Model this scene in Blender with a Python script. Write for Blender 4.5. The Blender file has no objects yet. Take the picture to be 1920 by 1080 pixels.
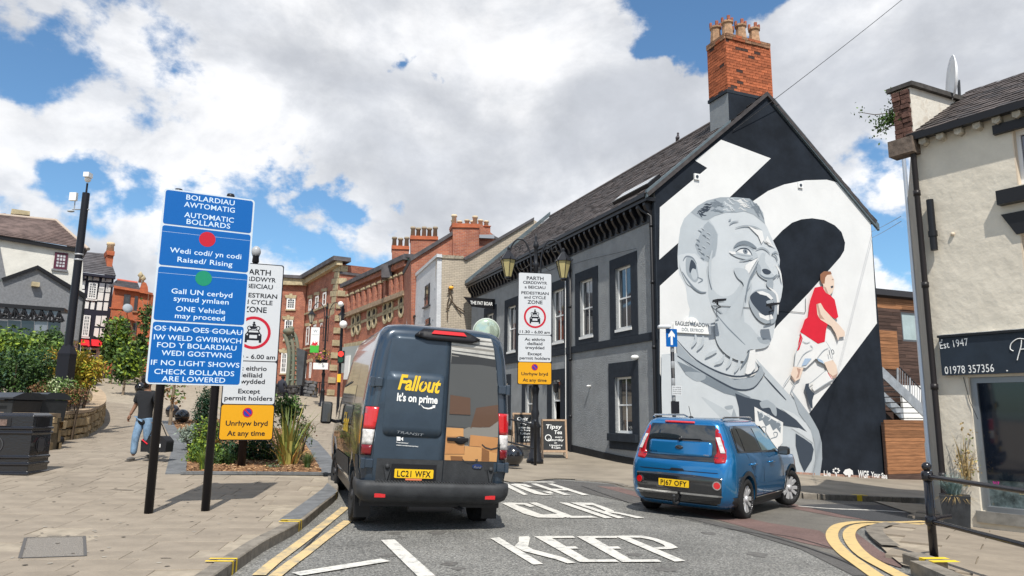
import bpy, bmesh, math, random
import numpy as np
from mathutils import Vector, Matrix
R=math.radians; rnd=random.Random(7)
scene=bpy.context.scene; COL=scene.collection
# ---------------- camera ----------------
F=1350.0; CX,CY=960.0,540.0; PITCH=math.atan(237/1350.); ROLL=R(0.6); CAMZ=1.6
f0=np.array([0,math.cos(PITCH),math.sin(PITCH)]); r0=np.array([1.,0,0]); u0=np.cross(r0,f0)
cr=math.cos(ROLL)*r0+math.sin(ROLL)*u0; cu=-math.sin(ROLL)*r0+math.cos(ROLL)*u0
C=np.array([0,0,CAMZ])
cam=bpy.data.cameras.new('camera'); cam.sensor_width=36; cam.lens=F/1920*36; cam.clip_end=3000; cam.clip_start=0.1
cam_o=bpy.data.objects.new('camera',cam); COL.objects.link(cam_o)
cam_o.matrix_world=Matrix(((cr[0],cu[0],-f0[0],0),(cr[1],cu[1],-f0[1],0),(cr[2],cu[2],-f0[2],CAMZ),(0,0,0,1)))
scene.camera=cam_o
# ---------------- light ----------------
SUN_EL=R(56); SUN_DIR=Vector((0.10,-0.995,0)).normalized()   # horizontal direction towards the sun
world=bpy.data.worlds.new('World'); scene.world=world; world.use_nodes=True
def build_world():
    nt=world.node_tree; N=nt.nodes; L=nt.links; N.clear()
    def n(t,**k):
        x=N.new(t)
        for a,b in k.items(): setattr(x,a,b)
        return x
    def mth(op,a,b=None,c=None,clamp=False):
        x=n('ShaderNodeMath',operation=op); x.use_clamp=clamp
        for i,v in enumerate((a,b,c)):
            if v is None: continue
            if hasattr(v,'links') : L.new(v,x.inputs[i])
            else: x.inputs[i].default_value=v
        return x.outputs[0]
    out=n('ShaderNodeOutputWorld'); bg=n('ShaderNodeBackground'); L.new(bg.outputs[0],out.inputs[0])
    sky=n('ShaderNodeTexSky'); sky.sky_type='NISHITA'; sky.sun_disc=False; sky.sun_elevation=SUN_EL
    sky.sun_rotation=math.atan2(SUN_DIR.x,SUN_DIR.y); sky.air_density=1.0; sky.dust_density=0.6; sky.ozone_density=1.5
    bg.inputs[1].default_value=0.11
    tc=n('ShaderNodeTexCoord'); sep=n('ShaderNodeSeparateXYZ'); L.new(tc.outputs['Generated'],sep.inputs[0])
    zc=mth('ADD',mth('MAXIMUM',sep.outputs[2],0.0),0.22)
    cx=mth('DIVIDE',sep.outputs[0],zc); cy=mth('DIVIDE',sep.outputs[1],zc)
    cmb=n('ShaderNodeCombineXYZ'); L.new(cx,cmb.inputs[0]); L.new(cy,cmb.inputs[1]); cmb.inputs[2].default_value=1.3
    def noise(vec,scale,detail,rough,dist=0.0,off=(0,0,0)):
        mp=n('ShaderNodeMapping'); mp.inputs['Location'].default_value=off; L.new(vec,mp.inputs[0])
        x=n('ShaderNodeTexNoise'); x.inputs['Scale'].default_value=scale; x.inputs['Detail'].default_value=detail
        x.inputs['Roughness'].default_value=rough; x.inputs['Distortion'].default_value=dist; L.new(mp.outputs[0],x.inputs[0]); return x.outputs[0]
    mpp=n('ShaderNodeMapping'); mpp.inputs['Scale'].default_value=(1,1,1.5); L.new(tc.outputs['Generated'],mpp.inputs[0]); P=mpp.outputs[0]
    big=noise(P,2.3,9,0.62,0.15,(3.1,0.7,0.2)); fine=noise(P,8.0,9,0.62,0.2,(9,2,0))
    dens=mth('ADD',mth('MULTIPLY',big,1.0),mth('MULTIPLY',fine,0.42))
    # blue gaps and cloud masses where the photograph has them (directions)
    wn=n('ShaderNodeTexNoise'); wn.inputs['Scale'].default_value=9; wn.inputs['Detail'].default_value=6; L.new(tc.outputs['Generated'],wn.inputs[0])
    w1=n('ShaderNodeVectorMath',operation='SUBTRACT'); L.new(wn.outputs['Color'],w1.inputs[0]); w1.inputs[1].default_value=(.5,.5,.5)
    w2=n('ShaderNodeVectorMath',operation='SCALE'); L.new(w1.outputs[0],w2.inputs[0]); w2.inputs['Scale'].default_value=.34
    w3=n('ShaderNodeVectorMath',operation='ADD'); L.new(w2.outputs[0],w3.inputs[0]); L.new(tc.outputs['Generated'],w3.inputs[1])
    def blob(px,py,rad,amp):
        d=f0+cr*((px-CX)/F)-cu*((py-CY)/F); d=d/np.linalg.norm(d)
        v=n('ShaderNodeVectorMath',operation='DISTANCE'); L.new(w3.outputs[0],v.inputs[0]); v.inputs[1].default_value=tuple(d)
        g=mth('POWER',2.718,mth('MULTIPLY',mth('POWER',mth('DIVIDE',v.outputs['Value'],rad),2.0),-1.0))
        return mth('MULTIPLY',g,amp)
    for a in BLOBS: dens=mth('ADD',dens,blob(*a))
    mr=n('ShaderNodeMapRange'); mr.interpolation_type='SMOOTHSTEP'; L.new(dens,mr.inputs[0]); mr.inputs[1].default_value=0.635; mr.inputs[2].default_value=0.745
    # cloud shading: thick parts greyer, thin edges brighter
    sh=noise(P,3.6,8,0.58,0.3,(3.2,0.6,0.32)); 
    thick=n('ShaderNodeMapRange'); thick.interpolation_type='SMOOTHSTEP'; L.new(mth('ADD',mth('MULTIPLY',sh,0.75),mth('MULTIPLY',big,0.45)),thick.inputs[0]); thick.inputs[1].default_value=0.50; thick.inputs[2].default_value=0.74
    ramp=n('ShaderNodeValToRGB'); L.new(thick.outputs[0],ramp.inputs[0])
    e=ramp.color_ramp.elements; e[0].position=0; e[0].color=(8.6,8.6,8.7,1); e[1].position=1; e[1].color=(5.0,5.2,5.6,1)
    m=e=ramp.color_ramp.elements.new(0.5); m.color=(6.4,6.55,6.85,1)
    fm=n('ShaderNodeMapRange'); L.new(fine,fm.inputs[0]); fm.inputs[1].default_value=0.3; fm.inputs[2].default_value=0.7; fm.inputs[3].default_value=0.88; fm.inputs[4].default_value=1.1
    cm=n('ShaderNodeMix',data_type='RGBA',blend_type='MULTIPLY'); cm.inputs[0].default_value=1; L.new(ramp.outputs[0],cm.inputs[6]); L.new(fm.outputs[0],cm.inputs[7])
    tint=n('ShaderNodeMix',data_type='RGBA',blend_type='MULTIPLY'); tint.inputs[0].default_value=1; L.new(sky.outputs[0],tint.inputs[6]); tint.inputs[7].default_value=(0.86,1.16,1.30,1)
    mix=n('ShaderNodeMix',data_type='RGBA'); L.new(mth('MULTIPLY',mr.outputs[0],0.97),mix.inputs[0]); L.new(tint.outputs[2],mix.inputs[6]); L.new(cm.outputs[2],mix.inputs[7])
    L.new(mix.outputs[2],bg.inputs[0])
BLOBS=[(30,60,.06,-.10),(110,130,.05,-.08),(200,180,.06,-.16),(330,90,.05,-.14),(200,70,.08,.14),(90,240,.12,.10),(300,240,.06,.05),(1265,50,.08,-.36),(1420,30,.07,-.3),(1190,60,.04,-.1),(830,45,.03,-.22),(700,60,.09,.06),(775,172,.032,-.26),(600,400,.07,-.22),(700,390,.05,-.2),(560,410,.05,-.1),(1080,170,.03,-.15),(1600,280,.07,-.25),(1680,480,.05,-.25),
 (220,345,.055,-.26),(540,60,.06,-.08),(1070,70,.05,-.1),(420,250,.2,.16),(980,330,.2,.16),(1180,230,.12,.16),(1700,120,.14,.2),(650,470,.04,.12),(120,330,.1,.1),(960,120,.09,.1)]
build_world()
sun=bpy.data.lights.new('sun','SUN'); sun.energy=4.7; sun.angle=R(0.53); sun.color=(1,0.955,0.88)
sun_o=bpy.data.objects.new('sun',sun); COL.objects.link(sun_o)
sd=Vector((SUN_DIR.x*math.cos(SUN_EL),SUN_DIR.y*math.cos(SUN_EL),math.sin(SUN_EL)))
sun_o.rotation_euler=sd.to_track_quat('Z','Y').to_euler()
vs=scene.view_settings; vs.view_transform='Standard'; vs.look='None'; vs.gamma=1; vs.exposure=0.18; vs.use_curve_mapping=False
try: scene.cycles.max_bounces=6; scene.cycles.use_denoising=True; scene.cycles.transparent_max_bounces=6
except Exception: pass
# ---------------- geometry of the place ----------------
CP=[(-5.2,10.6,.12),(-2,7,0.05),(0,4,0),(3,8,-.02),(5,8,0),(3.6,11.5,-.03),(5.1,13.3,-.08),(-8.9,17.7,.55),(-5.6,15,.36),(-9,10.5,.2),(-12,15,.5),
 (-3.6,14.2,.2),(-2,20,.3),(.7,23.5,.0),(4.2,21.7,.0),(3,26,.2),(-1.5,37,1.0),(12,24.5,-.5),(16,24,-.7),(6.4,10.8,-.05),(9,13,-.3),(12,18,-.5),
 (-13,50,1.9),(-20,30,1.7),(-34,60,4.6),(-15,23,.95),(-25,20,1.2),(-22,45,2.9),(-60,60,5.5),(-60,0,1.5),(0,-20,0),(40,0,-.8),(40,40,-1.5),(0,80,3.2),(40,90,0),(-60,110,6.5),(-8,36,1.1),(-8,28,.75)]
_cp=np.array(CP)
def _tps():
    P=_cp[:,:2]; n=len(P)
    d=np.linalg.norm(P[:,None]-P[None],axis=2); K=np.where(d>0,d*d*np.log(d+1e-12),0)+np.eye(n)*8.0
    A=np.zeros((n+3,n+3)); A[:n,:n]=K; A[:n,n]=1; A[:n,n+1:]=P; A[n,:n]=1; A[n+1:,:n]=P.T
    b=np.zeros(n+3); b[:n]=_cp[:,2]; return np.linalg.solve(A,b)
_w=_tps(); _hc={}
def H(x,y):
    "height of the ground at x, y"
    k=(round(x,3),round(y,3))
    if k in _hc: return _hc[k]
    x=max(-70,min(45,x)); y=max(-20,min(110,y))
    d=np.hypot(_cp[:,0]-x,_cp[:,1]-y); q=d*d*np.log(d+1e-12)
    v=float(_w[:-3]@q+_w[-3]+_w[-2]*x+_w[-1]*y); _hc[k]=v; return v
def ray(px,py): return f0+cr*((px-CX)/F)-cu*((py-CY)/F)
def G(px,py,off=0.0):
    "point of the ground seen at a pixel of the 1920x1080 photograph"
    d=ray(px,py); t=2.0
    while t<160:
        p=C+d*t
        if p[2]-H(p[0],p[1])-off<=0:
            a,b=t-0.25,t
            for _ in range(14):
                m=(a+b)/2; q=C+d*m
                if q[2]-H(q[0],q[1])-off>0:a=m
                else:b=m
            q=C+d*b; return Vector(q)
        t+=0.25
    return Vector(C+d*160)
def D(px,py,y): d=ray(px,py); return Vector(C+d*(y/d[1]))
class Plane:
    "a plane in the world with axes ex, ey; uv() reads a pixel, pt() gives a world point"
    def __init__(s,O,ex,ey):
        s.O=Vector(O); s.ex=Vector(ex).normalized(); s.ey=Vector(ey).normalized(); s.n=s.ex.cross(s.ey).normalized()
    def uv(s,px,py):
        d=Vector(ray(px,py)); c=Vector(C); t=(s.O-c).dot(s.n)/d.dot(s.n); p=c+d*t-s.O
        return (p.dot(s.ex),p.dot(s.ey))
    def pt(s,u,v,o=0.0): return s.O+s.ex*u+s.ey*v+s.n*o
def Wall(A,B): 
    "vertical plane from A to B (seen with A left of B the normal faces the viewer); v is world z"
    return Plane((A[0],A[1],0),(B[0]-A[0],B[1]-A[1],0),(0,0,1))
# ---------------- materials ----------------
MATS={}
def M(name,col,rough=.75,metal=0.0,var=0.0,vs=3.0,bump=0.0,bs=20.0,rand=0.0,col2=None,vdetail=6,spec=.3,coat=0.0,emit=None,stretch=None,bd=4,trans=0.0,contrast=None,lowdirt=None):
    if name in MATS: return MATS[name]
    m=bpy.data.materials.new(name); m.use_nodes=True; nt=m.node_tree; N=nt.nodes; L=nt.links
    b=N['Principled BSDF']; b.inputs['Roughness'].default_value=rough; b.inputs['Metallic'].default_value=metal
    b.inputs['Specular IOR Level'].default_value=spec; b.inputs['Coat Weight'].default_value=coat; b.inputs['Coat Roughness'].default_value=.04
    b.inputs['Transmission Weight'].default_value=trans
    c4=tuple(col)+(1,); b.inputs['Base Color'].default_value=c4
    tc=N.new('ShaderNodeTexCoord'); vec=tc.outputs['Object']
    if stretch:
        mp=N.new('ShaderNodeMapping'); mp.inputs['Scale'].default_value=stretch; L.new(vec,mp.inputs[0]); vec=mp.outputs[0]
    last=None
    if var>0 or col2:
        nz=N.new('ShaderNodeTexNoise'); nz.inputs['Scale'].default_value=vs; nz.inputs['Detail'].default_value=vdetail; nz.inputs['Roughness'].default_value=.65; L.new(vec,nz.inputs[0])
        rp=N.new('ShaderNodeValToRGB'); L.new(nz.outputs[0],rp.inputs[0]); a,bb=contrast or (.35,.65)
        rp.color_ramp.elements[0].position=a; rp.color_ramp.elements[1].position=bb
        if col2: rp.color_ramp.elements[0].color=c4; rp.color_ramp.elements[1].color=tuple(col2)+(1,)
        else:
            rp.color_ramp.elements[0].color=tuple(x*(1-var) for x in col)+(1,); rp.color_ramp.elements[1].color=tuple(min(1,x*(1+var)) for x in col)+(1,)
        last=rp.outputs[0]
    if rand>0:
        oi=N.new('ShaderNodeObjectInfo'); mr=N.new('ShaderNodeMapRange'); L.new(oi.outputs['Random'],mr.inputs[0]); mr.inputs[3].default_value=1-rand; mr.inputs[4].default_value=1+rand
        mx=N.new('ShaderNodeMix'); mx.data_type='RGBA'; mx.blend_type='MULTIPLY'; mx.inputs[0].default_value=1
        if last: L.new(last,mx.inputs[6])
        else: mx.inputs[6].default_value=c4
        L.new(mr.outputs[0],mx.inputs[7]); last=mx.outputs[2]
    if last: L.new(last,b.inputs['Base Color'])
    if bump>0:
        nb=N.new('ShaderNodeTexNoise'); nb.inputs['Scale'].default_value=bs; nb.inputs['Detail'].default_value=bd; L.new(vec,nb.inputs[0])
        bp=N.new('ShaderNodeBump'); bp.inputs['Strength'].default_value=bump; bp.inputs['Distance'].default_value=.02; L.new(nb.outputs[0],bp.inputs['Height']); L.new(bp.outputs[0],b.inputs['Normal'])
    if emit:
        b.inputs['Emission Color'].default_value=tuple(emit[:3])+(1,); b.inputs['Emission Strength'].default_value=emit[3]
    MATS[name]=m; return m
def brick_mat(name,c1,c2,mortar,scale=1.0,bw=.215,bh=.065,ms=.01,rough=.85,bump=.5,var=.35):
    if name in MATS: return MATS[name]
    m=bpy.data.materials.new(name); m.use_nodes=True; nt=m.node_tree; N=nt.nodes; L=nt.links; b=N['Principled BSDF']; b.inputs['Roughness'].default_value=rough
    uv=N.new('ShaderNodeUVMap'); bt=N.new('ShaderNodeTexBrick'); L.new(uv.outputs[0],bt.inputs[0])
    bt.inputs['Scale'].default_value=1.0/scale; bt.inputs['Brick Width'].default_value=bw+ms; bt.inputs['Row Height'].default_value=bh+ms; bt.inputs['Mortar Size'].default_value=ms*.5; bt.inputs['Mortar Smooth'].default_value=.3
    bt.inputs['Color1'].default_value=tuple(c1)+(1,); bt.inputs['Color2'].default_value=tuple(c2)+(1,); bt.inputs['Mortar'].default_value=tuple(mortar)+(1,)
    nz=N.new('ShaderNodeTexNoise'); nz.inputs['Scale'].default_value=.9; nz.inputs['Detail'].default_value=9; nz.inputs['Roughness'].default_value=.7; L.new(uv.outputs[0],nz.inputs[0])
    mr=N.new('ShaderNodeMapRange'); L.new(nz.outputs[0],mr.inputs[0]); mr.inputs[1].default_value=.3; mr.inputs[2].default_value=.7; mr.inputs[3].default_value=1-var; mr.inputs[4].default_value=1+var*.6
    mx=N.new('ShaderNodeMix'); mx.data_type='RGBA'; mx.blend_type='MULTIPLY'; mx.inputs[0].default_value=1; L.new(bt.outputs[0],mx.inputs[6]); L.new(mr.outputs[0],mx.inputs[7]); L.new(mx.outputs[2],b.inputs['Base Color'])
    bp=N.new('ShaderNodeBump'); bp.inputs['Strength'].default_value=bump; bp.inputs['Distance'].default_value=.01; bp.invert=True; L.new(bt.outputs['Fac'],bp.inputs['Height']); L.new(bp.outputs[0],b.inputs['Normal'])
    MATS[name]=m; return m
# ---------------- objects ----------------
def wmat(o):
    m=Matrix(); 
    while o is not None:
        m=o.matrix_basis@m; o=o.parent
    return m
def link(name,mesh,parent=None,kind=None,label=None,cat=None,group=None):
    o=bpy.data.objects.new(name,mesh); COL.objects.link(o)
    if parent is not None: o.parent=parent
    tag(o,label,cat,group,kind); return o
def tag(o,label=None,cat=None,group=None,kind=None):
    if label: o['label']=label
    if cat: o['category']=cat
    if group: o['group']=group
    if kind: o['kind']=kind
    return o
def thing(name,label,cat,loc=(0,0,0),rot=0.0,group=None,mat=None):
    o=bpy.data.objects.new(name,None); COL.objects.link(o); o.empty_display_size=.2
    if mat is not None: o.matrix_basis=mat
    else: o.location=loc; o.rotation_euler=(0,0,rot)
    if mat is None: o.matrix_basis=Matrix.Translation(Vector(loc))@Matrix.Rotation(rot,4,'Z')
    return tag(o,label,cat,group)
class MB:
    "collects shapes into ONE mesh. Coordinates are local to the parent, or world when build(world=True)"
    def __init__(s): s.v=[]; s.f=[]; s.mi=[]; s.sm=[]
    def add(s,vs_,fs_,mi=0,sm=False):
        b=len(s.v); s.v+= [tuple(v) for v in vs_]; s.f+=[[b+i for i in f] for f in fs_]; s.mi+=[mi]*len(fs_); s.sm+=[sm]*len(fs_); return s
    def hexa(s,p,mi=0):  # 8 points, bottom 4 ccw, top 4 ccw
        return s.add(p,[(3,2,1,0),(4,5,6,7),(0,1,5,4),(1,2,6,5),(2,3,7,6),(3,0,4,7)],mi)
    def box(s,x0,x1,y0,y1,z0,z1,mi=0):
        return s.hexa([(x0,y0,z0),(x1,y0,z0),(x1,y1,z0),(x0,y1,z0),(x0,y0,z1),(x1,y0,z1),(x1,y1,z1),(x0,y1,z1)],mi)
    def cbox(s,c,sz,rot=None,mi=0):
        h=Vector(sz)/2; c=Vector(c); r=rot or Matrix.Identity(3)
        P=[c+r@Vector((a*h.x,b*h.y,k*h.z)) for k in(-1,1) for a,b in((-1,-1),(1,-1),(1,1),(-1,1))]
        return s.hexa(P,mi)
    def pbox(s,pl,u0,u1,v0,v1,o0,o1,mi=0):  # box on a plane
        lo,hi=min(o0,o1),max(o0,o1)
        P=[pl.pt(u,v,o) for o in(lo,hi) for u,v in((u0,v0),(u1,v0),(u1,v1),(u0,v1))]
        return s.hexa(P,mi)
    def prism(s,pts,vec,mi=0,sm=False):  # planar loop extruded by vec
        n=len(pts); a=[Vector(p) for p in pts]; vec=Vector(vec); b=[p+vec for p in a]
        s.add(a+b,[tuple(range(n-1,-1,-1)),tuple(range(n,2*n))],mi)
        s.add(a+b,[(i,(i+1)%n,n+(i+1)%n,n+i) for i in range(n)],mi,sm); return s
    def pprism(s,pl,poly,o0,o1,mi=0): return s.prism([pl.pt(u,v,o0) for u,v in poly],pl.n*(o1-o0),mi)
    def tube(s,path,r,n=8,mi=0,caps=True,sm=True):
        P=[Vector(p) for p in path]; k=len(P); rs=r if isinstance(r,(list,tuple)) else [r]*k; vs_=[]; ref=None
        for i in range(k):
            t=((P[min(i+1,k-1)]-P[max(i-1,0)])); t=t.normalized() if t.length>1e-9 else Vector((0,0,1))
            if ref is None: ref=Vector((1,0,0)) if abs(t.x)<.8 else Vector((0,1,0))
            a=(ref-t*ref.dot(t)); 
            if a.length<1e-6: a=t.orthogonal()
            a.normalize(); ref=a; b=t.cross(a)
            for j in range(n):
                w=2*math.pi*j/n; vs_.append(P[i]+(a*math.cos(w)+b*math.sin(w))*rs[i])
        fs_=[(i*n+j,i*n+(j+1)%n,(i+1)*n+(j+1)%n,(i+1)*n+j) for i in range(k-1) for j in range(n)]
        s.add(vs_,fs_,mi,sm)
        if caps: s.add([vs_[j] for j in range(n)],[tuple(range(n-1,-1,-1))],mi); s.add([vs_[(k-1)*n+j] for j in range(n)],[tuple(range(n))],mi)
        return s
    def lathe(s,c,prof,n=16,mi=0,axis=None,sm=True):  # prof: (r,h)
        c=Vector(c); ax=Vector(axis or (0,0,1)).normalized(); a=ax.orthogonal().normalized(); b=ax.cross(a); k=len(prof)
        vs_=[c+ax*h+(a*math.cos(2*math.pi*j/n)+b*math.sin(2*math.pi*j/n))*r for r,h in prof for j in range(n)]
        return s.add(vs_,[(i*n+j,i*n+(j+1)%n,(i+1)*n+(j+1)%n,(i+1)*n+j) for i in range(k-1) for j in range(n)]+[tuple(range(n-1,-1,-1)),tuple((k-1)*n+j for j in range(n))],mi,sm)
    def ball(s,c,r,n=16,m=10,mi=0,sc=(1,1,1)):
        c=Vector(c); vs_=[]
        for i in range(m+1):
            a=math.pi*i/m-math.pi/2
            for j in range(n):
                w=2*math.pi*j/n; vs_.append(c+Vector((r*sc[0]*max(1e-4,math.cos(a))*math.cos(w),r*sc[1]*max(1e-4,math.cos(a))*math.sin(w),r*sc[2]*math.sin(a))))
        return s.add(vs_,[(i*n+j,i*n+(j+1)%n,(i+1)*n+(j+1)%n,(i+1)*n+j) for i in range(m) for j in range(n)],mi,True)
    def disc(s,pl,u,v,r,o0,o1,n=24,mi=0,ru=None):
        return s.pprism(pl,[(u+(ru or r)*math.cos(2*math.pi*j/n),v+r*math.sin(2*math.pi*j/n)) for j in range(n)],o0,o1,mi)
    def ring(s,pl,u,v,r0,r1,o0,o1,n=32,mi=0,a0=0,a1=2*math.pi):
        for j in range(n):
            w0=a0+(a1-a0)*j/n; w1=a0+(a1-a0)*(j+1)/n
            q=[(u+r0*math.cos(w0),v+r0*math.sin(w0)),(u+r1*math.cos(w0),v+r1*math.sin(w0)),(u+r1*math.cos(w1),v+r1*math.sin(w1)),(u+r0*math.cos(w1),v+r0*math.sin(w1))]
            s.pprism(pl,q,o0,o1,mi)
        return s
    def build(s,name,mat,parent=None,world=True,bevel=0,uv=False,**k):
        me=bpy.data.meshes.new(name); V=s.v
        if parent is not None and world:
            inv=wmat(parent).inverted(); V=[inv@Vector(v) for v in V]
        me.from_pydata([tuple(v) for v in V],[],s.f)
        for m in (mat if isinstance(mat,(list,tuple)) else [mat]): me.materials.append(m)
        me.polygons.foreach_set('material_index',s.mi); me.polygons.foreach_set('use_smooth',s.sm)
        if uv: box_uv(me)
        me.update(); o=link(name,me,parent,**k)
        if bevel:
            b=o.modifiers.new('b','BEVEL'); b.width=bevel; b.segments=2; b.limit_method='ANGLE'; b.angle_limit=R(40); b.harden_normals=False
        return o
def box_uv(me):
    l=me.uv_layers.new(name='UVMap'); 
    for p in me.polygons:
        nx,ny,nz=p.normal; h=math.hypot(nx,ny)
        for li in p.loop_indices:
            c=me.vertices[me.loops[li].vertex_index].co
            if h<.5: l.data[li].uv=(c.x,c.y)
            else: l.data[li].uv=((c.x*-ny+c.y*nx)/h,c.z)
def one(name,mat,label,cat,mb,group=None,**k): return mb.build(name,mat,None,label=label,cat=cat,group=group,**k)
def sheet(poly,cell,fn,cuts=None):
    "tessellated polygon: poly in 2d, fn(u,v)->3d; returns MB"
    bm=bmesh.new(); vs_=[bm.verts.new((u,v,0)) for u,v in poly]; bm.faces.new(vs_)
    us=[p[0] for p in poly]; vv=[p[1] for p in poly]
    def lines(a,b,extra):
        if extra: return [x for x in extra if a<x<b]
        k=int(math.floor(a/cell))+1; r=[]
        while k*cell<b-1e-6: r.append(k*cell); k+=1
        return r
    for x in lines(min(us),max(us),cuts and cuts[0]):
        bmesh.ops.bisect_plane(bm,geom=bm.verts[:]+bm.edges[:]+bm.faces[:],plane_co=(x,0,0),plane_no=(1,0,0))
    for y in lines(min(vv),max(vv),cuts and cuts[1]):
        bmesh.ops.bisect_plane(bm,geom=bm.verts[:]+bm.edges[:]+bm.faces[:],plane_co=(0,y,0),plane_no=(0,1,0))
    bmesh.ops.triangulate(bm,faces=[f for f in bm.faces if len(f.verts)>4])
    bm.verts.index_update(); mb=MB()
    bm.normal_update(); flip=sum(f.normal.z for f in bm.faces)<0
    mb.add([fn(v.co.x,v.co.y) for v in bm.verts],[[v.index for v in (reversed(f.verts) if flip else f.verts)] for f in bm.faces]); bm.free(); return mb
def gsheet(poly,off,cell=1.0,cuts=None,sm=True):
    mb=sheet(poly,cell,lambda x,y:(x,y,H(x,y)+off),cuts); mb.sm=[sm]*len(mb.f); return mb
def shrink(o): return o
def ribbon(pts,w,closed=False):
    "2d polyline -> list of quads (left/right)"
    n=len(pts); out=[]; P=[Vector(p[:2]) for p in pts]; L_=[];R_=[]
    for i in range(n):
        a=P[max(i-1,0)]; b=P[min(i+1,n-1)]; t=(b-a).normalized(); nn=Vector((-t.y,t.x)); ww=w[i] if isinstance(w,(list,tuple)) else w
        L_.append(P[i]+nn*ww/2); R_.append(P[i]-nn*ww/2)
    return L_,R_
def subdiv(pts,step):
    out=[]
    for a,b in zip(pts,pts[1:]):
        a=Vector(a[:2]); b=Vector(b[:2]); n=max(1,int((b-a).length/step))
        for i in range(n): out.append(a.lerp(b,i/n))
    out.append(Vector(pts[-1][:2])); return out
def smooth_line(pts,k=6):
    P=[Vector(p[:2]) for p in pts]; out=[]
    for i in range(len(P)-1):
        p0=P[max(i-1,0)];p1=P[i];p2=P[i+1];p3=P[min(i+2,len(P)-1)]
        for j in range(k):
            t=j/k; out.append(0.5*((2*p1)+(p2-p0)*t+(2*p0-5*p1+4*p2-p3)*t*t+(3*p1-p0-3*p2+p3)*t**3))
    out.append(P[-1]); return out
def paint_line(mb,pts,w,off,step=.5):
    L_,R_=ribbon(subdiv(pts,step),w); n=len(L_)
    mb.add([(p.x,p.y,H(p.x,p.y)+off) for p in L_]+[(p.x,p.y,H(p.x,p.y)+off) for p in R_],[(i,n+i,n+i+1,i+1) for i in range(n-1)]); return mb
# text -> mesh on a plane
_tx={}
def text_mesh(s,bold=0.0,shear=0.0,space=1.0):
    k=(s,bold,shear,space)
    if k in _tx: return _tx[k]
    cu_=bpy.data.curves.new('t','FONT'); cu_.body=s; cu_.size=1; cu_.resolution_u=3; cu_.offset=bold; cu_.shear=shear; cu_.space_character=space
    o=bpy.data.objects.new('t',cu_); COL.objects.link(o); dg=bpy.context.evaluated_depsgraph_get(); me=o.evaluated_get(dg).to_mesh()
    V=[tuple(v.co) for v in me.vertices]; Fs=[tuple(p.vertices) for p in me.polygons]; o.evaluated_get(dg).to_mesh_clear(); bpy.data.objects.remove(o); bpy.data.curves.remove(cu_)
    _tx[k]=(V,Fs); return V,Fs
CAP=0.73
def text(mb,pl,s,p0,p1,h,o=.002,bold=.0,shear=0.0,space=1.0,px=True,mi=0):
    "string on a plane from baseline left p0 to baseline right p1 (pixels, or plane units when px=False); h = capital height"
    if px:
        a=pl.uv(*p0); b=pl.uv(*p1); hh=abs(pl.uv(p0[0],p0[1]-h)[1]-a[1])
    else: a,b,hh=p0,p1,h
    V,Fs=text_mesh(s,bold,shear,space); xs=[v[0] for v in V]; x0,x1=min(xs),max(xs); A=Vector(a); B=Vector(b); t=(B-A); n=Vector((-t.y,t.x)).normalized(); 
    mb.add([pl.pt(*(A+t*((v[0]-x0)/(x1-x0))+n*(v[1]/CAP*hh)),o) for v in V],Fs,mi); return mb
def ptext(mb,pl,s,cx,y,w,h,o=.002,**k): return text(mb,pl,s,(cx-w/2,y),(cx+w/2,y),h,o,px=False,**k)
def poly(mb,pl,pts,o,th=.0,px=True,mi=0):
    q=[pl.uv(*p) for p in pts] if px else pts
    bm=bmesh.new(); vs_=[bm.verts.new((a,b,0)) for a,b in q]; 
    f=bm.faces.new(vs_); bm.normal_update(); fl=f.normal.z<0; bmesh.ops.triangulate(bm,faces=[f]); bm.verts.index_update()
    mb.add([pl.pt(v.co.x,v.co.y,o) for v in bm.verts],[[v.index for v in (reversed(f.verts) if fl else f.verts)] for f in bm.faces],mi); bm.free()
    if th:
        n=len(q); a=[pl.pt(u,v,o-th) for u,v in q]; b=[pl.pt(u,v,o) for u,v in q]
        fs_=[(i,(i+1)%n,n+(i+1)%n,n+i) for i in range(n)]
        if fl: fs_=[f[::-1] for f in fs_]
        mb.add(a+b,fs_,mi)
    return mb
def rrect(u0,u1,v0,v1,r,n=4):
    out=[]
    for cx_,cy_,a in ((u1-r,v0+r,-90),(u1-r,v1-r,0),(u0+r,v1-r,90),(u0+r,v0+r,180)):
        for i in range(n+1):
            w=R(a+90*i/n); out.append((cx_+r*math.cos(w),cy_+r*math.sin(w)))
    return out
def curve2(pts,k=4,closed=True):
    "smooth closed loop through 2d points"
    n=len(pts); P=[Vector(p) for p in pts]; out=[]
    for i in range(n if closed else n-1):
        g=(lambda j:P[j%n]) if closed else (lambda j:P[max(0,min(n-1,j))])
        p0,p1,p2,p3=g(i-1),g(i),g(i+1),g(i+2)
        for j in range(k):
            t=j/k; q=0.5*((2*p1)+(p2-p0)*t+(2*p0-5*p1+4*p2-p3)*t*t+(3*p1-p0-3*p2+p3)*t**3); out.append((q.x,q.y))
    if not closed: out.append(tuple(P[-1]))
    return out
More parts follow.
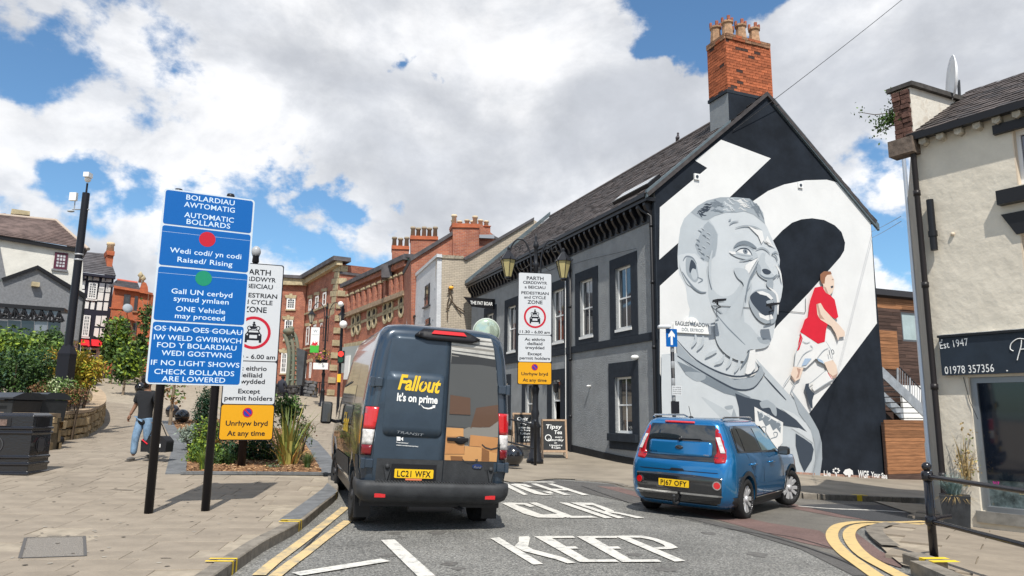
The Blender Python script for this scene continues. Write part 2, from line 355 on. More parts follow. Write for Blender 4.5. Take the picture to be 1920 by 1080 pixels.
def wall_cells(pl,u0,u1,z0,z1,holes,th=.0,mb=None,mi=0,jmi=None,rev=.14):
    "wall rectangle with rectangular openings and their reveals"
    mb=mb or MB(); us=sorted({u0,u1,*[h[0] for h in holes],*[h[1] for h in holes]}); zs=sorted({z0,z1,*[h[2] for h in holes],*[h[3] for h in holes]})
    us=[u for u in us if u0<=u<=u1]; zs=[z for z in zs if z0<=z<=z1]
    for a,b in zip(us,us[1:]):
        for c,d in zip(zs,zs[1:]):
            mu,mz=(a+b)/2,(c+d)/2
            if any(h[0]<mu<h[1] and h[2]<mz<h[3] for h in holes): continue
            mb.add([pl.pt(a,c),pl.pt(b,c),pl.pt(b,d),pl.pt(a,d)],[(0,1,2,3)],mi)
    for h in holes:
        a,b,c,d=h[:4]; q=[(a,c),(b,c),(b,d),(a,d)]
        for i in range(4):
            p,r=q[i],q[(i+1)%4]; mb.add([pl.pt(*p),pl.pt(*r),pl.pt(*r,-rev),pl.pt(*p,-rev)],[(0,3,2,1)],mi if jmi is None else jmi)
    return mb
def window(pl,u0,u1,z0,z1,parent,fm,gm,dep=.12,fr=.06,cols=2,rows=2,sash=True,sill=None,bar=.03,blind=None,label=None):
    "sash window set back in an opening: frame part > panes"
    f=MB(); a,b=-dep,-dep+.05
    f.pbox(pl,u0,u0+fr,z0,z1,a,b).pbox(pl,u1-fr,u1,z0,z1,a,b).pbox(pl,u0+fr,u1-fr,z1-fr,z1,a,b).pbox(pl,u0+fr,u1-fr,z0,z0+fr*1.3,a,b)
    zm=(z0+z1)/2; iu0,iu1,iz0,iz1=u0+fr,u1-fr,z0+fr*1.3,z1-fr
    halves=[(iz0,iz1)]
    if sash: f.pbox(pl,iu0,iu1,zm-.025,zm+.025,a,b-.01); halves=[(iz0,zm-.025),(zm+.025,iz1)]
    for hz0,hz1 in halves:
        r_=max(1,rows//2) if sash else rows
        for i in range(1,cols): u=iu0+(iu1-iu0)*i/cols; f.pbox(pl,u-bar/2,u+bar/2,hz0,hz1,a+.005,b-.015)
        for i in range(1,r_): z=hz0+(hz1-hz0)*i/r_; f.pbox(pl,iu0,iu1,z-bar/2,z+bar/2,a+.006,b-.016)
    w=f.build('window',fm,parent,label=label)
    for hz0,hz1 in halves:
        r_=max(1,rows//2) if sash else rows
        for i in range(cols):
            for j in range(r_):
                p=MB(); p.pbox(pl,iu0+(iu1-iu0)*i/cols+.004,iu0+(iu1-iu0)*(i+1)/cols-.004,hz0+(hz1-hz0)*j/r_+.004,hz0+(hz1-hz0)*(j+1)/r_-.004,a+.012,a+.018); p.build('pane',gm,w)
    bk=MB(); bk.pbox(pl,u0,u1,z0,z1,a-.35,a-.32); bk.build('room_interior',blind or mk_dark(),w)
    if sill:
        s_=MB(); s_.pbox(pl,u0-.06,u1+.06,z0-.09,z0,-dep,.06); s_.build('sill',sill,w)
    return w
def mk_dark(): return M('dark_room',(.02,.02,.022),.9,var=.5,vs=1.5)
def foliage(name,blobs,n,size,mats,parent=None,seed=1,up=0.0,clump=12,asp=1.6,inner=.55,**k):
    "leaf-sized faces in clumps through the volume of ellipsoids (cx,cy,cz,rx,ry,rz)"
    r=random.Random(seed); mb=MB(); vol=[b[3]*b[4]*b[5] for b in blobs]; tot=sum(vol)
    for b,vv in zip(blobs,vol):
        nc=max(3,int(n*vv/tot/clump))
        for _ in range(nc):
            d=Vector((r.gauss(0,1),r.gauss(0,1),r.gauss(0,1))).normalized(); q=r.uniform(inner,1.0)**.6; q*=1+r.uniform(-.05,.12)
            c=Vector((b[0]+d.x*q*b[3],b[1]+d.y*q*b[4],b[2]+d.z*q*b[5])); mi=r.randrange(len(mats)); cs=size*r.uniform(1.6,3.2)
            for _ in range(clump):
                p=c+Vector((r.gauss(0,1),r.gauss(0,1),r.gauss(0,1)))*cs*.55
                a=Vector((r.gauss(0,1),r.gauss(0,1),r.gauss(0,1)+up)).normalized(); nn=a.cross(Vector((r.gauss(0,1),r.gauss(0,1),r.gauss(0,1)))).normalized(); s=size*r.uniform(.6,1.3)
                t=a*s*asp*.5; w=nn*s*.5; m2=mi if r.random()<.8 else r.randrange(len(mats))
                mb.add([p-t,p-w*.9,p+t,p+w*.9],[(0,1,2,3)],m2)
    return mb.build(name,mats,parent,**k)
# ================= setting =================
def asphalt(name,c,c2,scale=90):
    m=bpy.data.materials.new(name); m.use_nodes=True; nt=m.node_tree; N=nt.nodes; L=nt.links; b=N['Principled BSDF']; b.inputs['Roughness'].default_value=.8
    tc=N.new('ShaderNodeTexCoord'); v=N.new('ShaderNodeTexVoronoi'); v.inputs['Scale'].default_value=scale; L.new(tc.outputs['Object'],v.inputs[0])
    n1=N.new('ShaderNodeTexNoise'); n1.inputs['Scale'].default_value=.8; n1.inputs['Detail'].default_value=8; n1.inputs['Roughness'].default_value=.7; L.new(tc.outputs['Object'],n1.inputs[0])
    n2=N.new('ShaderNodeTexNoise'); n2.inputs['Scale'].default_value=26; n2.inputs['Detail'].default_value=4; n2.inputs['Roughness'].default_value=.8; L.new(tc.outputs['Object'],n2.inputs[0])
    r1=N.new('ShaderNodeValToRGB'); L.new(n2.outputs[0],r1.inputs[0]); r1.color_ramp.elements[0].position=.36; r1.color_ramp.elements[1].position=.66; r1.color_ramp.elements[0].color=tuple(c)+(1,); r1.color_ramp.elements[1].color=tuple(c2)+(1,)
    mr=N.new('ShaderNodeMapRange'); L.new(n1.outputs[0],mr.inputs[0]); mr.inputs[1].default_value=.3; mr.inputs[2].default_value=.7; mr.inputs[3].default_value=.68; mr.inputs[4].default_value=1.25
    m3=N.new('ShaderNodeMapRange'); L.new(v.outputs['Distance'],m3.inputs[0]); m3.inputs[1].default_value=0; m3.inputs[2].default_value=.7; m3.inputs[3].default_value=1.35; m3.inputs[4].default_value=.5
    a=N.new('ShaderNodeMix'); a.data_type='RGBA'; a.blend_type='MULTIPLY'; a.inputs[0].default_value=1; L.new(r1.outputs[0],a.inputs[6]); L.new(mr.outputs[0],a.inputs[7])
    a2=N.new('ShaderNodeMix'); a2.data_type='RGBA'; a2.blend_type='MULTIPLY'; a2.inputs[0].default_value=1; L.new(a.outputs[2],a2.inputs[6]); L.new(m3.outputs[0],a2.inputs[7]); L.new(a2.outputs[2],b.inputs['Base Color'])
    bp=N.new('ShaderNodeBump'); bp.inputs['Strength'].default_value=.8; bp.inputs['Distance'].default_value=.012; bp.invert=True; L.new(v.outputs['Distance'],bp.inputs['Height']); L.new(bp.outputs[0],b.inputs['Normal']); return m
m_asph=asphalt('asphalt',(.12,.12,.113),(.37,.36,.33),48)
m_asph2=asphalt('asphalt_smooth',(.13,.125,.118),(.19,.18,.168),160)
m_asphl=asphalt('asphalt_light',(.20,.185,.16),(.27,.25,.215),150)
m_red=asphalt('asphalt_red',(.22,.135,.12),(.30,.195,.17),150)
m_pave=M('sandstone_paving',(.255,.215,.168),.85,var=.14,vs=2.3,bump=.25,bs=30,rand=.045,vdetail=10)
m_paveg=M('mixed_paving',(.25,.215,.168),.85,var=.2,vs=.7,bump=.25,bs=40)
m_joint=M('paving_joint',(.31,.265,.205),.95,var=.2,vs=4)
m_conc=M('concrete_kerb',(.20,.178,.148),.85,var=.28,vs=6,bump=.3,bs=60,rand=.12)
m_slate_k=M('dark_kerb_paving',(.13,.135,.14),.7,var=.25,vs=5,bump=.2,bs=50,rand=.12)
m_white=M('road_white',(.36,.36,.34),.75,col2=(.60,.58,.53),vs=11,bump=.2,bs=80,contrast=(.36,.50),vdetail=10)
m_yel=M('road_yellow_worn',(.30,.27,.20),.8,col2=(.60,.44,.22),vs=6,bump=.2,bs=80,contrast=(.33,.55),vdetail=9)
m_yel2=M('road_yellow',(.40,.32,.17),.8,col2=(.58,.42,.19),vs=7,contrast=(.3,.5),vdetail=9)
m_yel3=M('kerb_yellow',(.75,.52,.03),.6,var=.12,vs=9)
xc=[-400,-200,-120,-80]+[x for x in range(-70,-24,4)]+[-24+i*1.0 for i in range(50)]+[30,36,45,70,120,200,400]
yc=[-300,-120,-60,-20,-10]+[-4+i*1.0 for i in range(55)]+list(range(52,112,4))+[130,180,260,500]
road=gsheet([(-400,-300),(400,-300),(400,500),(-400,500)],0,cuts=(xc,yc)).build('road',m_asph,None,kind='structure',label='textured grey asphalt road surface across the junction')
# plaza on the left
kb=[G(*p) for p in [(435,1078),(470,1052),(499,1032),(560,997),(604,960),(633,932)]]
kl=[Vector((-2.25,1.0)),Vector((-2.45,4.5))]+[Vector(p[:2]) for p in kb]+[Vector((-3.55,15.2)),Vector((-3.75,17.5)),Vector((-3.9,22)),Vector((-4.3,30))]
kls=smooth_line(kl,5)
plaza_poly=[tuple(p) for p in kls]+[(-5.5,36),(-9,48),(-13,70),(-60,90),(-60,-6),(-2.2,-6)]
def off_plaza(x,y): return .11
plaza=gsheet(plaza_poly,.103,.8).build('pavement',m_joint,None,kind='structure',label='pale sandstone plaza paving rising behind the blue sign')
# far shared street surface (light)
far=gsheet([(-4.2,29),(-2.6,31),(-3.2,40),(-5,60),(-8,85),(-14,85),(-12,60),(-9,47),(-5.4,35)],.012,2).build('far_street',m_asphl,None,kind='structure')
# individual slabs near the camera
slab_me={}
def slab_mesh(name,L_,W_,T_=.05,bev=.004):
    k=(name,round(L_,2),round(W_,2))
    if k in slab_me: return slab_me[k]
    mb=MB(); a,b=L_/2,W_/2
    v=[(-a,-b,-T_),(a,-b,-T_),(a,b,-T_),(-a,b,-T_),(-a,-b,-bev),(a,-b,-bev),(a,b,-bev),(-a,b,-bev),(-a+bev,-b+bev,0),(a-bev,-b+bev,0),(a-bev,b-bev,0),(-a+bev,b-bev,0)]
    mb.add(v,[(0,1,5,4),(1,2,6,5),(2,3,7,6),(3,0,4,7),(4,5,9,8),(5,6,10,9),(6,7,11,10),(7,4,8,11),(8,9,10,11)])
    me=bpy.data.meshes.new(name); me.from_pydata([tuple(x) for x in mb.v],[],mb.f); slab_me[k]=me; return me
def put_slab(me,mat,x,y,ang,off,parent,name,jz=.002):
    if not me.materials: me.materials.append(mat)
    e=.3; z=H(x,y)+off+rnd.uniform(-jz,jz); gx=(H(x+e,y)-H(x-e,y))/(2*e); gy=(H(x,y+e)-H(x,y-e))/(2*e)
    n=Vector((-gx,-gy,1)).normalized(); t=Vector((math.cos(ang),math.sin(ang),0)); t=(t-n*t.dot(n)).normalized(); b=n.cross(t)
    o=link(name,me,parent); o.matrix_basis=wmat(parent).inverted()@Matrix(((t.x,b.x,n.x,x),(t.y,b.y,n.y,y),(t.z,b.z,n.z,z),(0,0,0,1))); return o
def inside(p,poly_):
    x,y=p; c=False; n=len(poly_); j=n-1
    for i in range(n):
        xi,yi=poly_[i]; xj,yj=poly_[j]
        if (yi>y)!=(yj>y) and x<(xj-xi)*(y-yi)/(yj-yi)+xi: c=not c
        j=i
    return c
def dist_line(p,line):
    p=Vector(p); m=9e9
    for a,b in zip(line,line[1:]):
        ab=b-a; t=max(0,min(1,(p-a).dot(ab)/max(ab.dot(ab),1e-9))); m=min(m,(p-(a+ab*t)).length)
    return m
inner=[Vector(p[:2]) for p in kls]
PL_bed=[]  # planter outline filled later
bedpx=[(345,905),(608,906),(632,925)]
bed=[Vector(G(*p)[:2]) for p in [(338,905),(612,906)]]
bed_poly=[tuple(G(*p)[:2]) for p in [(332,905),(614,906),(590,862),(572,820),(520,800),(430,780),(330,800),(352,846)]]
ang=R(8); ca,sa=math.cos(ang),math.sin(ang)
cnt=0; rest=MB(); restc=[]
mpoly=[tuple(G(*p)[:2]) for p in [(27,1060),(45,1007),(178,1004),(182,1046)]]
row=0; v=3.2
while v<40:
    W_=rnd.choice([.45,.5,.4]) if v<12 else .55; u=-30+rnd.uniform(0,1)
    while u<6:
        L_=rnd.choice([.55,.65,.75,.9]); uc,vc=u+L_/2,v+W_/2; x=uc*ca-vc*sa; y=uc*sa+vc*ca; u+=L_
        if y<4 or y>34: continue
        if abs(x)>.82*y+1.5: continue
        if not inside((x,y),plaza_poly): continue
        dk=dist_line((x,y),inner)
        if dk<.42 : continue
        if inside((x,y),bed_poly) or inside((x,y),mpoly): continue
        near=y<11.8
        if near and cnt<290:
            put_slab(slab_mesh('paving_slab',L_-.006,W_-.006),m_pave,x,y,ang,.11,plaza,'paving_slab'); cnt+=1
        else:
            a,b=(L_-.012)/2,(W_-.012)/2; q=[(x+i*a*ca-j*b*sa,y+i*a*sa+j*b*ca) for i,j in((-1,-1),(1,-1),(1,1),(-1,1))]
            rest.add([(i,j,H(i,j)+.09) for i,j in q]+[(i,j,H(i,j)+.11) for i,j in q],[(4,5,6,7),(0,1,5,4),(1,2,6,5),(2,3,7,6),(3,0,4,7)],rnd.choice([0,0,1,2]))
    v+=W_
m_p2=M('sandstone_paving_b',(.247,.208,.162),.85,var=.16,vs=1.3,bump=.25,bs=30); m_p3=M('sandstone_paving_c',(.265,.225,.175),.85,var=.14,vs=1.3,bump=.25,bs=30)
rest.build('paving_slabs',[m_pave,m_p2,m_p3],plaza,kind='stuff')
# band of edge paving + kerb stones along the plaza
gsheet([tuple(p) for p in kls[:]]+[tuple(p) for p in reversed(ribbon(kls,1.0)[0])],.1,.8).build('edge_paving',m_paveg,plaza,kind='stuff')
def kerb(line,side,w,h0,h1,mat,parent,step=.9,dark=None,off=0,name='kerb_stone'):
    pts=subdiv(line,.05); acc=0; seg=[pts[0]]; out=[]
    for a,b in zip(pts,pts[1:]):
        acc+=(b-a).length; seg.append(b)
        if acc>=step: out.append(seg); seg=[b]; acc=0
    for i,sg in enumerate(out):
        a,b=sg[0],sg[-1]; mdl=sg[len(sg)//2]; t=(b-a).normalized(); n=Vector((-t.y,t.x))*side; g=.006
        if abs(a.x)>1.2*a.y+4: continue
        mb=MB(); A,Mm,B=a+t*g,mdl,b-t*g; c=.012
        for p,q in((A,Mm),(Mm,B)):
            P=[]
            for k,(dw,hh) in enumerate([(0,h0-.1),(0,h1-c),(c,h1),(w,h1)]):
                P+= [(p.x+n.x*dw,p.y+n.y*dw,H(p.x,p.y)+hh),(q.x+n.x*dw,q.y+n.y*dw,H(q.x,q.y)+hh)]
            mb.add(P,[(0,1,3,2),(2,3,5,4),(4,5,7,6)] if side<0 else [(0,2,3,1),(2,4,5,3),(4,6,7,5)])
            mb.add([P[0],P[2],P[4],P[6]],[(0,1,2,3)]); mb.add([P[1],P[3],P[5],P[7]],[(3,2,1,0)])
        o=mb.build(name,mat if not (dark and dark(mdl)) else m_slate_k,parent,world=True)
kerb(kls,1,.16,0,.125,m_conc,plaza,.75)
# dark paving band behind the kerb (two stretches)
def band_poly(pxs,off,mat,parent,name,cell=.4,**k):
    q=[tuple(G(a,b,off)[:2]) for a,b in pxs]; return gsheet(q,off,cell).build(name,mat,parent,**k)
band_poly([(523,974),(560,974),(633,921),(614,905),(606,915)],.128,m_slate_k,plaza,'dark_edge_paving')
# yellow kerb ticks
def kerb_tick(p,k=2,gap=.12,parent=plaza):
    a=Vector(G(*p)[:2]); best=min(range(len(kls)-1),key=lambda i:(kls[i]-a).length); t=(kls[best+1]-kls[best]).normalized(); n=Vector((-t.y,t.x)); a=kls[best]
    for i in range(k):
        c=a+t*(i*gap); mb=MB(); w=.05
        P=[c-t*w/2,c+t*w/2]
        for lo,hi in(((-.003,.0),(-.003,.128)),((-.003,.128),(.26,.131))):
            q=[(p_.x+n.x*d,p_.y+n.y*d,H(p_.x,p_.y)+h) for d,h in(lo,hi) for p_ in P]; mb.add(q,[(0,1,3,2)])
        mb.build('yellow_kerb_mark',m_yel3,parent)
for p in [(440,1073),(556,998),(625,940)]: kerb_tick(p)
# access cover in the paving
cov=thing('access_cover','square grey aggregate-filled access cover in the plaza paving','access cover',G(110,1030,.11))
q=[tuple(G(a,b,.11)[:2]) for a,b in [(37,1047),(48,1009),(158,1006),(160,1043)]]
gsheet(q,.112,.5).build('cover_infill',M('aggregate',(.22,.2,.175),.9,var=.4,vs=90,bump=.6,bs=120),cov)
for a,b in ((0,1),(1,2),(2,3),(3,0)):
    mb=MB(); paint_line(mb,[q[a],q[b]],.03,.117); mb.build('cover_frame',M('worn_steel',(.14,.13,.12),.6,.5),cov)
mb=MB(); paint_line(mb,[G(86,1024)[:2],G(113,1024)[:2]],.02,.118); mb.build('lifting_slot',mk_dark(),cov)
# ---------------- pub pavement ----------------
def offp(x,y): return .02+.1*max(0,min(1,(x-2)/3.5))
pe=[G(*p) for p in [(955,905),(1040,899),(1110,902),(1160,908),(1200,916)]]+[Vector((5.0,16.9,0))]+[G(*p) for p in [(1500,934),(1590,938),(1665,941),(1740,943)]]
pel=smooth_line([Vector((-3.0,36)),Vector((-1.8,26)),Vector((-.8,19))]+[Vector(p[:2]) for p in pe]+[Vector((13,18.6)),Vector((30,24))],4)
pub_poly=[tuple(p) for p in pel]+[(34,50),(0,60),(-3.5,50)]
pp=sheet(pub_poly,1.0,lambda x,y:(x,y,H(x,y)+offp(x,y))); pub_pave=pp.build('pavement',m_paveg,None,kind='structure',label='concrete and stone pavement in front of the grey pub')
def kerb2(line):
    pts=subdiv(line,.9)
    for a,b in zip(pts,pts[1:]):
        if a.x<1.5 or a.x>16: continue
        t=(b-a).normalized(); n=Vector((-t.y,t.x)); mb=MB(); P=[]
        for p in (a+t*.006,b-t*.006):
            h=offp(p.x,p.y)+.006
            for d,z in((-.14,-.1),(-.14,h-.012),(-.125,h),(.0,h),(.0,-.1)): P.append((p.x+n.x*d,p.y+n.y*d,H(p.x,p.y)+z))
        mb.add(P,[(5,6,1,0),(6,7,2,1),(7,8,3,2),(8,9,4,3),(0,1,2,3,4),(9,8,7,6,5)]); mb.build('kerb_stone',m_conc,pub_pave)
kerb2(pel)
for px in (1600,1611):
    a=Vector(G(px,938)[:2]); mb=MB(); i=min(range(len(pel)-1),key=lambda i:(pel[i]-a).length); t=(pel[i+1]-pel[i]).normalized(); n=Vector((-t.y,t.x)); a=a+t*0
    c=a; h=offp(c.x,c.y); w=.07
    P=[c-t*w,c+t*w]; mb.add([(p.x+n.x*d,p.y+n.y*d,H(p.x,p.y)+z) for d,z in((-.2,.0),(-.2,h+.012),(.0,h+.012)) for p in P],[(0,1,3,2),(2,3,5,4)]); mb.build('yellow_kerb_mark',m_yel3,pub_pave)
# ---------------- corner pavement on the right ----------------
rp=[(1747,1080),(1720,1070),(1692,1064),(1668,1045),(1655,1032),(1640,1020),(1632,1012),(1626,1004),(1626,997),(1640,991),(1662,987),(1700,988),(1745,992)]
rq=[tuple(G(*p)[:2]) for p in rp]; rq_line=[Vector(p) for p in rq]
right_poly=rq+[(7.3,12.3),(7.6,13.4),(8.3,17),(12,17),(14,6),(14,-2),(4.6,-2),(4.5,5)]
rpv=gsheet(right_poly,.03,.8).build('pavement',m_joint,None,kind='structure',label='flagged corner pavement in front of the cream shop')
fl=MB()
for i in range(-2,20):
    for j in range(0,26):
        a=R(-35); L_,W_=.9,.62; uc=i*L_+(j%2)*.42; vc=j*W_; x=3.2+uc*math.cos(a)-vc*math.sin(a)-4; y=4.5+uc*math.sin(a)+vc*math.cos(a)
        if inside((x,y),right_poly) and dist_line((x,y),rq_line)>.3 and y>4 and y<15:
            if dist_line((x,y),[Vector((7.43,12.74)),Vector((12,6.2))])<.35: continue
            put_slab(slab_mesh('flagstone',L_-.015,W_-.015),m_pave,x,y,a,.055,rpv,'flagstone',.003)
lip=MB(); paint_line(lip,[rq_line[i]+Vector((.12,0.02)) for i in range(4,11)],.22,.06,.15); lip.build('flush_kerb',m_conc,rpv)
# raised kerb stones at the near corner
kr=[Vector(G(1690,1062)[:2]),Vector(G(1747,1082)[:2]),Vector((4.0,7.2)),Vector((3.9,5))]
kr=[Vector((4.38,8.52)),Vector((4.42,8.1)),Vector((4.5,7.5)),Vector((4.6,6.7)),Vector((4.7,5.6))]
kr=[Vector(G(*p)[:2]) for p in [(1693,1062),(1745,1080),(1800,1104),(1870,1136)]]
def kerb3():
    pts=subdiv(kr,.42)
    for i,(a,b) in enumerate(zip(pts,pts[1:])):
        t=(b-a).normalized(); n=Vector((-t.y,t.x)); n=n if n.y>0 else -n; mb=MB(); P=[]
        for p in (a+t*.004,b-t*.004):
            for d,z in((0,-.1),(0,.135),(.015,.15),(.20,.15),(.20,-.1)): P.append((p.x+n.x*d,p.y+n.y*d,H(p.x,p.y)+z))
        mb.add(P,[(5,6,1,0),(6,7,2,1),(7,8,3,2),(8,9,4,3),(0,1,2,3,4),(9,8,7,6,5)]); o=mb.build('kerb_stone',m_conc,rpv)
    for d0 in (.36,.52):
        a=kr[0]; t=(kr[1]-kr[0]).normalized(); n=Vector((-t.y,t.x)); n=n if n.y>0 else -n; c=a+t*d0; w=.05; mb=MB()
        P=[c-t*w,c+t*w]; mb.add([(p.x+n.x*d,p.y+n.y*d,H(p.x,p.y)+z) for d,z in((-.004,.0),(-.004,.154),(.28,.155)) for p in P],[(0,1,3,2),(2,3,5,4)]); mb.build('yellow_kerb_mark',m_yel3,rpv)
kerb3()
# ---------------- road surfaces and paint ----------------
def gp(pxs,off,mat,name,cell=.5,**k): 
    q=[tuple(G(a,b)[:2]) for a,b in pxs]; return gsheet(q,off,cell).build(name,mat,road,**k)
gp([(1119,911),(1150,908),(1200,914),(1330,930),(1500,936),(1760,946),(1800,1000),(1655,990),(1570,990),(1560,1010),(1600,1055),(1640,1075),(1560,1040),(1440,1001),(1340,978),(1190,931)],.004,m_asphl,'light_asphalt')
gp([(955,904),(1040,900),(1150,909),(1190,931),(1340,978),(1440,1001),(1560,1040),(1640,1080),(1600,1080),(1500,1030),(1400,1000),(1300,975),(1200,947),(1100,925),(955,912)],.006,m_asph2,'smooth_asphalt')
gp([(1119,912),(1160,914),(1200,925),(1340,958),(1440,981),(1537,996),(1560,1012),(1580,1035),(1500,1018),(1440,1001),(1340,974),(1190,931),(1150,920)],.009,m_red,'red_asphalt')
gp([(1460,948),(1490,946),(1540,955),(1647,975),(1690,984),(1640,978),(1575,971),(1500,957)],.009,m_red,'red_asphalt')
gp([(1597,1003),(1605,1000),(1632,1020),(1650,1034),(1692,1053),(1690,1066),(1660,1057),(1620,1037)],.009,m_red,'red_asphalt')
gp([(1495,948),(1620,975),(1690,985),(1740,991),(1800,1000),(1790,952),(1690,949),(1550,946)],.0125,M('shadow_toned_asphalt',(.05,.052,.056),.75,var=.2,vs=20,bump=.4,bs=120),'painted_road_shadow')  # the building's shadow on the road, painted as a darker asphalt sheet
def gline(pxs,w,mat,name,off=.014,sm=True):
    p=[Vector(G(a,b)[:2]) for a,b in pxs]; p=smooth_line(p,5) if sm else p; mb=MB(); L_,R_=ribbon(p,w); n=len(L_)
    mb.add([(a.x,a.y,H(a.x,a.y)+off) for a in L_]+[(a.x,a.y,H(a.x,a.y)+off) for a in R_],[(i,n+i,n+i+1,i+1) for i in range(n-1)]); return mb.build(name,mat,road)
gline([(1760,978),(1680,981),(1615,980),(1578,985),(1562,997),(1562,1014),(1582,1038),(1612,1060),(1647,1085)],.16,m_yel2,'yellow_line',.016)
gline([(1760,983),(1690,985),(1630,984),(1603,990),(1592,1003),(1599,1022),(1622,1045),(1668,1071),(1700,1088)],.16,m_yel2,'yellow_line',.016)
gline([(648,952),(600,991),(546,1032),(515,1055),(485,1081)],.13,m_yel,'yellow_line')
gline([(652,978),(612,1008),(575,1037),(545,1059),(515,1083)],.13,m_yel,'yellow_line')
gline([(555,1079),(723,1052)],.17,m_white,'white_line',sm=False)
gline([(727,1014),(800,1083)],.17,m_white,'white_line',sm=False)
gline([(1497,950),(1560,955),(1640,958),(1745,964)],.12,m_white,'white_line')
gline([(955,904.5),(1040,905)],.16,m_white,'white_line',sm=False)
def strokes(name,ss):
    mb=MB()
    for i,s in enumerate(ss):
        q=[tuple(G(a,b)[:2]) for a,b in s]; m=gsheet(q,.012+.0006*i,5); mb.add(m.v,m.f)
    return mb.build(name,m_white,road)
Zx=lambda L_:[(880+x/3.4286,860+y/3.4286) for x,y in L_]
strokes('painted_letter',[Zx(s) for s in [[(135,517),(190,510),(475,684),(410,688)],[(318,508),(382,503),(390,515),(378,572),(410,590),(600,640),(685,676),(630,680),(560,655),(395,612),(345,600),(290,570),(318,540)]]])
def letE(x,lo=0):
    return [[(x,505),(x+90,503),(x+350,655),(x+340,672),(x+290,670)],[(x+60,503),(x+250,503),(x+262,515),(x+80,517)],[(x+165,573),(x+265,570),(x+285,585),(x+190,586)],[(x+285,657),(x+520,655),(x+545,671),(x+295,672)]]
strokes('painted_letter',[Zx(s) for s in letE(418)])
strokes('painted_letter',[Zx(s) for s in [[(x+3,y) for x,y in s] for s in letE(688)]])
strokes('painted_letter',[Zx(s) for s in [[(935,502),(1000,500),(1390,664),(1320,668)],[(960,500),(1120,501),(1200,518),(1300,552),(1342,578),(1285,588),(1215,588),(1180,577),(1260,572),(1250,560),(1180,530),(1100,514),(985,514)]]])
strokes('painted_letter',[Zx(s) for s in [[(205,288),(260,286),(460,362),(620,378),(600,386),(440,383),(350,358)],[(240,286),(370,290),(425,310),(390,316),(350,300),(262,298)],[(480,362),(570,360),(622,380),(600,386),(560,374),(500,374)]]])
strokes('painted_letter',[Zx(s) for s in [[(383,287),(432,286),(680,380),(630,385)],[(640,373),(780,372),(828,384),(650,386)]]])
strokes('painted_letter',[Zx(s) for s in [[(578,286),(628,286),(920,385),(872,388)]]])
strokes('painted_letter',[Zx(s) for s in [[(650,286),(695,286),(1000,386),(955,388)],[(690,286),(790,288),(880,318),(930,340),(930,350),(860,352),(845,344),(878,340),(800,304),(720,299)],[(890,350),(945,346),(1125,384),(1080,388),(960,360)]]])
strokes('painted_letter',[Zx(s) for s in [[(215,172),(250,165),(375,234),(350,238)]]])
strokes('painted_letter',[Zx(s) for s in [[(262,168),(300,164),(480,228),(545,236),(480,238),(420,230)],[(290,164),(360,167),(405,184),(380,187),(335,173),(300,174)],[(470,215),(520,214),(545,228),(520,230)]]])
strokes('painted_letter',[Zx(s) for s in [[(395,164),(432,163),(650,236),(610,238)],[(500,164),(535,163),(768,236),(730,239)],[(525,196),(625,200),(650,208),(540,206)]]])
m_oil=M('oil_stain',(.125,.12,.112),.7,var=.3,vs=15); m_tar=M('tar_seam',(.035,.035,.035),.7)
r_=random.Random(21)
def blot(x,y,rx,ry,mat,off,par,name):
    q=curve2([(x+rx*r_.uniform(.5,1.1)*math.cos(a*math.pi/5),y+ry*r_.uniform(.5,1.1)*math.sin(a*math.pi/5)) for a in range(10)],2); m=MB(); m.add([(i,j,H(i,j)+off) for i,j in q],[tuple(range(len(q)))]); m.build(name,mat,par,kind='stuff')
for px,py,w in ((738,1000,.12),(752,1008,.07),(728,1042,.10),(820,999,.16),(845,1058,.10),(860,1066,.08),(1190,1040,.10),(1250,1068,.14),(1030,925,.10),(1420,1040,.15),(690,1060,.08),(1330,1000,.12)):
    g=G(px,py); blot(g.x,g.y,w,w*1.2,m_oil,.0035,road,'oil_stain')
for pts in ([(1090,912),(1200,950),(1330,985),(1440,1006),(1560,1045),(1640,1082)],[(1440,1001),(1500,1012),(1575,1034)],[(640,962),(600,1000),(540,1062),(520,1080)]): 
    gline(pts,.022,m_tar,'tar_seam',.0135)
gum=MB(); stain=MB()
for i in range(420):
    y=r_.uniform(6.5,24); x=r_.uniform(-.78*y,-.12*y)
    if not inside((x,y),plaza_poly) or inside((x,y),bed_poly) or dist_line((x,y),inner)<.5: continue
    rr=r_.uniform(.012,.028); gum.add([(x+rr*math.cos(k),y+rr*math.sin(k),H(x,y)+.1155) for k in (0,1.05,2.1,3.14,4.2,5.2)],[(0,1,2,3,4,5)],i%2)
gum.build('gum_spots',[M('gum_dark',(.10,.085,.07),.9),M('gum_pale',(.36,.33,.28),.9)],plaza,kind='stuff')
for px,py,w,h in ((232,919,.22,.02),(298,917,.12,.015),(310,1047,.06,.01)):
    g=G(px,py,.11); q=[(g.x+w*math.cos(k*.785)*r_.uniform(.7,1.1),g.y+h*2*math.sin(k*.785)) for k in range(8)]; m=MB(); m.add([(i,j,H(i,j)+.1152) for i,j in q],[tuple(range(8))]); m.build('damp_stain',M('damp_stain',(.15,.125,.10),.85,var=.2,vs=9),plaza,kind='stuff')
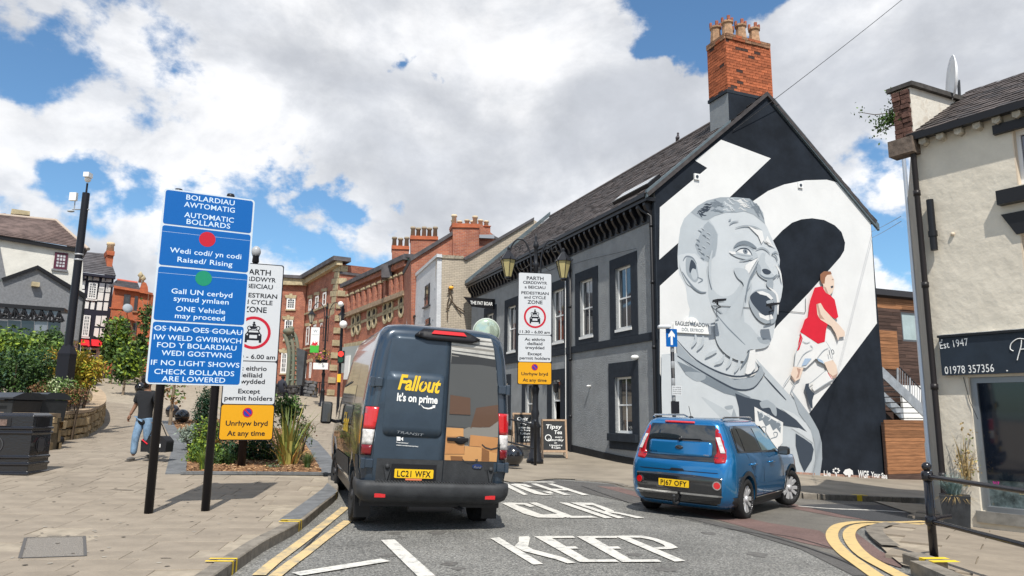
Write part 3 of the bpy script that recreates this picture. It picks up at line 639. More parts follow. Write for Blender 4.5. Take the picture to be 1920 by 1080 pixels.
# ================= grey pub with painted gable =================
A=Vector((4.45,21.7,0)); B=Vector((-2.14,38.0,0)); Lf=(B-A).length
GE=Vector((4.45+9.27,21.7+3.75,0)); 
fac=Wall(B,A); gab=Wall(A,GE); fd=(B-A).normalized(); gd=(GE-A).normalized(); GW=9.12; EZ=8.6; RU=4.62; RZ=12.58
m_render=M('grey_render',(.27,.28,.285),.95,var=.1,vs=2,bump=1.6,bs=30,bd=3,spec=.1)
m_dband=M('dark_slate_paint',(.022,.028,.037),.75,var=.15,spec=.2,vs=6,bump=.1,bs=30)
m_black=M('black_paint',(.012,.012,.014),.35,bump=.05,bs=20)
m_plinth=M('plinth_black',(.012,.013,.015),.7,var=.3,vs=8,bump=.3,bs=30)
m_uw=M('white_window_paint',(.78,.78,.76),.4)
m_glass=M('window_glass',(.035,.04,.045),.03,spec=1.0,coat=.6,var=.3,vs=.8)
m_mwhite=M('mural_white',(.67,.67,.66),.8,var=.04,vs=.9,bump=.12,bs=9)
m_mblack=M('mural_black',(.013,.017,.024),.8,var=.3,spec=.15,vs=1.1,bump=.12,bs=9)
m_g1=M('mural_grey_light',(.50,.53,.55),.75,var=.03,vs=2); m_g2=M('mural_grey_pale',(.42,.455,.48),.75,var=.03,vs=2)
m_g3=M('mural_grey_mid',(.30,.335,.365),.75,var=.04,vs=2); m_g4=M('mural_grey_deep',(.17,.20,.23),.75,var=.04,vs=2); m_g5=M('mural_grey_dark',(.045,.058,.078),.8,spec=.15)
m_mred=M('mural_red',(.58,.012,.03),.7,var=.05,vs=3); m_mskin=M('mural_skin',(.66,.52,.42),.75); m_mskin2=M('mural_skin_shade',(.42,.27,.21),.75); m_mhair=M('mural_hair',(.25,.11,.06),.75); m_mblue=M('mural_blue_shade',(.32,.42,.55),.75)
m_slate=M('old_slate',(.075,.062,.058),.65,var=.35,vs=5,bump=.3,bs=20); m_slate2=M('old_slate_b',(.10,.083,.078),.7,var=.3,vs=5,bump=.3,bs=20); m_slate3=M('old_slate_c',(.055,.048,.047),.6,var=.3,vs=5)
m_verge=M('grey_verge',(.12,.15,.165),.5,.3,var=.15,vs=4)
m_zinc=M('zinc',(.35,.38,.42),.4,.7,var=.2,vs=5)
pub=thing('pub','two-storey dark grey rendered pub with a painted footballer mural on its gable end','pub',(4.45,21.7,H(4.45,21.7)))
fu=lambda u:Lf-u
hol=[]
up=[(1.5,2.5),(4.1,5.1),(6.45,7.5),(8.95,9.95),(11.35,12.35),(14.2,15.2)]
for a,b in up: hol.append((fu(b),fu(a),4.42,6.5))
lo=[(1.56,2.64,1.04,2.84),(9.2,10.2,1.2,2.9),(12.2,13.2,1.5,3.0),(15.0,16.0,1.6,3.1)]
for a,b,c,d in lo: hol.append((fu(b),fu(a),c,d))
door=(6.75,7.55,.1,2.95); hol.append((fu(door[1]),fu(door[0]),door[2],door[3]))
mb=wall_cells(fac,0,Lf,-1,EZ,hol,rev=.16); mb.build('front_wall',m_render,pub)
# gable, back and far walls
mb=MB(); mb.add([gab.pt(0,-1.5),gab.pt(GW,-1.5),gab.pt(GW,EZ+.05),gab.pt(RU,RZ),gab.pt(0,EZ)],[(0,1,2,3,4)]); mb.build('gable_wall',m_mblack,pub)
mb=MB(); q=[gab.pt(0,-1,0)+fd*Lf,gab.pt(GW,-1,0)+fd*Lf,gab.pt(GW,EZ,0)+fd*Lf,gab.pt(RU,RZ,0)+fd*Lf,gab.pt(0,EZ,0)+fd*Lf]; mb.add(q,[(4,3,2,1,0)])
mb.add([gab.pt(GW,-1.5),gab.pt(GW,-1.5)+fd*Lf,gab.pt(GW,EZ)+fd*Lf,gab.pt(GW,EZ)],[(0,1,2,3)]); mb.build('rear_wall',m_render,pub)
# dark surrounds, bands and plinth
def frame_band(pl,u0,u1,z0,z1,h,mat,parent,o=.03,name='window_surround'):
    m=MB(); a,b,c,d=h; m.pbox(pl,u0,a,z0,z1,0,o).pbox(pl,b,u1,z0,z1,0,o).pbox(pl,a,b,d,z1,0,o)
    if z0<c-.01: m.pbox(pl,a,b,z0,c,0,o)
    m.build(name,mat,parent)
for a,b in up: frame_band(fac,fu(b)-.36,fu(a)+.38,4.14,6.86,(fu(b),fu(a),4.42,6.5),m_dband,pub)
frame_band(fac,fu(3.02),fu(1.17),.52,3.33,(fu(2.64),fu(1.56),1.04,2.84),m_dband,pub)
for a,b,c,d in lo[1:]: frame_band(fac,fu(b)-.35,fu(a)+.35,c-.4,d+.4,(fu(b),fu(a),c,d),m_dband,pub)
frame_band(fac,fu(7.95),fu(6.38),.0,3.35,(fu(7.55),fu(6.75),.0,2.95),m_dband,pub,name='door_surround')
mb=MB(); mb.pbox(fac,0,Lf,3.88,4.13,.0,.05); mb.build('string_course',m_dband,pub)
for q in ((fu(.22),fu(0),8.2,.03),(fu(6.2),fu(5.98),3.88,.025)):
    mb=MB(); mb.pbox(fac,q[0],q[1],0,q[2],0,q[3]); mb.build('corner_strip',m_dband,pub)
mb=MB()
for i in range(36):
    u=Lf*i/36; u2=Lf*(i+1)/36; 
    if fu(7.55)<(u+u2)/2<fu(6.75): continue
    def gz(u_): p=fac.pt(u_,0); return H(p.x,p.y)+.02
    z0,z1=gz(u),gz(u2); mb.hexa([fac.pt(u,z0-.5,0),fac.pt(u2,z1-.5,0),fac.pt(u2,z1-.5,-.0)+Vector((0,0,0)),fac.pt(u,z0-.5,0)]+[fac.pt(u,z0+.3,0),fac.pt(u2,z1+.3,0),fac.pt(u2,z1+.3,0),fac.pt(u,z0+.3,0)]) if 0 else mb.prism([fac.pt(u,z0-.5,.001),fac.pt(u2,z1-.5,.001),fac.pt(u2,z1+.26,.001),fac.pt(u,z0+.26,.001)],fac.n*.045)
mb.build('plinth',m_plinth,pub,kind='stuff')
for a,b in up: 
    w=window(fac,fu(b),fu(a),4.42,6.5,pub,m_uw,m_glass,dep=.14,cols=2,rows=2)
    s=MB(); s.pbox(fac,fu(b)-.03,fu(a)+.03,4.33,4.42,-.14,.05); s.build('sill',m_uw,w)
w=window(fac,fu(2.64),fu(1.56),1.04,2.84,pub,m_uw,m_glass,dep=.14,cols=2,rows=2)
s=MB(); s.pbox(fac,fu(2.95),fu(1.2),.78,1.02,-.1,.16); s.build('sill',m_dband,w)
for a,b,c,d in lo[1:]: window(fac,fu(b),fu(a),c,d,pub,m_uw,m_glass,dep=.14,cols=2,rows=2,sill=m_dband)
mb=MB(); a,b=fu(7.55),fu(6.75); mb.pbox(fac,a,a+.06,.0,2.95,-.16,-.08).pbox(fac,b-.06,b,.0,2.95,-.16,-.08).pbox(fac,a+.06,b-.06,2.88,2.95,-.16,-.08).pbox(fac,a+.06,b-.06,2.12,2.18,-.16,-.08); dr=mb.build('doorway',m_uw,pub)
mb=MB(); mb.pbox(fac,a+.06,b-.06,2.18,2.88,-.14,-.13); mb.build('fanlight',m_glass,dr)
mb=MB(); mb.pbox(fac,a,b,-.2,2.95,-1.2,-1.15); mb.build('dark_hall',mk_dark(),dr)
# roof
ov=.36; sl=Vector((RU+ov,0)); roof=thing
e0=gab.pt(-ov,EZ-ov*.86+.12); rid=gab.pt(RU,RZ+.12); slope_len=(rid-e0).length
rp_=Plane(e0-gd*0,-fd,(rid-e0))   # u towards viewer negative: u=0 at gable, -Lf at far end
rn=rp_.n if rp_.n.z>0 else -rp_.n
def roofside(e0,rid,name,seed,lead=.0):
    r_=random.Random(seed); up_=(rid-e0); sl_=up_.length; up_=up_.normalized(); n=fd.cross(up_).normalized(); n=n if n.z>0 else -n
    mb=MB(); mb.prism([e0+fd*-.1,e0+fd*(Lf+.05),rid+fd*(Lf+.05),rid+fd*-.1],-n*.12); base=mb.build(name,m_slate3,pub)
    sm_=MB(); rows=24; rh=sl_/rows
    for i in range(rows):
        v=i*rh; u=-.08-(i%2)*.15
        while u<Lf:
            w=.33; a=e0+fd*u+up_*(v-.02)+n*(.028+r_.uniform(0,.022)); b=a+fd*(w-.012); t=up_*(rh*1.25)-n*.02
            if u>-.12: sm_.add([a,b,b+t,a+t,a-n*.02,b-n*.02],[(0,1,2,3),(4,5,1,0)] if name=='roof' else [(3,2,1,0),(0,1,5,4)],r_.choice([0,0,1,2]))
            u+=w
    sm_.build('slates',[m_slate,m_slate2,m_slate3],base,kind='stuff'); return base,up_,n
roofp,rup,rn=roofside(e0,rid,'roof',1)
e1=gab.pt(GW+.2,EZ+.05-.2*.87+.12); roofb,_,_=roofside(e1,rid,'roof',2)
mb=MB()
for i in range(40): 
    p=rid+fd*(i*Lf/40+.01); q=rid+fd*((i+1)*Lf/40-.01); mb.tube([p+Vector((0,0,.02)),q+Vector((0,0,.02))],.09,8)
mb.build('ridge_tiles',m_slate2,roofp,kind='stuff')
# skylight boxes near the verge, slipped slates
rpl=Plane(e0,fd,rup)
for (pa,pb,pc,pd) in [((1148,392),(1165,380),(1222,352),(1205,360)),]:
    mb=MB(); u0,v0=rpl.uv(1145,390); 
    mb.prism([rpl.O+rpl.ex*a+rpl.ey*b+rn*.03 for a,b in((.35,.55),(2.6,.55),(2.6,1.15),(.35,1.15))],rn*.12); sk=mb.build('skylight',m_black,roofp)
    mb=MB(); mb.prism([rpl.O+rpl.ex*a+rpl.ey*b+rn*.151 for a,b in((.45,.62),(2.5,.62),(2.5,.84),(.45,.84))],rn*.012); mb.prism([rpl.O+rpl.ex*a+rpl.ey*b+rn*.151 for a,b in((.45,.88),(2.5,.88),(2.5,1.08),(.45,1.08))],rn*.012); mb.build('pane',M('sky_pane',(.3,.33,.36),.12,spec=.8),sk)
# eaves: gutter, dark frieze and brackets
mb=MB(); mb.pbox(fac,0,Lf+.02,8.2,8.32,0,ov-.02).pbox(fac,0,Lf,8.32,8.45,ov-.12,ov+.04); mb.build('gutter',m_black,pub)
mb=MB(); mb.pbox(fac,0,fu(.22)-.002,7.62,8.2,0,.035); mb.build('frieze',m_black,pub)
bm_=None; c0=fac.pt(0,0)
for i in range(44):
    u=.2+i*(Lf-.4)/43; m=MB()
    pr=[(0.036,7.66),(.10,7.7),(.13,7.85),(.22,7.95),(.30,8.1),(.30,8.2),(0.036,8.2)]
    m.prism([fac.pt(u-.06,z,o) for o,z in pr],fac.ex*.12)
    if bm_ is None: bo=m.build('eaves_bracket',m_black,pub); bm_=(bo,u)
    else:
        o=bo.copy(); COL.objects.link(o); o.location=Vector(bo.location)+fac.ex*(u-bm_[1])
# drain pipes
mb=MB(); p=lambda u,z,o=.1:fac.pt(fu(u),z,o)
mb.tube([p(.5,8.15,.3),p(.4,8.0,.25),p(.12,7.75,.1),p(.12,.25,.1)],.05,8); 
for z in (1.5,3.6,5.6,7.4): mb.lathe(p(.12,z),[(.062,0),(.062,.1)],10)
mb.build('drainpipe',m_black,pub)
mb=MB(); mb.tube([p(6.3,7.9,.3),p(6.0,7.6,.1),p(5.78,7.5,.08),p(5.78,.15,.08)],.05,8)
for z in (1.5,3.6,5.6,7.0): mb.lathe(p(5.78,z,.08),[(.062,0),(.062,.1)],10)
mb.build('drainpipe',m_black,pub)
mb=MB(); mb.tube([p(6.25,7.62,.04),p(6.25,4.3,.04),p(6.25,.4,.04)],.018,6).tube([p(5.95,3.2,.03),p(5.95,.4,.03)],.015,6); mb.build('white_conduit',m_uw,pub)
mb=MB(); mb.tube([p(1.0,6.9,.1),p(4,7.15,.12),p(9,7.45,.1),p(16,7.6,.1)],.008,5); mb.build('facade_cable',m_black,pub)
# lights on the facade
for (u,z) in ((1.22,3.42),(4.35,2.62)):
    mb=MB(); mb.ball(p(u,z,.09),.1 if u<2 else .05,12,8,sc=(1.3,1,.75)); mb.lathe(p(u,z,.0),[(.03,0),(.03,.08)],8,axis=fac.n); mb.build('outside_light',M('white_plastic',(.8,.8,.78),.4),pub)
# carriage lantern by the door
mb=MB(); c=p(6.52,2.55,.32); mb.lathe(c,[(.02,.34),(.10,.24),(.13,.2)],6,sm=False).lathe(c,[(.12,.2),(.075,-.1),(.02,-.13)],6,sm=False) ; mb.tube([p(6.52,2.7,.03),p(6.52,2.95,.2),c+Vector((0,0,.34))],.012,6); lan=mb.build('lantern',m_black,pub)
mb=MB(); mb.lathe(c,[(.10,.18),(.062,-.08)],6,sm=False); mb.build('lantern_glass',M('amber_glass',(.7,.5,.2),.2,emit=(1,.75,.35,1.2)),lan)
for i,u in enumerate((7.72,7.98)): 
    mb=MB(); mb.tube([p(u,3.05,.09),p(u,3.5,.1)],.04,8); mb.build('cast_letter',m_black,pub)
# verge boards
def verge(a,b,za,zb,name='verge_board'):
    m=MB(); P0=gab.pt(a,za,0); P1=gab.pt(b,zb,0); dn=Vector((0,0,-.22)); m.prism([P0+gab.n*.0+dn,P1+dn,P1+Vector((0,0,.02)),P0+Vector((0,0,.02))],gab.n*.09); m.build(name,m_verge,pub)
verge(-ov,3.0,EZ-ov*.86+.2,EZ+3.0*.86+.19); verge(4.9,GW+.3,RZ-(4.9-RU)*.87+.16,EZ-.3*.87+.14)
mb=MB(); mb.prism([gab.pt(-ov,EZ-ov*.86+.2,0)+fd*Lf+Vector((0,0,-.1)),gab.pt(RU,RZ+.3)+fd*Lf+Vector((0,0,-.1)),gab.pt(RU,RZ+.3)+fd*Lf+Vector((0,0,.15)),gab.pt(-ov,EZ-ov*.86+.2)+fd*Lf+Vector((0,0,.15))],fd*.18); mb.build('verge_board',m_verge,pub)
# chimney
cu0,cu1,cd=3.0,4.92,1.0; CB=12.42; CT=14.30
ch=MB(); cpl=[gab.pt(cu0,9,.0),gab.pt(cu1,9,.0),gab.pt(cu1,9,0)+fd*cd,gab.pt(cu0,9,0)+fd*cd]
ch.hexa(cpl+[x+Vector((0,0,CB-9)) for x in cpl]); 
chim=ch.build('chimney',M('chimney_render',(.24,.255,.265),.85,var=.1,vs=2,bump=.3,bs=20),pub)
mb=MB(); mb.add([gab.pt(cu0,9.8,.004),gab.pt(cu1,9.8,.004),gab.pt(cu1,CB,.004),gab.pt(cu0,CB,.004)],[(0,1,2,3)]); mb.build('chimney_front_paint',m_mblack,chim)
mb=MB(); ci=.03; q=[gab.pt(cu0+ci,CB,-ci),gab.pt(cu1-ci,CB,-ci),gab.pt(cu1-ci,CB,-ci)+fd*(cd-2*ci),gab.pt(cu0+ci,CB,-ci)+fd*(cd-2*ci)]; mb.hexa(q+[x+Vector((0,0,CT+.3-CB)) for x in q]); mb.build('mortar_core',M('sooty_mortar',(.10,.06,.045),.95,var=.4,vs=8),chim)
mb=MB(); mb.hexa([x+Vector((0,0,CB-.02-12.42+12.42-CB))+ (x-sum(q,Vector())/4).normalized()*.1 for x in q]+[x+Vector((0,0,.09))+(x-sum(q,Vector())/4).normalized()*.1 for x in q]); mb.build('lead_flashing',m_dband,chim)
m_ob=M('orange_brick',(.36,.105,.045),.88,var=.3,vs=9,rand=.32,bump=.3,bs=40); m_ob2=M('sooty_brick',(.06,.035,.03),.9,var=.3,vs=9,rand=.2); m_obd=M('weathered_brick',(.22,.12,.07),.9,var=.4,vs=12,rand=.25,bump=.3,bs=40)
_bk={}
def brick(mat,c,ax,nrm,L_,Hh,parent,th=.05):
    k=(mat.name,round(L_,3),round(Hh,3))
    if k not in _bk:
        m=MB(); m.box(-L_/2,L_/2,-th,0,-Hh/2,Hh/2); me=bpy.data.meshes.new('brick'); me.from_pydata([tuple(v) for v in m.v],[],m.f); me.materials.append(mat); _bk[k]=me
    o=link('brick',_bk[k],parent); z=Vector((0,0,1)); o.matrix_basis=wmat(parent).inverted()@Matrix(((ax.x,nrm.x,z.x,c.x),(ax.y,nrm.y,z.y,c.y),(ax.z,nrm.z,z.z,c.z),(0,0,0,1)))
# axes: x along, y outwards
def bricks(O,ax,nrm,W_,z0,rows,parent,bl,bh,top=2):
    for r_ in range(rows):
        u=-(r_%2)*bl/2; out=.0
        if r_>=rows-top: out=.045
        while u<W_-.01:
            a,b=max(0,u),min(W_,u+bl); 
            if b-a>.04:
                s=rnd.random(); mt=m_ob if s>.08 else m_ob2
                if r_>=rows-2 and s<.7: mt=m_obd
                brick(mt,O+ax*((a+b)/2)+nrm*(out+rnd.uniform(-.004,.006))+Vector((0,0,z0+bh*(r_+.5))),ax,nrm,b-a-.014,bh-.013,parent)
            u+=bl
nb=20; bh=(CT+.28-CB-.08)/nb
bricks(gab.pt(cu0,0,0),gd,gab.n,cu1-cu0,CB+.08,nb,chim,.27,bh)
bricks(gab.pt(cu0,0,0)+fd*cd,-fd,-gd,cd,CB+.08,nb,chim,.25,bh)
mb=MB(); 
for r_ in range(nb):
    for j in range(5): c=gab.pt(cu1,0)+fd*(.1+j*.2)+Vector((0,0,CB+.08+bh*(r_+.5))); mb.cbox(c-gd*.02,(.1,.186,bh-.013),Matrix((gd,fd,Vector((0,0,1)))).transposed())
    for j in range(7): c=gab.pt(cu0,0)+fd*(cd-.02)+gd*(.14+j*.27)+Vector((0,0,CB+.08+bh*(r_+.5))); mb.cbox(c,(.256,.1,bh-.013),Matrix((gd,fd,Vector((0,0,1)))).transposed())
mb.build('rear_bricks',m_ob,chim,kind='stuff')
m_pot=M('clay_pot',(.36,.22,.13),.85,var=.35,vs=7,bump=.3,bs=20); m_potr=M('clay_pot_rim',(.30,.10,.06),.85,var=.3,vs=9)
mb=MB(); mb.hexa([gab.pt(cu0+.02,CT+.29,-.02),gab.pt(cu1-.02,CT+.29,-.02),gab.pt(cu1-.02,CT+.29,-.02)+fd*(cd-.06),gab.pt(cu0+.02,CT+.29,-.02)+fd*(cd-.06)]+[gab.pt(cu0+.2,CT+.40,-.2),gab.pt(cu1-.2,CT+.40,-.2),gab.pt(cu1-.2,CT+.40,-.2)+fd*(cd-.5),gab.pt(cu0+.2,CT+.40,-.2)+fd*(cd-.5)]); mb.build('flaunching',m_obd,chim)
for (u,d) in ((3.35,.3),(3.93,.3),(4.52,.3),(3.2,.75),(3.75,.75)):
    c=gab.pt(u,CT+.33)+fd*d; m=MB(); m.lathe(c,[(.21,0),(.17,.46),(.17,.5),(.215,.52),(.215,.58)],4 if 0 else 8,sm=False); po=m.build('chimney_pot',m_pot,chim)
    m=MB()
    for k in range(8):
        w=2*math.pi*(k+.0)/8; cc=c+Vector((math.cos(w),math.sin(w),0))*.17+Vector((0,0,.66)); 
        if k%2==0: m.cbox(cc,(.07,.1,.17),Matrix.Rotation(w,3,'Z'))
    m.lathe(c,[(.19,.58),(.16,.62)],8); m.build('crown_rim',m_potr,po)
# ------------- mural: painted shapes on the gable, each a skin of paint -------------
mur_l=[0]
def paint(mat,pts,k=0,name='painted_shape',closed=True,sm=False):
    mur_l[0]+=1; q=[gab.uv(*p) for p in pts]
    if sm: q=curve2(q,4)
    q=[(max(.01,min(GW-.01,u)),v) for u,v in q]
    m=MB()
    try: poly(m,gab,q,.004+.0011*mur_l[0],px=False)
    except Exception as ex: print('paint fail',ex); return
    m.build(name,mat,mural)
def line(mat,pts,w=.03,sm=True):
    mur_l[0]+=.15; q=[gab.uv(*p) for p in pts]; q=[Vector(x) for x in (curve2(q,4,False) if sm else q)]; n=len(q); ws=[w*(.25+.75*math.sin(math.pi*min(1,max(0,(i+.6)/n)))) for i in range(n)]
    L_,R_=ribbon(q,ws); m=MB(); o=.004+.0011*mur_l[0]; m.add([gab.pt(a.x,a.y,o) for a in R_]+[gab.pt(a.x,a.y,o) for a in L_],[(i,i+1,n+i+1,n+i) for i in range(n-1)]); m.build('painted_line',mat,mural)
mural=MB(); poly(mural,gab,[(0.01,-1),(GW-.01,-1),(GW-.01,EZ),(GW-.2,EZ+.1),(RU,RZ-.1),(.01,EZ-.05)],.003,px=False); mural=mural.build('mural',m_mblack,pub)
a_=lambda L_:[(1220+x/4,340+y/4) for x,y in L_]; b_=lambda L_:[(1220+x/4,590+y/4) for x,y in L_]
# white number strokes
paint(m_mwhite,[(1352,262),(1445,297),(1367,371),(1236,487),(1237,389),(1326,315),(1303,301)])
paint(m_mwhite,[(1412,377),(1440,358),(1470,346),(1510,338),(1550,337),(1580,345),(1594,354),(1636,412),(1644,606),(1515,778),(1400,900),(1300,860),(1236,700),(1237,536),(1272,504)])
paint(m_mblack,a_([(300,800),(920,440),(985,370),(1060,310),(1130,285),(1210,277),(1300,290),(1380,330),(1430,380),(1457,460),(1450,520),(1420,570),(1190,830),(950,1080),(930,1105),(700,1105)]))
# head
head=a_([(300,230),(250,280),(222,350),(212,420),(204,480),(200,560),(203,640),(215,700),(240,745),(262,790),(270,850),(275,900),(292,960),(285,1010),(262,1060)])+b_([(180,100),(150,160),(200,260),(400,400),(640,500),(760,450),(800,385),(778,330),(780,262),(850,248),(893,215),(915,170),(930,90),(942,0)])+a_([(955,950),(978,870),(990,790),(982,720),(962,670),(968,590),(955,530),(928,470),(900,410),(872,345),(852,310),(800,200),(740,140),(640,125),(520,122),(420,145),(350,185)])
paint(m_g1,head,name='painted_head')
paint(m_g2,a_([(300,230),(250,280),(222,350),(212,420),(204,480),(200,560),(230,545),(330,540),(390,600),(430,610),(485,560),(500,470),(505,400),(470,330),(440,290),(390,250)]))
paint(m_g3,a_([(355,430),(400,330),(430,300),(470,340),(500,400),(495,500),(480,560),(430,605),(395,590),(350,540),(330,480)]))
paint(m_g2,a_([(420,640),(520,640),(640,640),(720,720),(760,800),(700,960),(690,1080),(540,1080),(440,900),(430,780)]),sm=True)
paint(m_g1,a_([(450,600),(560,560),(700,620),(690,720),(620,840),(520,860),(440,760)]),sm=True)
# hair
paint(m_g3,a_([(300,232),(350,185),(420,145),(520,120),(640,120),(740,130),(800,180),(840,235),(856,320),(820,290),(770,250),(700,225),(640,235),(560,235),(480,260),(430,290),(390,290),(340,260)]),name='painted_hair')
top_=lambda x:np.interp(x,[300,350,420,520,640,740,800,840,856],[232,188,150,126,124,134,182,240,310]); low_=lambda x:np.interp(x,[300,390,480,560,640,700,770,820,856],[245,285,258,236,234,228,250,285,318])
for i in range(64):
    r_=random.Random(i); x=345+(i*97)%480; f=r_.uniform(.06,.8); y=top_(x)+(low_(x)-top_(x))*f; l=r_.uniform(26,62); x2=min(x+l,852); y2=top_(x2)+(low_(x2)-top_(x2))*min(.97,f+.10)
    line([m_g5,m_g4,m_g1,m_mwhite,m_g4][i%5],a_([(x,y),(x+(x2-x)*.3,y-5),(x+(x2-x)*.65,(y+y2)/2+4),(x2,y2)]),[.045,.05,.045,.03,.035][i%5])
for i in range(14):
    r_=random.Random(i+50); x=330+r_.uniform(0,90); y=350+i*17; line(m_g4 if i%2 else m_g2,a_([(x,y),(x+18,y+8),(x+26,y+20)]),.03)
# ear
paint(m_g1,a_([(232,560),(270,540),(330,555),(360,600),(375,680),(385,740),(410,800),(412,830),(370,830),(320,800),(270,770),(235,700),(215,630)]),sm=True,name='painted_ear')
paint(m_g3,a_([(262,580),(300,575),(335,610),(350,680),(355,730),(330,760),(290,730),(262,680)]),sm=True)
paint(m_g2,a_([(300,640),(330,660),(345,720),(320,740),(300,700)]),sm=True)
paint(m_g5,a_([(300,590),(330,620),(335,660),(310,655),(292,690),(285,655)]),sm=True)
line(m_g4,a_([(238,600),(262,565),(310,575),(340,620)]),.05); line(m_g4,a_([(232,680),(270,740),(320,800),(370,832),(412,832)]),.07); line(m_g4,a_([(345,720),(385,742),(350,765)]),.05)
# brow, eye, nose
paint(m_g4,a_([(616,502),(645,462),(700,446),(755,466),(792,502),(765,500),(700,478),(655,484)]),sm=True); paint(m_g3,a_([(640,500),(680,484),(730,488),(775,520),(740,512),(690,500),(650,515)]),sm=True)
paint(m_g2,a_([(600,540),(640,500),(700,492),(760,520),(800,560),(760,590),(700,585),(640,570)]),sm=True)
paint(m_mwhite,a_([(642,527),(672,512),(708,512),(735,532),(746,552),(710,547),(672,540)]),sm=True); paint(m_g4,a_([(690,513),(710,512),(722,530),(714,545),(696,543),(686,528)]),sm=True); paint(m_g5,a_([(700,520),(709,520),(712,532),(702,533)]),sm=True)
line(m_g5,a_([(632,532),(668,507),(714,506),(742,530),(756,560)]),.045); line(m_g3,a_([(640,545),(690,556),(745,562)]),.04)
for q in ([(585,325),(615,305),(655,300)],[(630,350),(700,335),(780,345),(830,370)],[(580,295),(598,285)],[(780,515),(830,500),(870,520),(890,545)],[(900,550),(930,530),(955,545)],[(660,600),(720,590),(760,575)],[(680,1000),(700,860),(740,740),(790,660),(810,610)],[(480,1080),(540,1010),(450,930)],[(880,760),(905,740),(900,700)]): line(m_g3,a_(q),.05)
paint(m_mwhite,a_([(725,335),(780,360),(830,372),(850,460),(870,410),(905,480),(935,500),(880,480),(845,440),(825,470),(800,410),(760,370)]))
paint(m_mwhite,a_([(800,575),(760,640),(730,695),(700,665),(705,630),(750,600)])); paint(m_mwhite,a_([(580,525),(630,530),(632,550),(600,548)]))
paint(m_g2,a_([(830,540),(880,560),(930,640),(950,690),(920,730),(870,745),(820,720),(790,680),(800,620)]),sm=True)
paint(m_g1,a_([(860,540),(900,580),(935,640),(948,690),(920,710),(880,650),(850,600)]),sm=True)
paint(m_g5,a_([(828,665),(860,658),(895,680),(880,700),(845,695)]),sm=True); paint(m_g3,a_([(800,620),(820,650),(815,700),(795,690),(788,650)]),sm=True)
paint(m_g3,a_([(870,740),(905,730),(912,790),(890,810),(862,780)]),sm=True)
paint(m_g2,a_([(620,655),(700,660),(730,700),(745,770),(700,860),(672,1000),(640,1060),(560,1000),(640,880),(690,780),(640,720)]),sm=True)
line(m_g4,a_([(800,600),(770,670),(735,740),(712,830),(705,900)]),.075); line(m_g4,a_([(812,700),(850,725),(905,728),(938,700)]),.06); line(m_g4,a_([(950,620),(962,680),(944,720)]),.045)
line(m_g4,a_([(902,545),(930,560),(945,600)]),.05); line(m_g2,a_([(455,520),(440,600),(436,700),(452,800)]),.10)
# mouth
paint(m_g3,a_([(745,850),(790,815),(860,810),(920,840),(945,900),(940,1000),(920,1060),(860,1070),(800,1040),(750,970),(730,900)]),sm=True,name='painted_mouth')
paint(m_g5,a_([(740,860),(790,825),(850,835),(900,870),(920,930),(912,1000),(880,1030),(830,1000),(780,950),(745,900)]),sm=True)
paint(m_mwhite,a_([(785,828),(830,825),(880,845),(912,880),(895,890),(860,860),(810,848)])); paint(m_mwhite,a_([(800,985),(850,1010),(900,1000),(912,1030),(870,1045),(810,1020)]))
paint(m_g3,a_([(860,900),(910,890),(905,920),(870,925)]),sm=True); line(m_mwhite,a_([(880,800),(930,840),(945,900),(945,1000)]),.09); line(m_mwhite,a_([(930,630),(960,680),(975,760)]),.07)
# jaw, neck and collar (lower half)
paint(m_g2,b_([(500,0),(700,60),(800,160),(880,210),(850,248),(780,262),(720,270),(690,350),(560,300),(480,180)]),sm=True)
paint(m_g3,b_([(790,170),(850,180),(890,200),(860,222),(810,210)]),sm=True); line(m_g4,b_([(485,0),(560,90),(640,170),(700,228)]),.05); line(m_g4,b_([(735,262),(710,330),(665,400)]),.07)
paint(m_mwhite,b_([(735,270),(775,262),(775,400),(730,455),(700,440),(720,350)])); 
for q in ([(300,240),(330,190),(325,150)],[(340,265),(380,215),(385,160)],[(400,320),(450,290),(490,270)],[(470,370),(520,350),(545,300)],[(560,400),(590,350),(600,290)],[(620,430),(650,380),(660,310)]): line(m_g2,b_(q),.10)
# shirt
paint(m_g2,b_([(72,300),(185,290),(260,330),(400,420),(600,540),(760,560),(840,470),(845,440),(800,380),(780,330),(900,460),(1020,590),(1100,680),(1180,750),(1215,810),(1247,870),(1270,960),(1273,1080),(1250,1260),(72,1230)]),name='painted_shirt')
paint(m_g1,b_([(72,300),(130,300),(240,430),(260,470),(190,530),(72,560)])); 
paint(m_g1,b_([(180,440),(400,490),(560,560),(640,640),(662,720),(640,900),(420,1240),(72,1230),(72,560)]))
paint(m_g2,b_([(370,620),(440,650),(560,720),(610,790),(560,820),(500,760)]),sm=True); paint(m_g3,b_([(545,690),(600,680),(605,705),(560,712)]),sm=True); paint(m_g3,b_([(595,760),(612,700),(645,790),(615,800)]))
paint(m_g3,b_([(185,200),(300,330),(480,430),(620,490),(760,470),(815,380),(840,440),(800,520),(740,560),(640,562),(480,500),(300,400),(190,310)]),name='painted_collar')
paint(m_g4,b_([(190,350),(300,400),(560,540),(740,620),(700,630),(540,590),(360,500),(240,430)])); paint(m_g3,b_([(250,430),(380,440),(400,480),(340,500),(280,470)]),sm=True)
line(m_g5,b_([(185,190),(330,340),(520,440),(660,465),(780,430),(800,390)]),.06); line(m_g5,b_([(190,310),(330,400),(520,510),(640,562),(760,550),(840,450)]),.06); line(m_g5,b_([(840,460),(920,550),(1005,640)]),.05)
paint(m_g5,b_([(622,590),(700,620),(800,640),(920,690),(1050,760),(1140,830),(1178,890),(1080,845),(980,830),(820,800),(700,800),(655,790),(650,700)]))
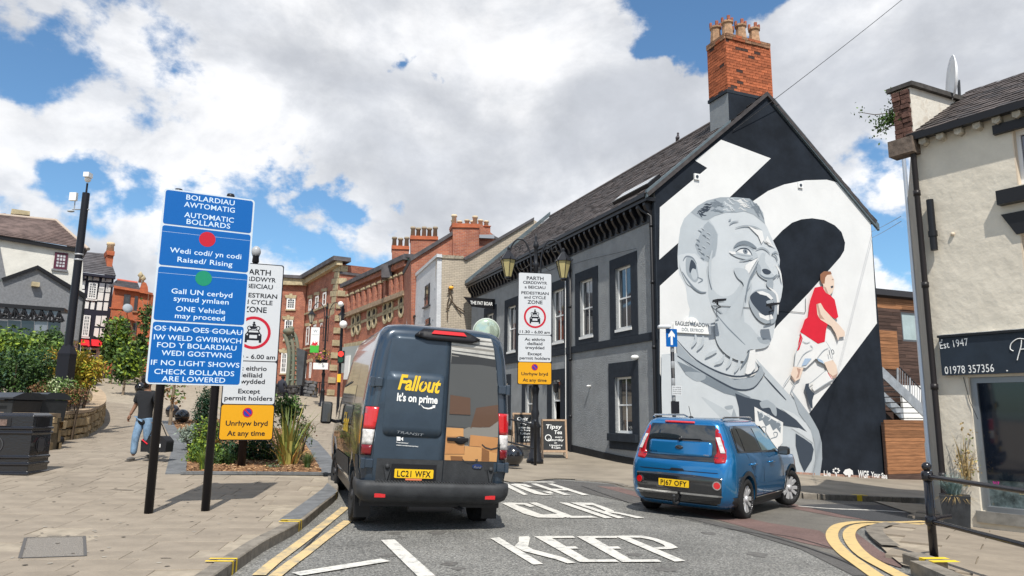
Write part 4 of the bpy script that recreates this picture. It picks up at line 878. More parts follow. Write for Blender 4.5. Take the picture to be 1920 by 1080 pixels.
paint(m_g1,b_([(960,700),(1060,740),(1150,810),(1195,880),(1208,965),(1120,900),(1040,850),(1100,850),(1160,880),(1080,790)]))
paint(m_g5,b_([(1075,890),(1140,930),(1195,970),(1210,1010),(1195,1090),(1140,1180),(1105,1100),(1075,980)]))
paint(m_g3,b_([(1040,560),(1180,750),(1215,810),(1247,870),(1270,960),(1273,1080),(1250,1260),(1190,1260),(1225,1080),(1215,960),(1180,850),(1100,740)]))
paint(m_g5,b_([(700,930),(790,1000),(760,1200),(600,1240),(640,1050)]))
# crest on the shirt
paint(m_mwhite,b_([(765,690),(980,808),(976,960),(905,1050),(850,1010),(772,840)]),name='painted_crest'); paint(m_g4,b_([(785,720),(965,820),(960,890),(930,850),(905,870),(880,820),(850,840),(825,790),(800,800)]))
paint(m_g3,b_([(805,660),(850,640),(880,650),(925,690),(930,760),(900,740),(880,700),(850,700),(820,700)]),sm=True)
line(m_g4,b_([(820,880),(820,845),(850,845),(850,880),(880,930),(905,985)]),.035); line(m_g4,b_([(915,915),(910,885),(935,885),(930,915),(890,930),(860,960)]),.035)
for x,y in ((800,740),(850,760),(930,810)): line(m_g1,b_([(x,y),(x+20,y-10),(x+35,y+20),(x+20,y+35)]),.05)
# running player in red
paint(m_mwhite,b_([(1110,140),(1200,170),(1290,200),(1345,330),(1350,350),(1290,375),(1225,330),(1150,400),(1060,390),(1070,280),(1085,230)]),name='painted_shorts')
paint(m_mskin,a_([(1262,740),(1300,695),(1340,700),(1362,740),(1362,800),(1350,835),(1330,855),(1330,870),(1285,830),(1280,780)]),name='painted_face'); paint(m_mhair,a_([(1258,740),(1258,700),(1285,678),(1335,678),(1345,700),(1310,705),(1295,725),(1290,770),(1270,770)]))
paint(m_g5,a_([(1335,790),(1355,785),(1355,800),(1338,805)])); paint(m_mskin2,a_([(1285,790),(1300,800),(1320,850),(1300,840)]))
paint(m_mskin2,a_([(1345,735),(1358,735),(1356,743),(1344,744)]))
paint(m_mred,a_([(1215,800),(1270,790),(1300,840),(1330,855),(1365,890),(1380,960),(1392,1020),(1370,1035),(1330,1010),(1310,1080)])+b_([(1300,120),(1290,205),(1240,220),(1180,180),(1105,130),(1120,100),(1140,40)])+a_([(1165,1020),(1180,900)]),name='painted_red_shirt')
paint(m_mskin,a_([(1228,925),(1260,915),(1285,960),(1340,1020),(1400,1080)])+b_([(1440,130),(1440,165),(1400,170),(1390,200),(1370,140),(1340,90),(1260,40),(1245,20)])+a_([(1235,1000)]),name='painted_arms'); paint(m_mskin2,a_([(1228,925),(1240,920),(1260,1000),(1290,1040),(1250,1030)]))
paint(m_mred,b_([(1108,140),(1125,180),(1100,260),(1083,275),(1095,200)])); paint(m_mskin,b_([(1055,390),(1130,400),(1105,480),(1070,500),(1035,450)])); paint(m_mskin2,b_([(1080,400),(1110,410),(1095,470),(1075,480),(1090,440)]))
paint(m_mskin,b_([(1285,360),(1350,340),(1375,380),(1388,440),(1350,475),(1315,430)])); paint(m_mskin2,b_([(1310,430),(1350,460),(1388,442),(1370,475),(1345,478)]))
paint(m_mwhite,b_([(1300,420),(1340,470),(1350,490),(1210,575),(1195,555),(1200,515)])); line(m_g3,b_([(1300,415),(1200,500),(1165,520)]),.03); line(m_g3,b_([(1345,490),(1280,530),(1210,575)]),.03); line(m_mred,b_([(1310,435),(1345,488)]),.03)
line(m_g3,b_([(1035,450),(1000,500),(975,540)]),.03); line(m_g3,b_([(1075,500),(1045,550),(1030,590)]),.03); line(m_mskin2,b_([(1040,470),(1070,510)]),.03)
paint(m_g5,b_([(1145,520),(1170,515),(1170,545),(1195,580),(1212,590),(1195,640),(1198,705),(1185,700),(1165,650),(1155,600),(1138,550)]),name='painted_boot')
paint(m_mblue,b_([(1140,330),(1190,330),(1150,380),(1115,385)])); paint(m_mblue,b_([(1230,325),(1270,345),(1285,370),(1240,350)]))
for q in ([(1120,200),(1150,215),(1180,205)],[(1080,390),(1130,300),(1200,260)],[(1180,230),(1200,250)],[(1060,390),(1072,290),(1120,170)],[(1350,350),(1335,270),(1295,200)],[(1230,330),(1280,270),(1320,250)]): line(m_g3,b_(q),.025)
mb=MB(); text(mb,gab,'10',b_([(1312,305)])[0],b_([(1350,300)])[0],10,o=.17); mb.build('painted_number',m_g5,mural)
# foot of the mural: words and small emblems
mb=MB(); text(mb,gab,'WGF',(1601,894),(1621,896),14,o=.17,bold=.03); mb.build('painted_words',m_mwhite,mural)
mb=MB(); text(mb,gab,'Your Space',(1625,893),(1663,897.5),10,o=.17,bold=.03); mb.build('painted_words',m_mwhite,mural)
mb=MB(); text(mb,gab,'Lle',(1537,891),(1550,892),10,o=.17,bold=.02); mb.build('painted_words',m_mwhite,mural)
paint(m_mwhite,[(1576,886),(1580,880),(1588,878),(1594,882),(1595,890),(1591,889),(1589,895),(1586,895),(1585,890),(1581,891),(1579,889)])
for k in range(7):
    w=k/7*2*math.pi; cx_,cy_=1563+5.5*math.cos(w),882+4*math.sin(w); paint(m_mwhite,[(cx_+2*math.cos(q),cy_+1.7*math.sin(q)) for q in [i*math.pi/3 for i in range(6)]])
mb=MB(); text(mb,gab,'FOCUS',(1552,901),(1575,901),4,o=.02,bold=.02); 
line(m_mwhite,[(1563,886),(1563,893)],.05)
# weather streaks on the painted wall
# rubble plinth under the gable
mb=MB(); r_=random.Random(3)
for i in range(70):
    u=GW*i/70; p0=gab.pt(u+.06,0); z=H(p0.x,p0.y)+offp(p0.x,p0.y)
    for k in range(1): mb.cbox(gab.pt(u+.065+r_.uniform(-.02,.02),z+.02+k*.075,.03),(.12,.09,.08),Matrix.Rotation(math.atan2(gd.y,gd.x)+r_.uniform(-.1,.1),3,'Z'))
mb.build('rubble_plinth',M('pink_rubble',(.36,.22,.17),.9,var=.35,vs=6,bump=.4,bs=20),pub,kind='stuff')
# things fixed on the gable
def floodlight(px,py,lab):
    u,v=gab.uv(px,py); t=thing('floodlight',lab,'floodlight',gab.pt(u,v),group='floodlights on the mural wall')
    m=MB(); m.tube([gab.pt(u+.35,v-.12,0),gab.pt(u+.3,v-.12,.3),gab.pt(u,v,.42)],.018,6); m.build('bracket',m_black,t)
    m=MB(); c=gab.pt(u,v,.5); m.prism([c+gd*-.18+Vector((0,0,-.04)),c+gd*.18+Vector((0,0,.02)),c+gd*.2+Vector((0,0,.09)),c+gd*-.15+Vector((0,0,.05))],gab.n*.22); m.build('lamp_head',m_black,t)
    m=MB(); m.tube([c+gd*.02,c+gd*.02+Vector((0,0,-.1))],.03,6); m.build('lamp_pivot',m_black,t)
    m=MB(); m.prism([c+gd*-.14+Vector((0,0,-.06)),c+gd*.14+Vector((0,0,-.01)),c+gd*.14+Vector((0,0,-.025)),c+gd*-.14+Vector((0,0,-.07))],gab.n*.18); m.build('lamp_glass',m_glass,t)
floodlight(1325,570,'black floodlight on the mural in front of the painted neck'); floodlight(1424,577,'black floodlight on the mural in front of the painted mouth')
mb=MB(); mb.tube([gab.pt(*gab.uv(x,y),.03) for x,y in [(1335,573),(1370,575),(1402,577),(1425,581),(1470,583),(1507,587),(1509,584),(1509,560)]],.008,5); one('power_cable',m_black,'thin black cable running between the floodlights across the mural','cable',mb)
mb=MB(); mb.tube([gab.pt(*gab.uv(x,y),.03) for x,y in [(1333,572),(1337,582),(1345,596),(1365,618),(1390,645)]],.007,5); one('power_cable',m_black,'thin black cable drooping from the floodlight across the painted jaw','cable',mb)
for px,py,l in ((1305,332,'small white square fitting near the top left of the mural'),(1499,348,'small white square fitting above the number loop of the mural')):
    u,v=gab.uv(px,py); m=MB(); m.pbox(gab,u-.1,u+.1,v-.1,v+.1,0,.06); o=m.build('wall_fitting',m_uw,None,label=l,cat='wall fitting'); m=MB(); m.disc(gab,u,v,.05,.06,.08,12); m.build('centre',m_g5,o)
# street name sign
sn=thing('street_name_sign','white street name sign with rounded crown top at left edge of the mural','street sign',gab.pt(.8,gab.uv(1296,617)[1]))
u0,v0=gab.uv(1261,622); u1,v1=gab.uv(1331,629.5); _,vt=gab.uv(1262,607); 
q=[(u0,v0-.02),(u1,v0-.02),(u1,vt),((u0+u1)/2+.26,vt)]+[((u0+u1)/2+.26*math.cos(R(w)),vt+.24*math.sin(R(w))) for w in range(20,180,20)]+[((u0+u1)/2-.26,vt),(u0,vt)]
m=MB(); m.pprism(gab,q,.03,.07); m.build('sign_plate',M('sign_white',(.78,.78,.76),.4,var=.05,vs=5),sn)
m=MB(); um=(u0+u1)/2; ptext(m,gab,'EAGLES MEADOW',um,v0+.20,u1-u0-.12,.13,o=.074,bold=.02); m.build('lettering',m_g5,sn); m=MB(); ptext(m,gab,'D\u00d4L ERYROD',um,v0+.035,(u1-u0)*.58,.10,o=.074,bold=.01); m.build('lettering',m_g4,sn)
m=MB(); 
for dx in (-.08,0,.08): poly(m,gab,[(um+dx-.025,vt+.02),(um+dx+.025,vt+.02),(um+dx*1.5,vt+.14)],.074,px=False)
m.pbox(gab,um-.1,um+.1,vt-.01,vt+.02,.0705,.0745); m.build('crown_emblem',m_g4,sn)
# pigeon
pg=rid+fd*5.2+Vector((0,0,.12)); m=MB(); m.ball(pg+Vector((0,0,.12)),.11,10,7,sc=(.8,1.2,.8)); m.ball(pg+Vector((0,-.1,.27)),.05,8,6); m.tube([pg+Vector((0,.08,.1)),pg+Vector((0,.25,.02))],[.06,.03],6); m.tube([pg+Vector((0,-.08,.18)),pg+Vector((0,-.1,.26))],[.05,.035],6); m.tube([pg+Vector((0.02,-.03,-.03)),pg+Vector((.02,-.03,.06))],.012,5)
bz=pg; one('pigeon',M('pigeon_grey',(.12,.11,.12),.8),'dark pigeon sitting on the ridge of the pub roof','bird',m)
# hanging pub sign
s0=fac.pt(fu(13.2),6.0,0); ss=thing('pub_sign','long black projecting sign board with white lettering at the far end of the pub','sign',s0)
hs=Plane(fac.pt(fu(14.2),0,1.5)*1.0+Vector((0,0,0)),-fac.n,(0,0,1)); 
A0=fac.pt(fu(14.1),0,1.55); hp=Plane(A0,(-fac.n.x,-fac.n.y,0),(0,0,1)); 
if hp.n.y>0: pass
za,zb=gab.uv(900,575)[1],0
pzt=D(885,570,36.4).z; m=MB(); m.hexa([hp.pt(0,pzt-.02,-.04),hp.pt(1.55,pzt-.5,-.04),hp.pt(1.55,pzt-.5,.04),hp.pt(.35,pzt-.45,.04)]+[hp.pt(-.05,pzt,-.04),hp.pt(1.55,pzt+.0,-.04),hp.pt(1.55,pzt+.0,.04),hp.pt(-.05,pzt,.04)]); m.build('sign_board',m_black,ss)
m=MB(); ptext(m,hp,'THE FAT BOAR',.85,pzt-.33,1.15,.17,o=.05 if hp.n.y<0 else -.05,bold=.02); m.build('lettering',m_uw,ss)
# ================= cream shop on the right corner =================
S0=Vector((7.43,12.74,0)); se=Vector((.5723,-.8200,0)); S1=S0+se*8; sh=Wall(S0,S1); SB=Vector((9.95,17.55,0)); shs=Wall(SB,S0)
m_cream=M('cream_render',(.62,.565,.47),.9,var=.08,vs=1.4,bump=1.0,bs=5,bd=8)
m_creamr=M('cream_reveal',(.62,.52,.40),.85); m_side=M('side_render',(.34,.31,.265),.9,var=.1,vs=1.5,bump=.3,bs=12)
m_navy=M('navy_board',(.018,.026,.038),.45,var=.15,vs=3)
m_upvc=M('white_upvc',(.72,.72,.72),.35); m_dblue=M('blue_glass',(.02,.03,.07),.03,spec=1,coat=.5)
shop=thing('shop','cream rendered corner shop with a navy fascia board and slate roof','shop',S0)
hs_=[(.56,7.2,.12,2.3),(1.6,3.0,5.42,6.38),(1.55,2.9,3.25,4.6)]
SZ=6.75
mb=wall_cells(sh,0,8,-1,SZ,hs_,rev=.2); mb.build('front_wall',m_cream,shop)
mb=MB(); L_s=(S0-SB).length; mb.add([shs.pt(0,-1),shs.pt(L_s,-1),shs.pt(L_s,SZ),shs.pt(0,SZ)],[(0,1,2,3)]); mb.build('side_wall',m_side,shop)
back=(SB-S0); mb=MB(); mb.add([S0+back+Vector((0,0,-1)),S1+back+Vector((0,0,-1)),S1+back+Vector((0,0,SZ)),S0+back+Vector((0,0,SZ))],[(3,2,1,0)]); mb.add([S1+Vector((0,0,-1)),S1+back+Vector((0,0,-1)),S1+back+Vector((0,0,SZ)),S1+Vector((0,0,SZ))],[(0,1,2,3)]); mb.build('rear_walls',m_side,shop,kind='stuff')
# windows
for (a,b,c,d) in hs_[1:]:
    window(sh,a,b,c,d,shop,m_upvc,m_dblue,dep=.17,cols=2,rows=1,sash=False,fr=.08,bar=.07)
    mb=MB(); mb.pbox(sh,a,a+.02,c,d,-.16,-.001); mb.build('window_reveal',m_creamr,shop)
mb=MB(); mb.pbox(sh,1.36,4,6.36,6.52,0,.09); mb.build('lintel',m_black,shop)
mb=MB(); mb.pbox(sh,1.33,4,5.12,5.36,0,.16); mb.build('sill',m_black,shop)
mb=MB(); mb.pprism(sh,[(1.33,4.97),(1.52,4.60),(4,4.6),(4,4.97)],0,.05); mb.build('lintel',m_black,shop)
# fascia
mb=MB(); mb.pbox(sh,.2,7.4,2.34,2.99,.03,.11); fas=mb.build('fascia_board',m_navy,shop)
mb=MB(); mb.pbox(sh,.19,7.42,2.99,3.03,.0,.15); mb.build('fascia_cap',m_black,fas)
mb=MB(); mb.pbox(sh,.2,7.4,3.03,3.045,.0,.10); mb.build('lead_strip',M('white_lead',(.5,.5,.48),.6,var=.4,vs=9),fas)
mb=MB(); text(mb,sh,'Est 1947',(1769,655),(1822,648),14,o=.113,bold=.0,space=1.05); mb.build('lettering',m_uw,fas)
mb=MB(); text(mb,sh,'01978 357356',(1778,702),(1870,697.5),15,o=.113,bold=.0,space=1.05); mb.build('lettering',m_uw,fas)
def stroke3(pl,pts,w,o,mat,name,parent,px=True):
    q=[pl.uv(*p) if px else p for p in pts]; q=curve2([tuple(x) for x in q],6,False); mb=MB(); mb.tube([pl.pt(u,v,o) for u,v in q],w,6); return mb.build(name,mat,parent)
stroke3(sh,[(1906,659),(1900,655),(1902,645),(1912,637),(1922,636),(1935,640),(1938,652),(1920,656)],.008,.118,m_uw,'lettering',fas)
stroke3(sh,[(1921,638),(1920,650),(1915,668),(1913,676)],.008,.118,m_uw,'lettering',fas)
for u,v in ((.25,2.95),(.27,2.38),(1.2,2.38)): 
    mb=MB(); mb.disc(sh,u,v,.012,.11,.115,8); mb.build('screw',m_uw,fas)
# shopfront
m_alu=M('grey_alu',(.25,.27,.29),.4,.6)
mb=MB(); mb.pbox(sh,.56,.66,.12,2.3,-.18,-.06).pbox(sh,.66,7.2,2.2,2.3,-.18,-.06).pbox(sh,.66,7.2,.12,.2,-.2,.02).pbox(sh,2.6,2.68,.2,2.2,-.18,-.08).pbox(sh,4.6,4.68,.2,2.2,-.18,-.08); sf=mb.build('shopfront_frame',m_alu,shop)
mb=MB(); 
for i in range(46): mb.pbox(sh,.67,7.1,2.19-i*.04,2.19-i*.04-.034,-.175,-.16)
mb.build('roller_shutter',M('dark_shutter',(.015,.018,.026),.4,.3),sf,kind='stuff')
mb=MB(); mb.pbox(sh,.66,2.6,.2,.62,-.14,-.13); pn=mb.build('pane',M('shop_glass',(.10,.13,.13),.06,spec=1,coat=.5,var=.7,vs=5),sf)
mb=MB(); mb.pbox(sh,.66,2.6,.62,2.2,-.10,-.095); mb.build('pane',M('dark_glass',(.006,.009,.016),.04,spec=.8),sf)
mb=MB(); ptext(mb,sh,'Birthday',1.35,.42,.5,.07,o=-.126); mb.build('window_lettering',M('gold_letter',(.35,.30,.15),.5),pn)
mb=MB(); ptext(mb,sh,'317',.79,.55,.10,.05,o=-.09,bold=.03); mb.build('window_lettering',M('magenta',(.6,.02,.3),.5),pn)
mb=MB(); mb.pbox(sh,.5,7.3,-.06,.12,.0,.05); mb.build('shopfront_sill',M('grey_sill',(.20,.19,.17),.8,var=.3,vs=4),shop)
mb=MB(); mb.pbox(sh,.5,7.6,-.6,-.22,.0,.10); mb.build('footing',M('dirty_footing',(.14,.12,.10),.9,var=.4,vs=6),shop)
mb=MB(); mb.pbox(sh,1.38,2.2,1.05,1.9,-.092,-.088); pt_=mb.build('notice',M('notice_dark',(.02,.02,.028),.5),sf)
mb=MB(); ptext(mb,sh,'Opening Hours',1.8,1.72,.55,.05,o=-.086); mb.build('lettering',m_alu,pt_)
# roof, gutter, corbels
sr=Vector((-sh.n.x,-sh.n.y,0)); 
P0=sh.pt(.0,SZ+.0,.2); P1=sh.pt(8,SZ-.0,.2); T0=sh.pt(.0,SZ+.0+1.7,-2.7); T1=sh.pt(8,SZ+.0+1.7,-2.7)
up_=(T0-P0); sl_=up_.length; up_.normalize(); n=se.cross(up_).normalized(); n=n if n.z>0 else -n
mb=MB(); mb.prism([P0,P1,T1,T0],-n*.1); ro=mb.build('roof',m_slate3,shop)
mb=MB(); r_=random.Random(8); rows=15
for i in range(rows):
    u=-(i%2)*.15
    while u<8:
        a=P0+se*max(u,0)+up_*(i*sl_/rows-.02)+n*(.025+r_.uniform(0,.012)); b=P0+se*(u+.29)+up_*(i*sl_/rows-.02)+n*(.025+r_.uniform(0,.012)); t=up_*(sl_/rows*1.2)-n*.018
        mb.add([a,b,b+t,a+t,a-n*.02,b-n*.02],[(0,1,2,3),(4,5,1,0)],r_.choice([0,0,1,2])); u+=.3
mb.build('slates',[m_slate2,m_slate,m_slate3],ro,kind='stuff')
mb=MB(); mb.prism([T0,T1,sh.pt(8,SZ,-5.4),sh.pt(0,SZ,-5.4)],-Vector((0,0,.1))); mb.build('rear_roof',m_slate3,shop)
mb=MB(); mb.prism([sh.pt(.1,SZ-.12,.1),sh.pt(8,SZ-.12,.1),sh.pt(8,SZ-.12,.24),sh.pt(.1,SZ-.12,.24)],Vector((0,0,.12))); mb.build('gutter',m_black,shop)
for i in range(26):
    u=.25+i*.3; mb=MB(); mb.pprism(sh,[(u-.06,SZ-.12),(u-.06,SZ-.2),(u,SZ-.24),(u+.06,SZ-.2),(u+.06,SZ-.12)],.0,.16); mb.build('corbel',M('corbel_stone',(.40,.36,.29),.9,var=.3,vs=9),shop)
# gable upstand with coping
mb=MB(); mb.prism([sh.pt(-.22,SZ-.05,.12),sh.pt(-.22,SZ+.95,.12),sh.pt(-.22,SZ+1.0,-.2),sh.pt(-.22,SZ+1.3,-2.6),sh.pt(-.22,SZ-.05,-2.6)],se*.32); ups=mb.build('gable_upstand',M('flaking_paint',(.66,.62,.54),.9,var=.25,vs=3,bump=.4,bs=14,col2=(.40,.32,.24),contrast=(.5,.8)),shop)
mb=MB(); mb.prism([sh.pt(-.3,SZ+.95,.2),sh.pt(-.3,SZ+1.03,.2),sh.pt(-.3,SZ+1.09,-.2),sh.pt(-.3,SZ+1.4,-2.7),sh.pt(-.3,SZ+1.3,-2.7)],se*.48); mb.build('coping',M('dark_coping',(.06,.055,.05),.9,var=.4,vs=7),ups)
mb=MB(); mb.box(-.19,.19,-.02,.16,0,.1)
r_=random.Random(5); m_wb=M('weathered_red_brick',(.10,.052,.04),.9,var=.4,vs=12,rand=.3,bump=.4,bs=40)
for i in range(10):
    for j in range(2):
        mb=MB(); u=-.21+j*.155+r_.uniform(-.01,.01); mb.pbox(sh,u,u+.145,SZ+.0+i*.092,SZ+.08+i*.092,.12,.16+r_.uniform(0,.03)); mb.build('brick',m_wb,ups)
mb=MB(); mb.pbox(sh,-.3,.14,SZ-.35,SZ-.05,0,.3); mb.build('kneeler_stone',M('kneeler',(.13,.10,.08),.9,var=.4,vs=8,bump=.4,bs=20),ups)
# pipes
mb=MB(); mb.tube([sh.pt(.06,SZ-.05,.25),sh.pt(.06,SZ-.3,.12),sh.pt(.06,-.15,.12)],.05,10); 
for z in (.6,2.1,3.9,5.6): mb.lathe(sh.pt(.06,z,.12),[(.062,0),(.062,.1)],10)
mb.build('drainpipe',M('brown_black_pipe',(.02,.017,.018),.4),shop)
mb=MB(); mb.tube([sh.pt(.26,5.48,.1),sh.pt(.26,4.55,.1)],.06,10).tube([sh.pt(.26,4.9,.1),sh.pt(.26,4.8,.1)],.075,10); mb.build('vent_pipe',m_black,shop)
mb=MB(); mb.ball(sh.pt(.55,4.8,.02),.035,8,6); mb.build('wall_boss',m_creamr,shop)
mb=MB(); mb.tube([sh.pt(.5,2.3,.02),sh.pt(.56,1.9,.02),sh.pt(.66,1.6,.02)],.006,4); mb.build('wall_cable',m_black,shop)
# satellite dish above the roof
dp=D(1795,150,13.6); dish=thing('satellite_dish','large white satellite dish seen edge-on behind the shop roof','satellite dish',D(1802,195,13.9))
m=MB(); ax=Vector((-.93,.36,.08)).normalized(); R0=.5
prof=[(0.001,-.0),(R0*.35,.015),(R0*.7,.05),(R0,.11),(R0,.125),(R0*.7,.065),(.001,.02)]; m_=None
m.lathe(dp,prof,28,axis=ax); m.build('dish',M('dish_white',(.85,.85,.84),.45),dish)
m=MB(); m.tube([dp-ax*.02,D(1800,195,13.9),D(1803,225,13.9)],.03,8); m.tube([D(1800,185,13.9),D(1812,205,13.9)],.04,6); m.build('mast',m_alu,dish)
# ================= timber-clad building, stairs and boarded fence =================
tp=Plane(gab.pt(0,0,-3.2),gd,(0,0,1)); m_tb=M('weathered_board',(.075,.045,.035),.8,var=.35,vs=4,rand=.35,stretch=(.35,.35,5),bump=.3,bs=12); m_tb2=M('warm_board',(.26,.12,.055),.75,var=.3,vs=4,rand=.25,stretch=(.35,.35,5),bump=.3,bs=12)
tim=thing('timber_building','flat-roofed building clad in weathered dark boards behind the gable','building',tp.pt(10,H(13,28)))
uL,_=tp.uv(1620,560); uR=uL+7; _,zt=tp.uv(1650,568); _,zb=tp.uv(1660,770); wz0=tp.uv(1700,640)[1]; wz1=tp.uv(1690,585)[1]; wu0=tp.uv(1690,600)[0]; wu1=wu0+1.05
mb=wall_cells(tp,uL,uR,-2,zt+.3,[(wu0,wu1,wz0,wz1)]); mb.build('wall',m_tb,tim)
mb=MB(); mb.hexa([tp.pt(u,z,o) for z in(zt+.3,zt+.55) for u,o in((uL-.1,.25),(uR,.25),(uR,-5),(uL-.1,-5))]); mb.build('flat_roof',M('roof_felt',(.035,.035,.04),.8),tim)
z=zb-.0; i=0
while z<zt+.2:
    u=uL+.02-(i*.37)%1.3
    while u<uR:
        a,b=max(u,uL+.01),min(u+2.4,uR); u+=2.4
        if b-a<.1: continue
        for (s0,s1) in ([(a,b)] if not(wz0-.1<z+.07<wz1+.1) else [(a,min(b,wu0-.06)),(max(a,wu1+.06),b)]):
            if s1-s0<.05: continue
            m=MB(); m.pbox(tp,s0,s1-.006,z+.006,z+.14,.0,.028+rnd.uniform(0,.008)); m.build('board',m_tb2 if z>zt-.35 else m_tb,tim)
    z+=.145; i+=1
window(tp,wu0,wu1,wz0,wz1,tim,M('grey_frame',(.09,.10,.11),.4),M('pale_glass',(.34,.42,.42),.15,spec=.7,var=.12,vs=2),dep=.06,cols=1,rows=1,sash=False,blind=m_uw)
# warm boarded door panel
du0,du1=tp.uv(1643,640)[0],tp.uv(1680,640)[0]; dz0=tp.uv(1660,692)[1]; dz1=tp.uv(1660,626)[1]
z=dz0; 
while z<dz1: 
    m=MB(); m.pbox(tp,du0,du1,z,z+.135,.03,.075); m.build('board',m_tb2,tim); z+=.145
# fence of brown boards in front
fp=Plane(gab.pt(0,0,.18),gd,(0,0,1)); fu0=fp.uv(1661,850)[0]; fu1=fu0+3.3; fz1=fp.uv(1700,792)[1]; gr=fp.pt(fu0+.6,0); fz0=H(gr.x,gr.y)+offp(gr.x,gr.y)-.03
fen=thing('board_fence','brown horizontal board fence between the mural gable and the steel column','fence',fp.pt(fu0,fz0))
m=MB(); m.pbox(fp,fu0,fu1,fz0-.2,fz1,-.1,0); m.build('backing',m_tb,fen)
m=MB(); m.pbox(fp,fu0,fu1,fz0-.3,fz0+.2,0,.035); m.build('kickboard',m_tb,fen)
z=fz0+.21; 
while z<fz1:
    m=MB(); m.pbox(fp,fu0+rnd.uniform(0,.02),fu1,z,z+.112,0,.022+rnd.uniform(0,.006)); m.build('board',m_tb2,fen); z+=.12
# steel stairs
sp=Plane(gab.pt(0,0,-1.4),gd,(0,0,1)); m_galv=M('galvanised',(.42,.44,.46),.45,.6,var=.15,vs=5)
st=thing('steel_staircase','galvanised steel staircase with railings behind the board fence','staircase',sp.pt(11,0)); 
p=lambda x,y,o=0:sp.pt(*sp.uv(x,y),o)
for o in (0,-1.1):
    m=MB(); a,b,c,d=[sp.uv(*q) for q in ((1654,708),(1740,790),(1740,768),(1654,688))]; m.pprism(sp,[a,b,c,d],o-.02,o+.02); m.build('stringer',m_galv,st)
for i in range(9):
    x=1660+i*10; y=704+i*10.2; u,v=sp.uv(x,y); m=MB(); m.pbox(sp,u-.14,u+.14,v,v+.03,-1.08,-.03); m.build('tread',m_galv,st)
m=MB(); m.tube([p(1652,705-35),p(1680,706-35),p(1688,690),p(1745,748)] if 0 else [p(1686,688),p(1745,748)],.022,6); m.build('handrail',m_black,st)
m=MB(); m.tube([p(1654,706),p(1680,707)],.02,6).tube([p(1655,708),p(1745,790)],.02,6); m.build('lower_rail',m_black,st)
for i in range(13):
    x=1683+i*4.6; m=MB(); m.tube([p(x,max(690,690+(x-1688)*1.02)),p(x,738+(x-1688)*.97)],.012 if i%5 else .04,5); m.build('baluster',m_galv,st)
m=MB(); m.hexa([sp.pt(u,z,o) for z in (sp.uv(1655,703)[1]-.06,sp.uv(1655,703)[1]) for u,o in ((8.6,.0),(sp.uv(1658,700)[0]+.1,.0),(sp.uv(1658,700)[0]+.1,-1.2),(8.6,-1.2))]); m.build('landing',m_galv,st)
m=MB(); m.pprism(sp,[sp.uv(*q) for q in [(1640,706),(1648,706),(1748,806),(1748,840),(1640,840)]][::-1],-1.35,-1.3); m.build('added_dark_backing',mk_dark(),st)  # dark sheet added so the gaps below the stairs read black
# pale wall seen through the stairs
wp=Plane(gab.pt(0,0,-2.6),gd,(0,0,1)); q=[wp.uv(1690,722),wp.uv(1765,745)]; m=MB(); m.pbox(wp,q[0][0],q[0][0]+3,-1,q[0][1],-.1,0); o=m.build('yard_wall',m_uw,None,label='low white yard wall seen through the steel staircase',cat='wall')
# steel column and its foot
lp=D(1744,860,16.3); bz_=H(lp.x,lp.y); top=D(1708,405,16.3); lc=thing('steel_column','tall galvanised steel lamp column rising beside the cream shop','lamp column',(lp.x,lp.y,bz_))
m=MB(); m.tube([Vector((lp.x+.0,lp.y,bz_)),Vector((lp.x,lp.y,bz_+1.4)),Vector((lp.x,lp.y,bz_+1.45)),Vector((lp.x,lp.y,top.z+1.5))],[.085,.085,.07,.045],14); m.build('shaft',M('bright_steel',(.55,.57,.60),.35,.7),lc)
m=MB(); m.tube([Vector((lp.x,lp.y,top.z+1.5)),Vector((lp.x+.3,lp.y,top.z+1.7)),Vector((lp.x+.9,lp.y,top.z+1.75))],.03,8); m.cbox((lp.x+1.1,lp.y,top.z+1.73),(.5,.18,.08)); m.build('lantern_arm',m_galv,lc)
# overhead wires
def wire(a,b,sag,lab,r=.006):
    m=MB(); m.tube([a.lerp(b,i/12)-Vector((0,0,sag*4*(i/12)*(1-i/12))) for i in range(13)],r,5); one('overhead_wire',m_black,lab,'wire',m)
wire(gab.pt(*gab.uv(1372,246),.05),D(1790,-82,25.5),.1,'single overhead wire rising from the pub chimney out of the top of the view',.011)
wire(D(1630,436,27.5),sh.pt(-.02,5.55,-.1)+Vector((0.2,1.0,0)),.02,'upper wire of the pair between the mural gable and the cream shop')
wire(D(1630,448,27.5),sh.pt(-.02,5.45,-.1)+Vector((.2,1.0,0)),.02,'lower wire of the pair between the mural gable and the cream shop')
# corner railing
rb=G(1752,1048,.05); rb.z=H(rb.x,rb.y)+.05; rail=thing('guard_rail','black painted guard railing with round finials on the corner pavement','railing',rb)
m_rb=M('gloss_black',(.012,.011,.014),.22,bump=.08,bs=14,spec=.6)
rdir=Vector((.86,-.5,0)).normalized(); tz=D(1740,878,rb.y).z
e2=D(1920,918,7.0); rdir=Vector((e2.x-rb.x,e2.y-rb.y,0)).normalized(); 
z1=D(1745,893,rb.y).z-rb.z; z2=D(1750,977,rb.y).z-rb.z; zt_=D(1742,870,rb.y).z-rb.z
for k in range(3):
    c=rb+rdir*(k*1.75); c.z=H(c.x,c.y)+.05; m=MB(); m.lathe(c,[(.045,0),(.045,zt_-.13)],14); m.lathe(c,[(.05,z1-.05),(.062,z1-.03),(.062,z1+.04),(.05,z1+.06)],14); m.lathe(c,[(.05,z2-.05),(.062,z2-.03),(.062,z2+.04),(.05,z2+.06)],14); m.ball(c+Vector((0,0,zt_-.03)),.052,14,9); m.lathe(c,[(.03,zt_-.11),(.055,zt_-.09),(.03,zt_-.07)],12); m.lathe(c,[(.11,-.03),(.08,.0),(.05,.015)],12); m.build('post',m_rb,rail)
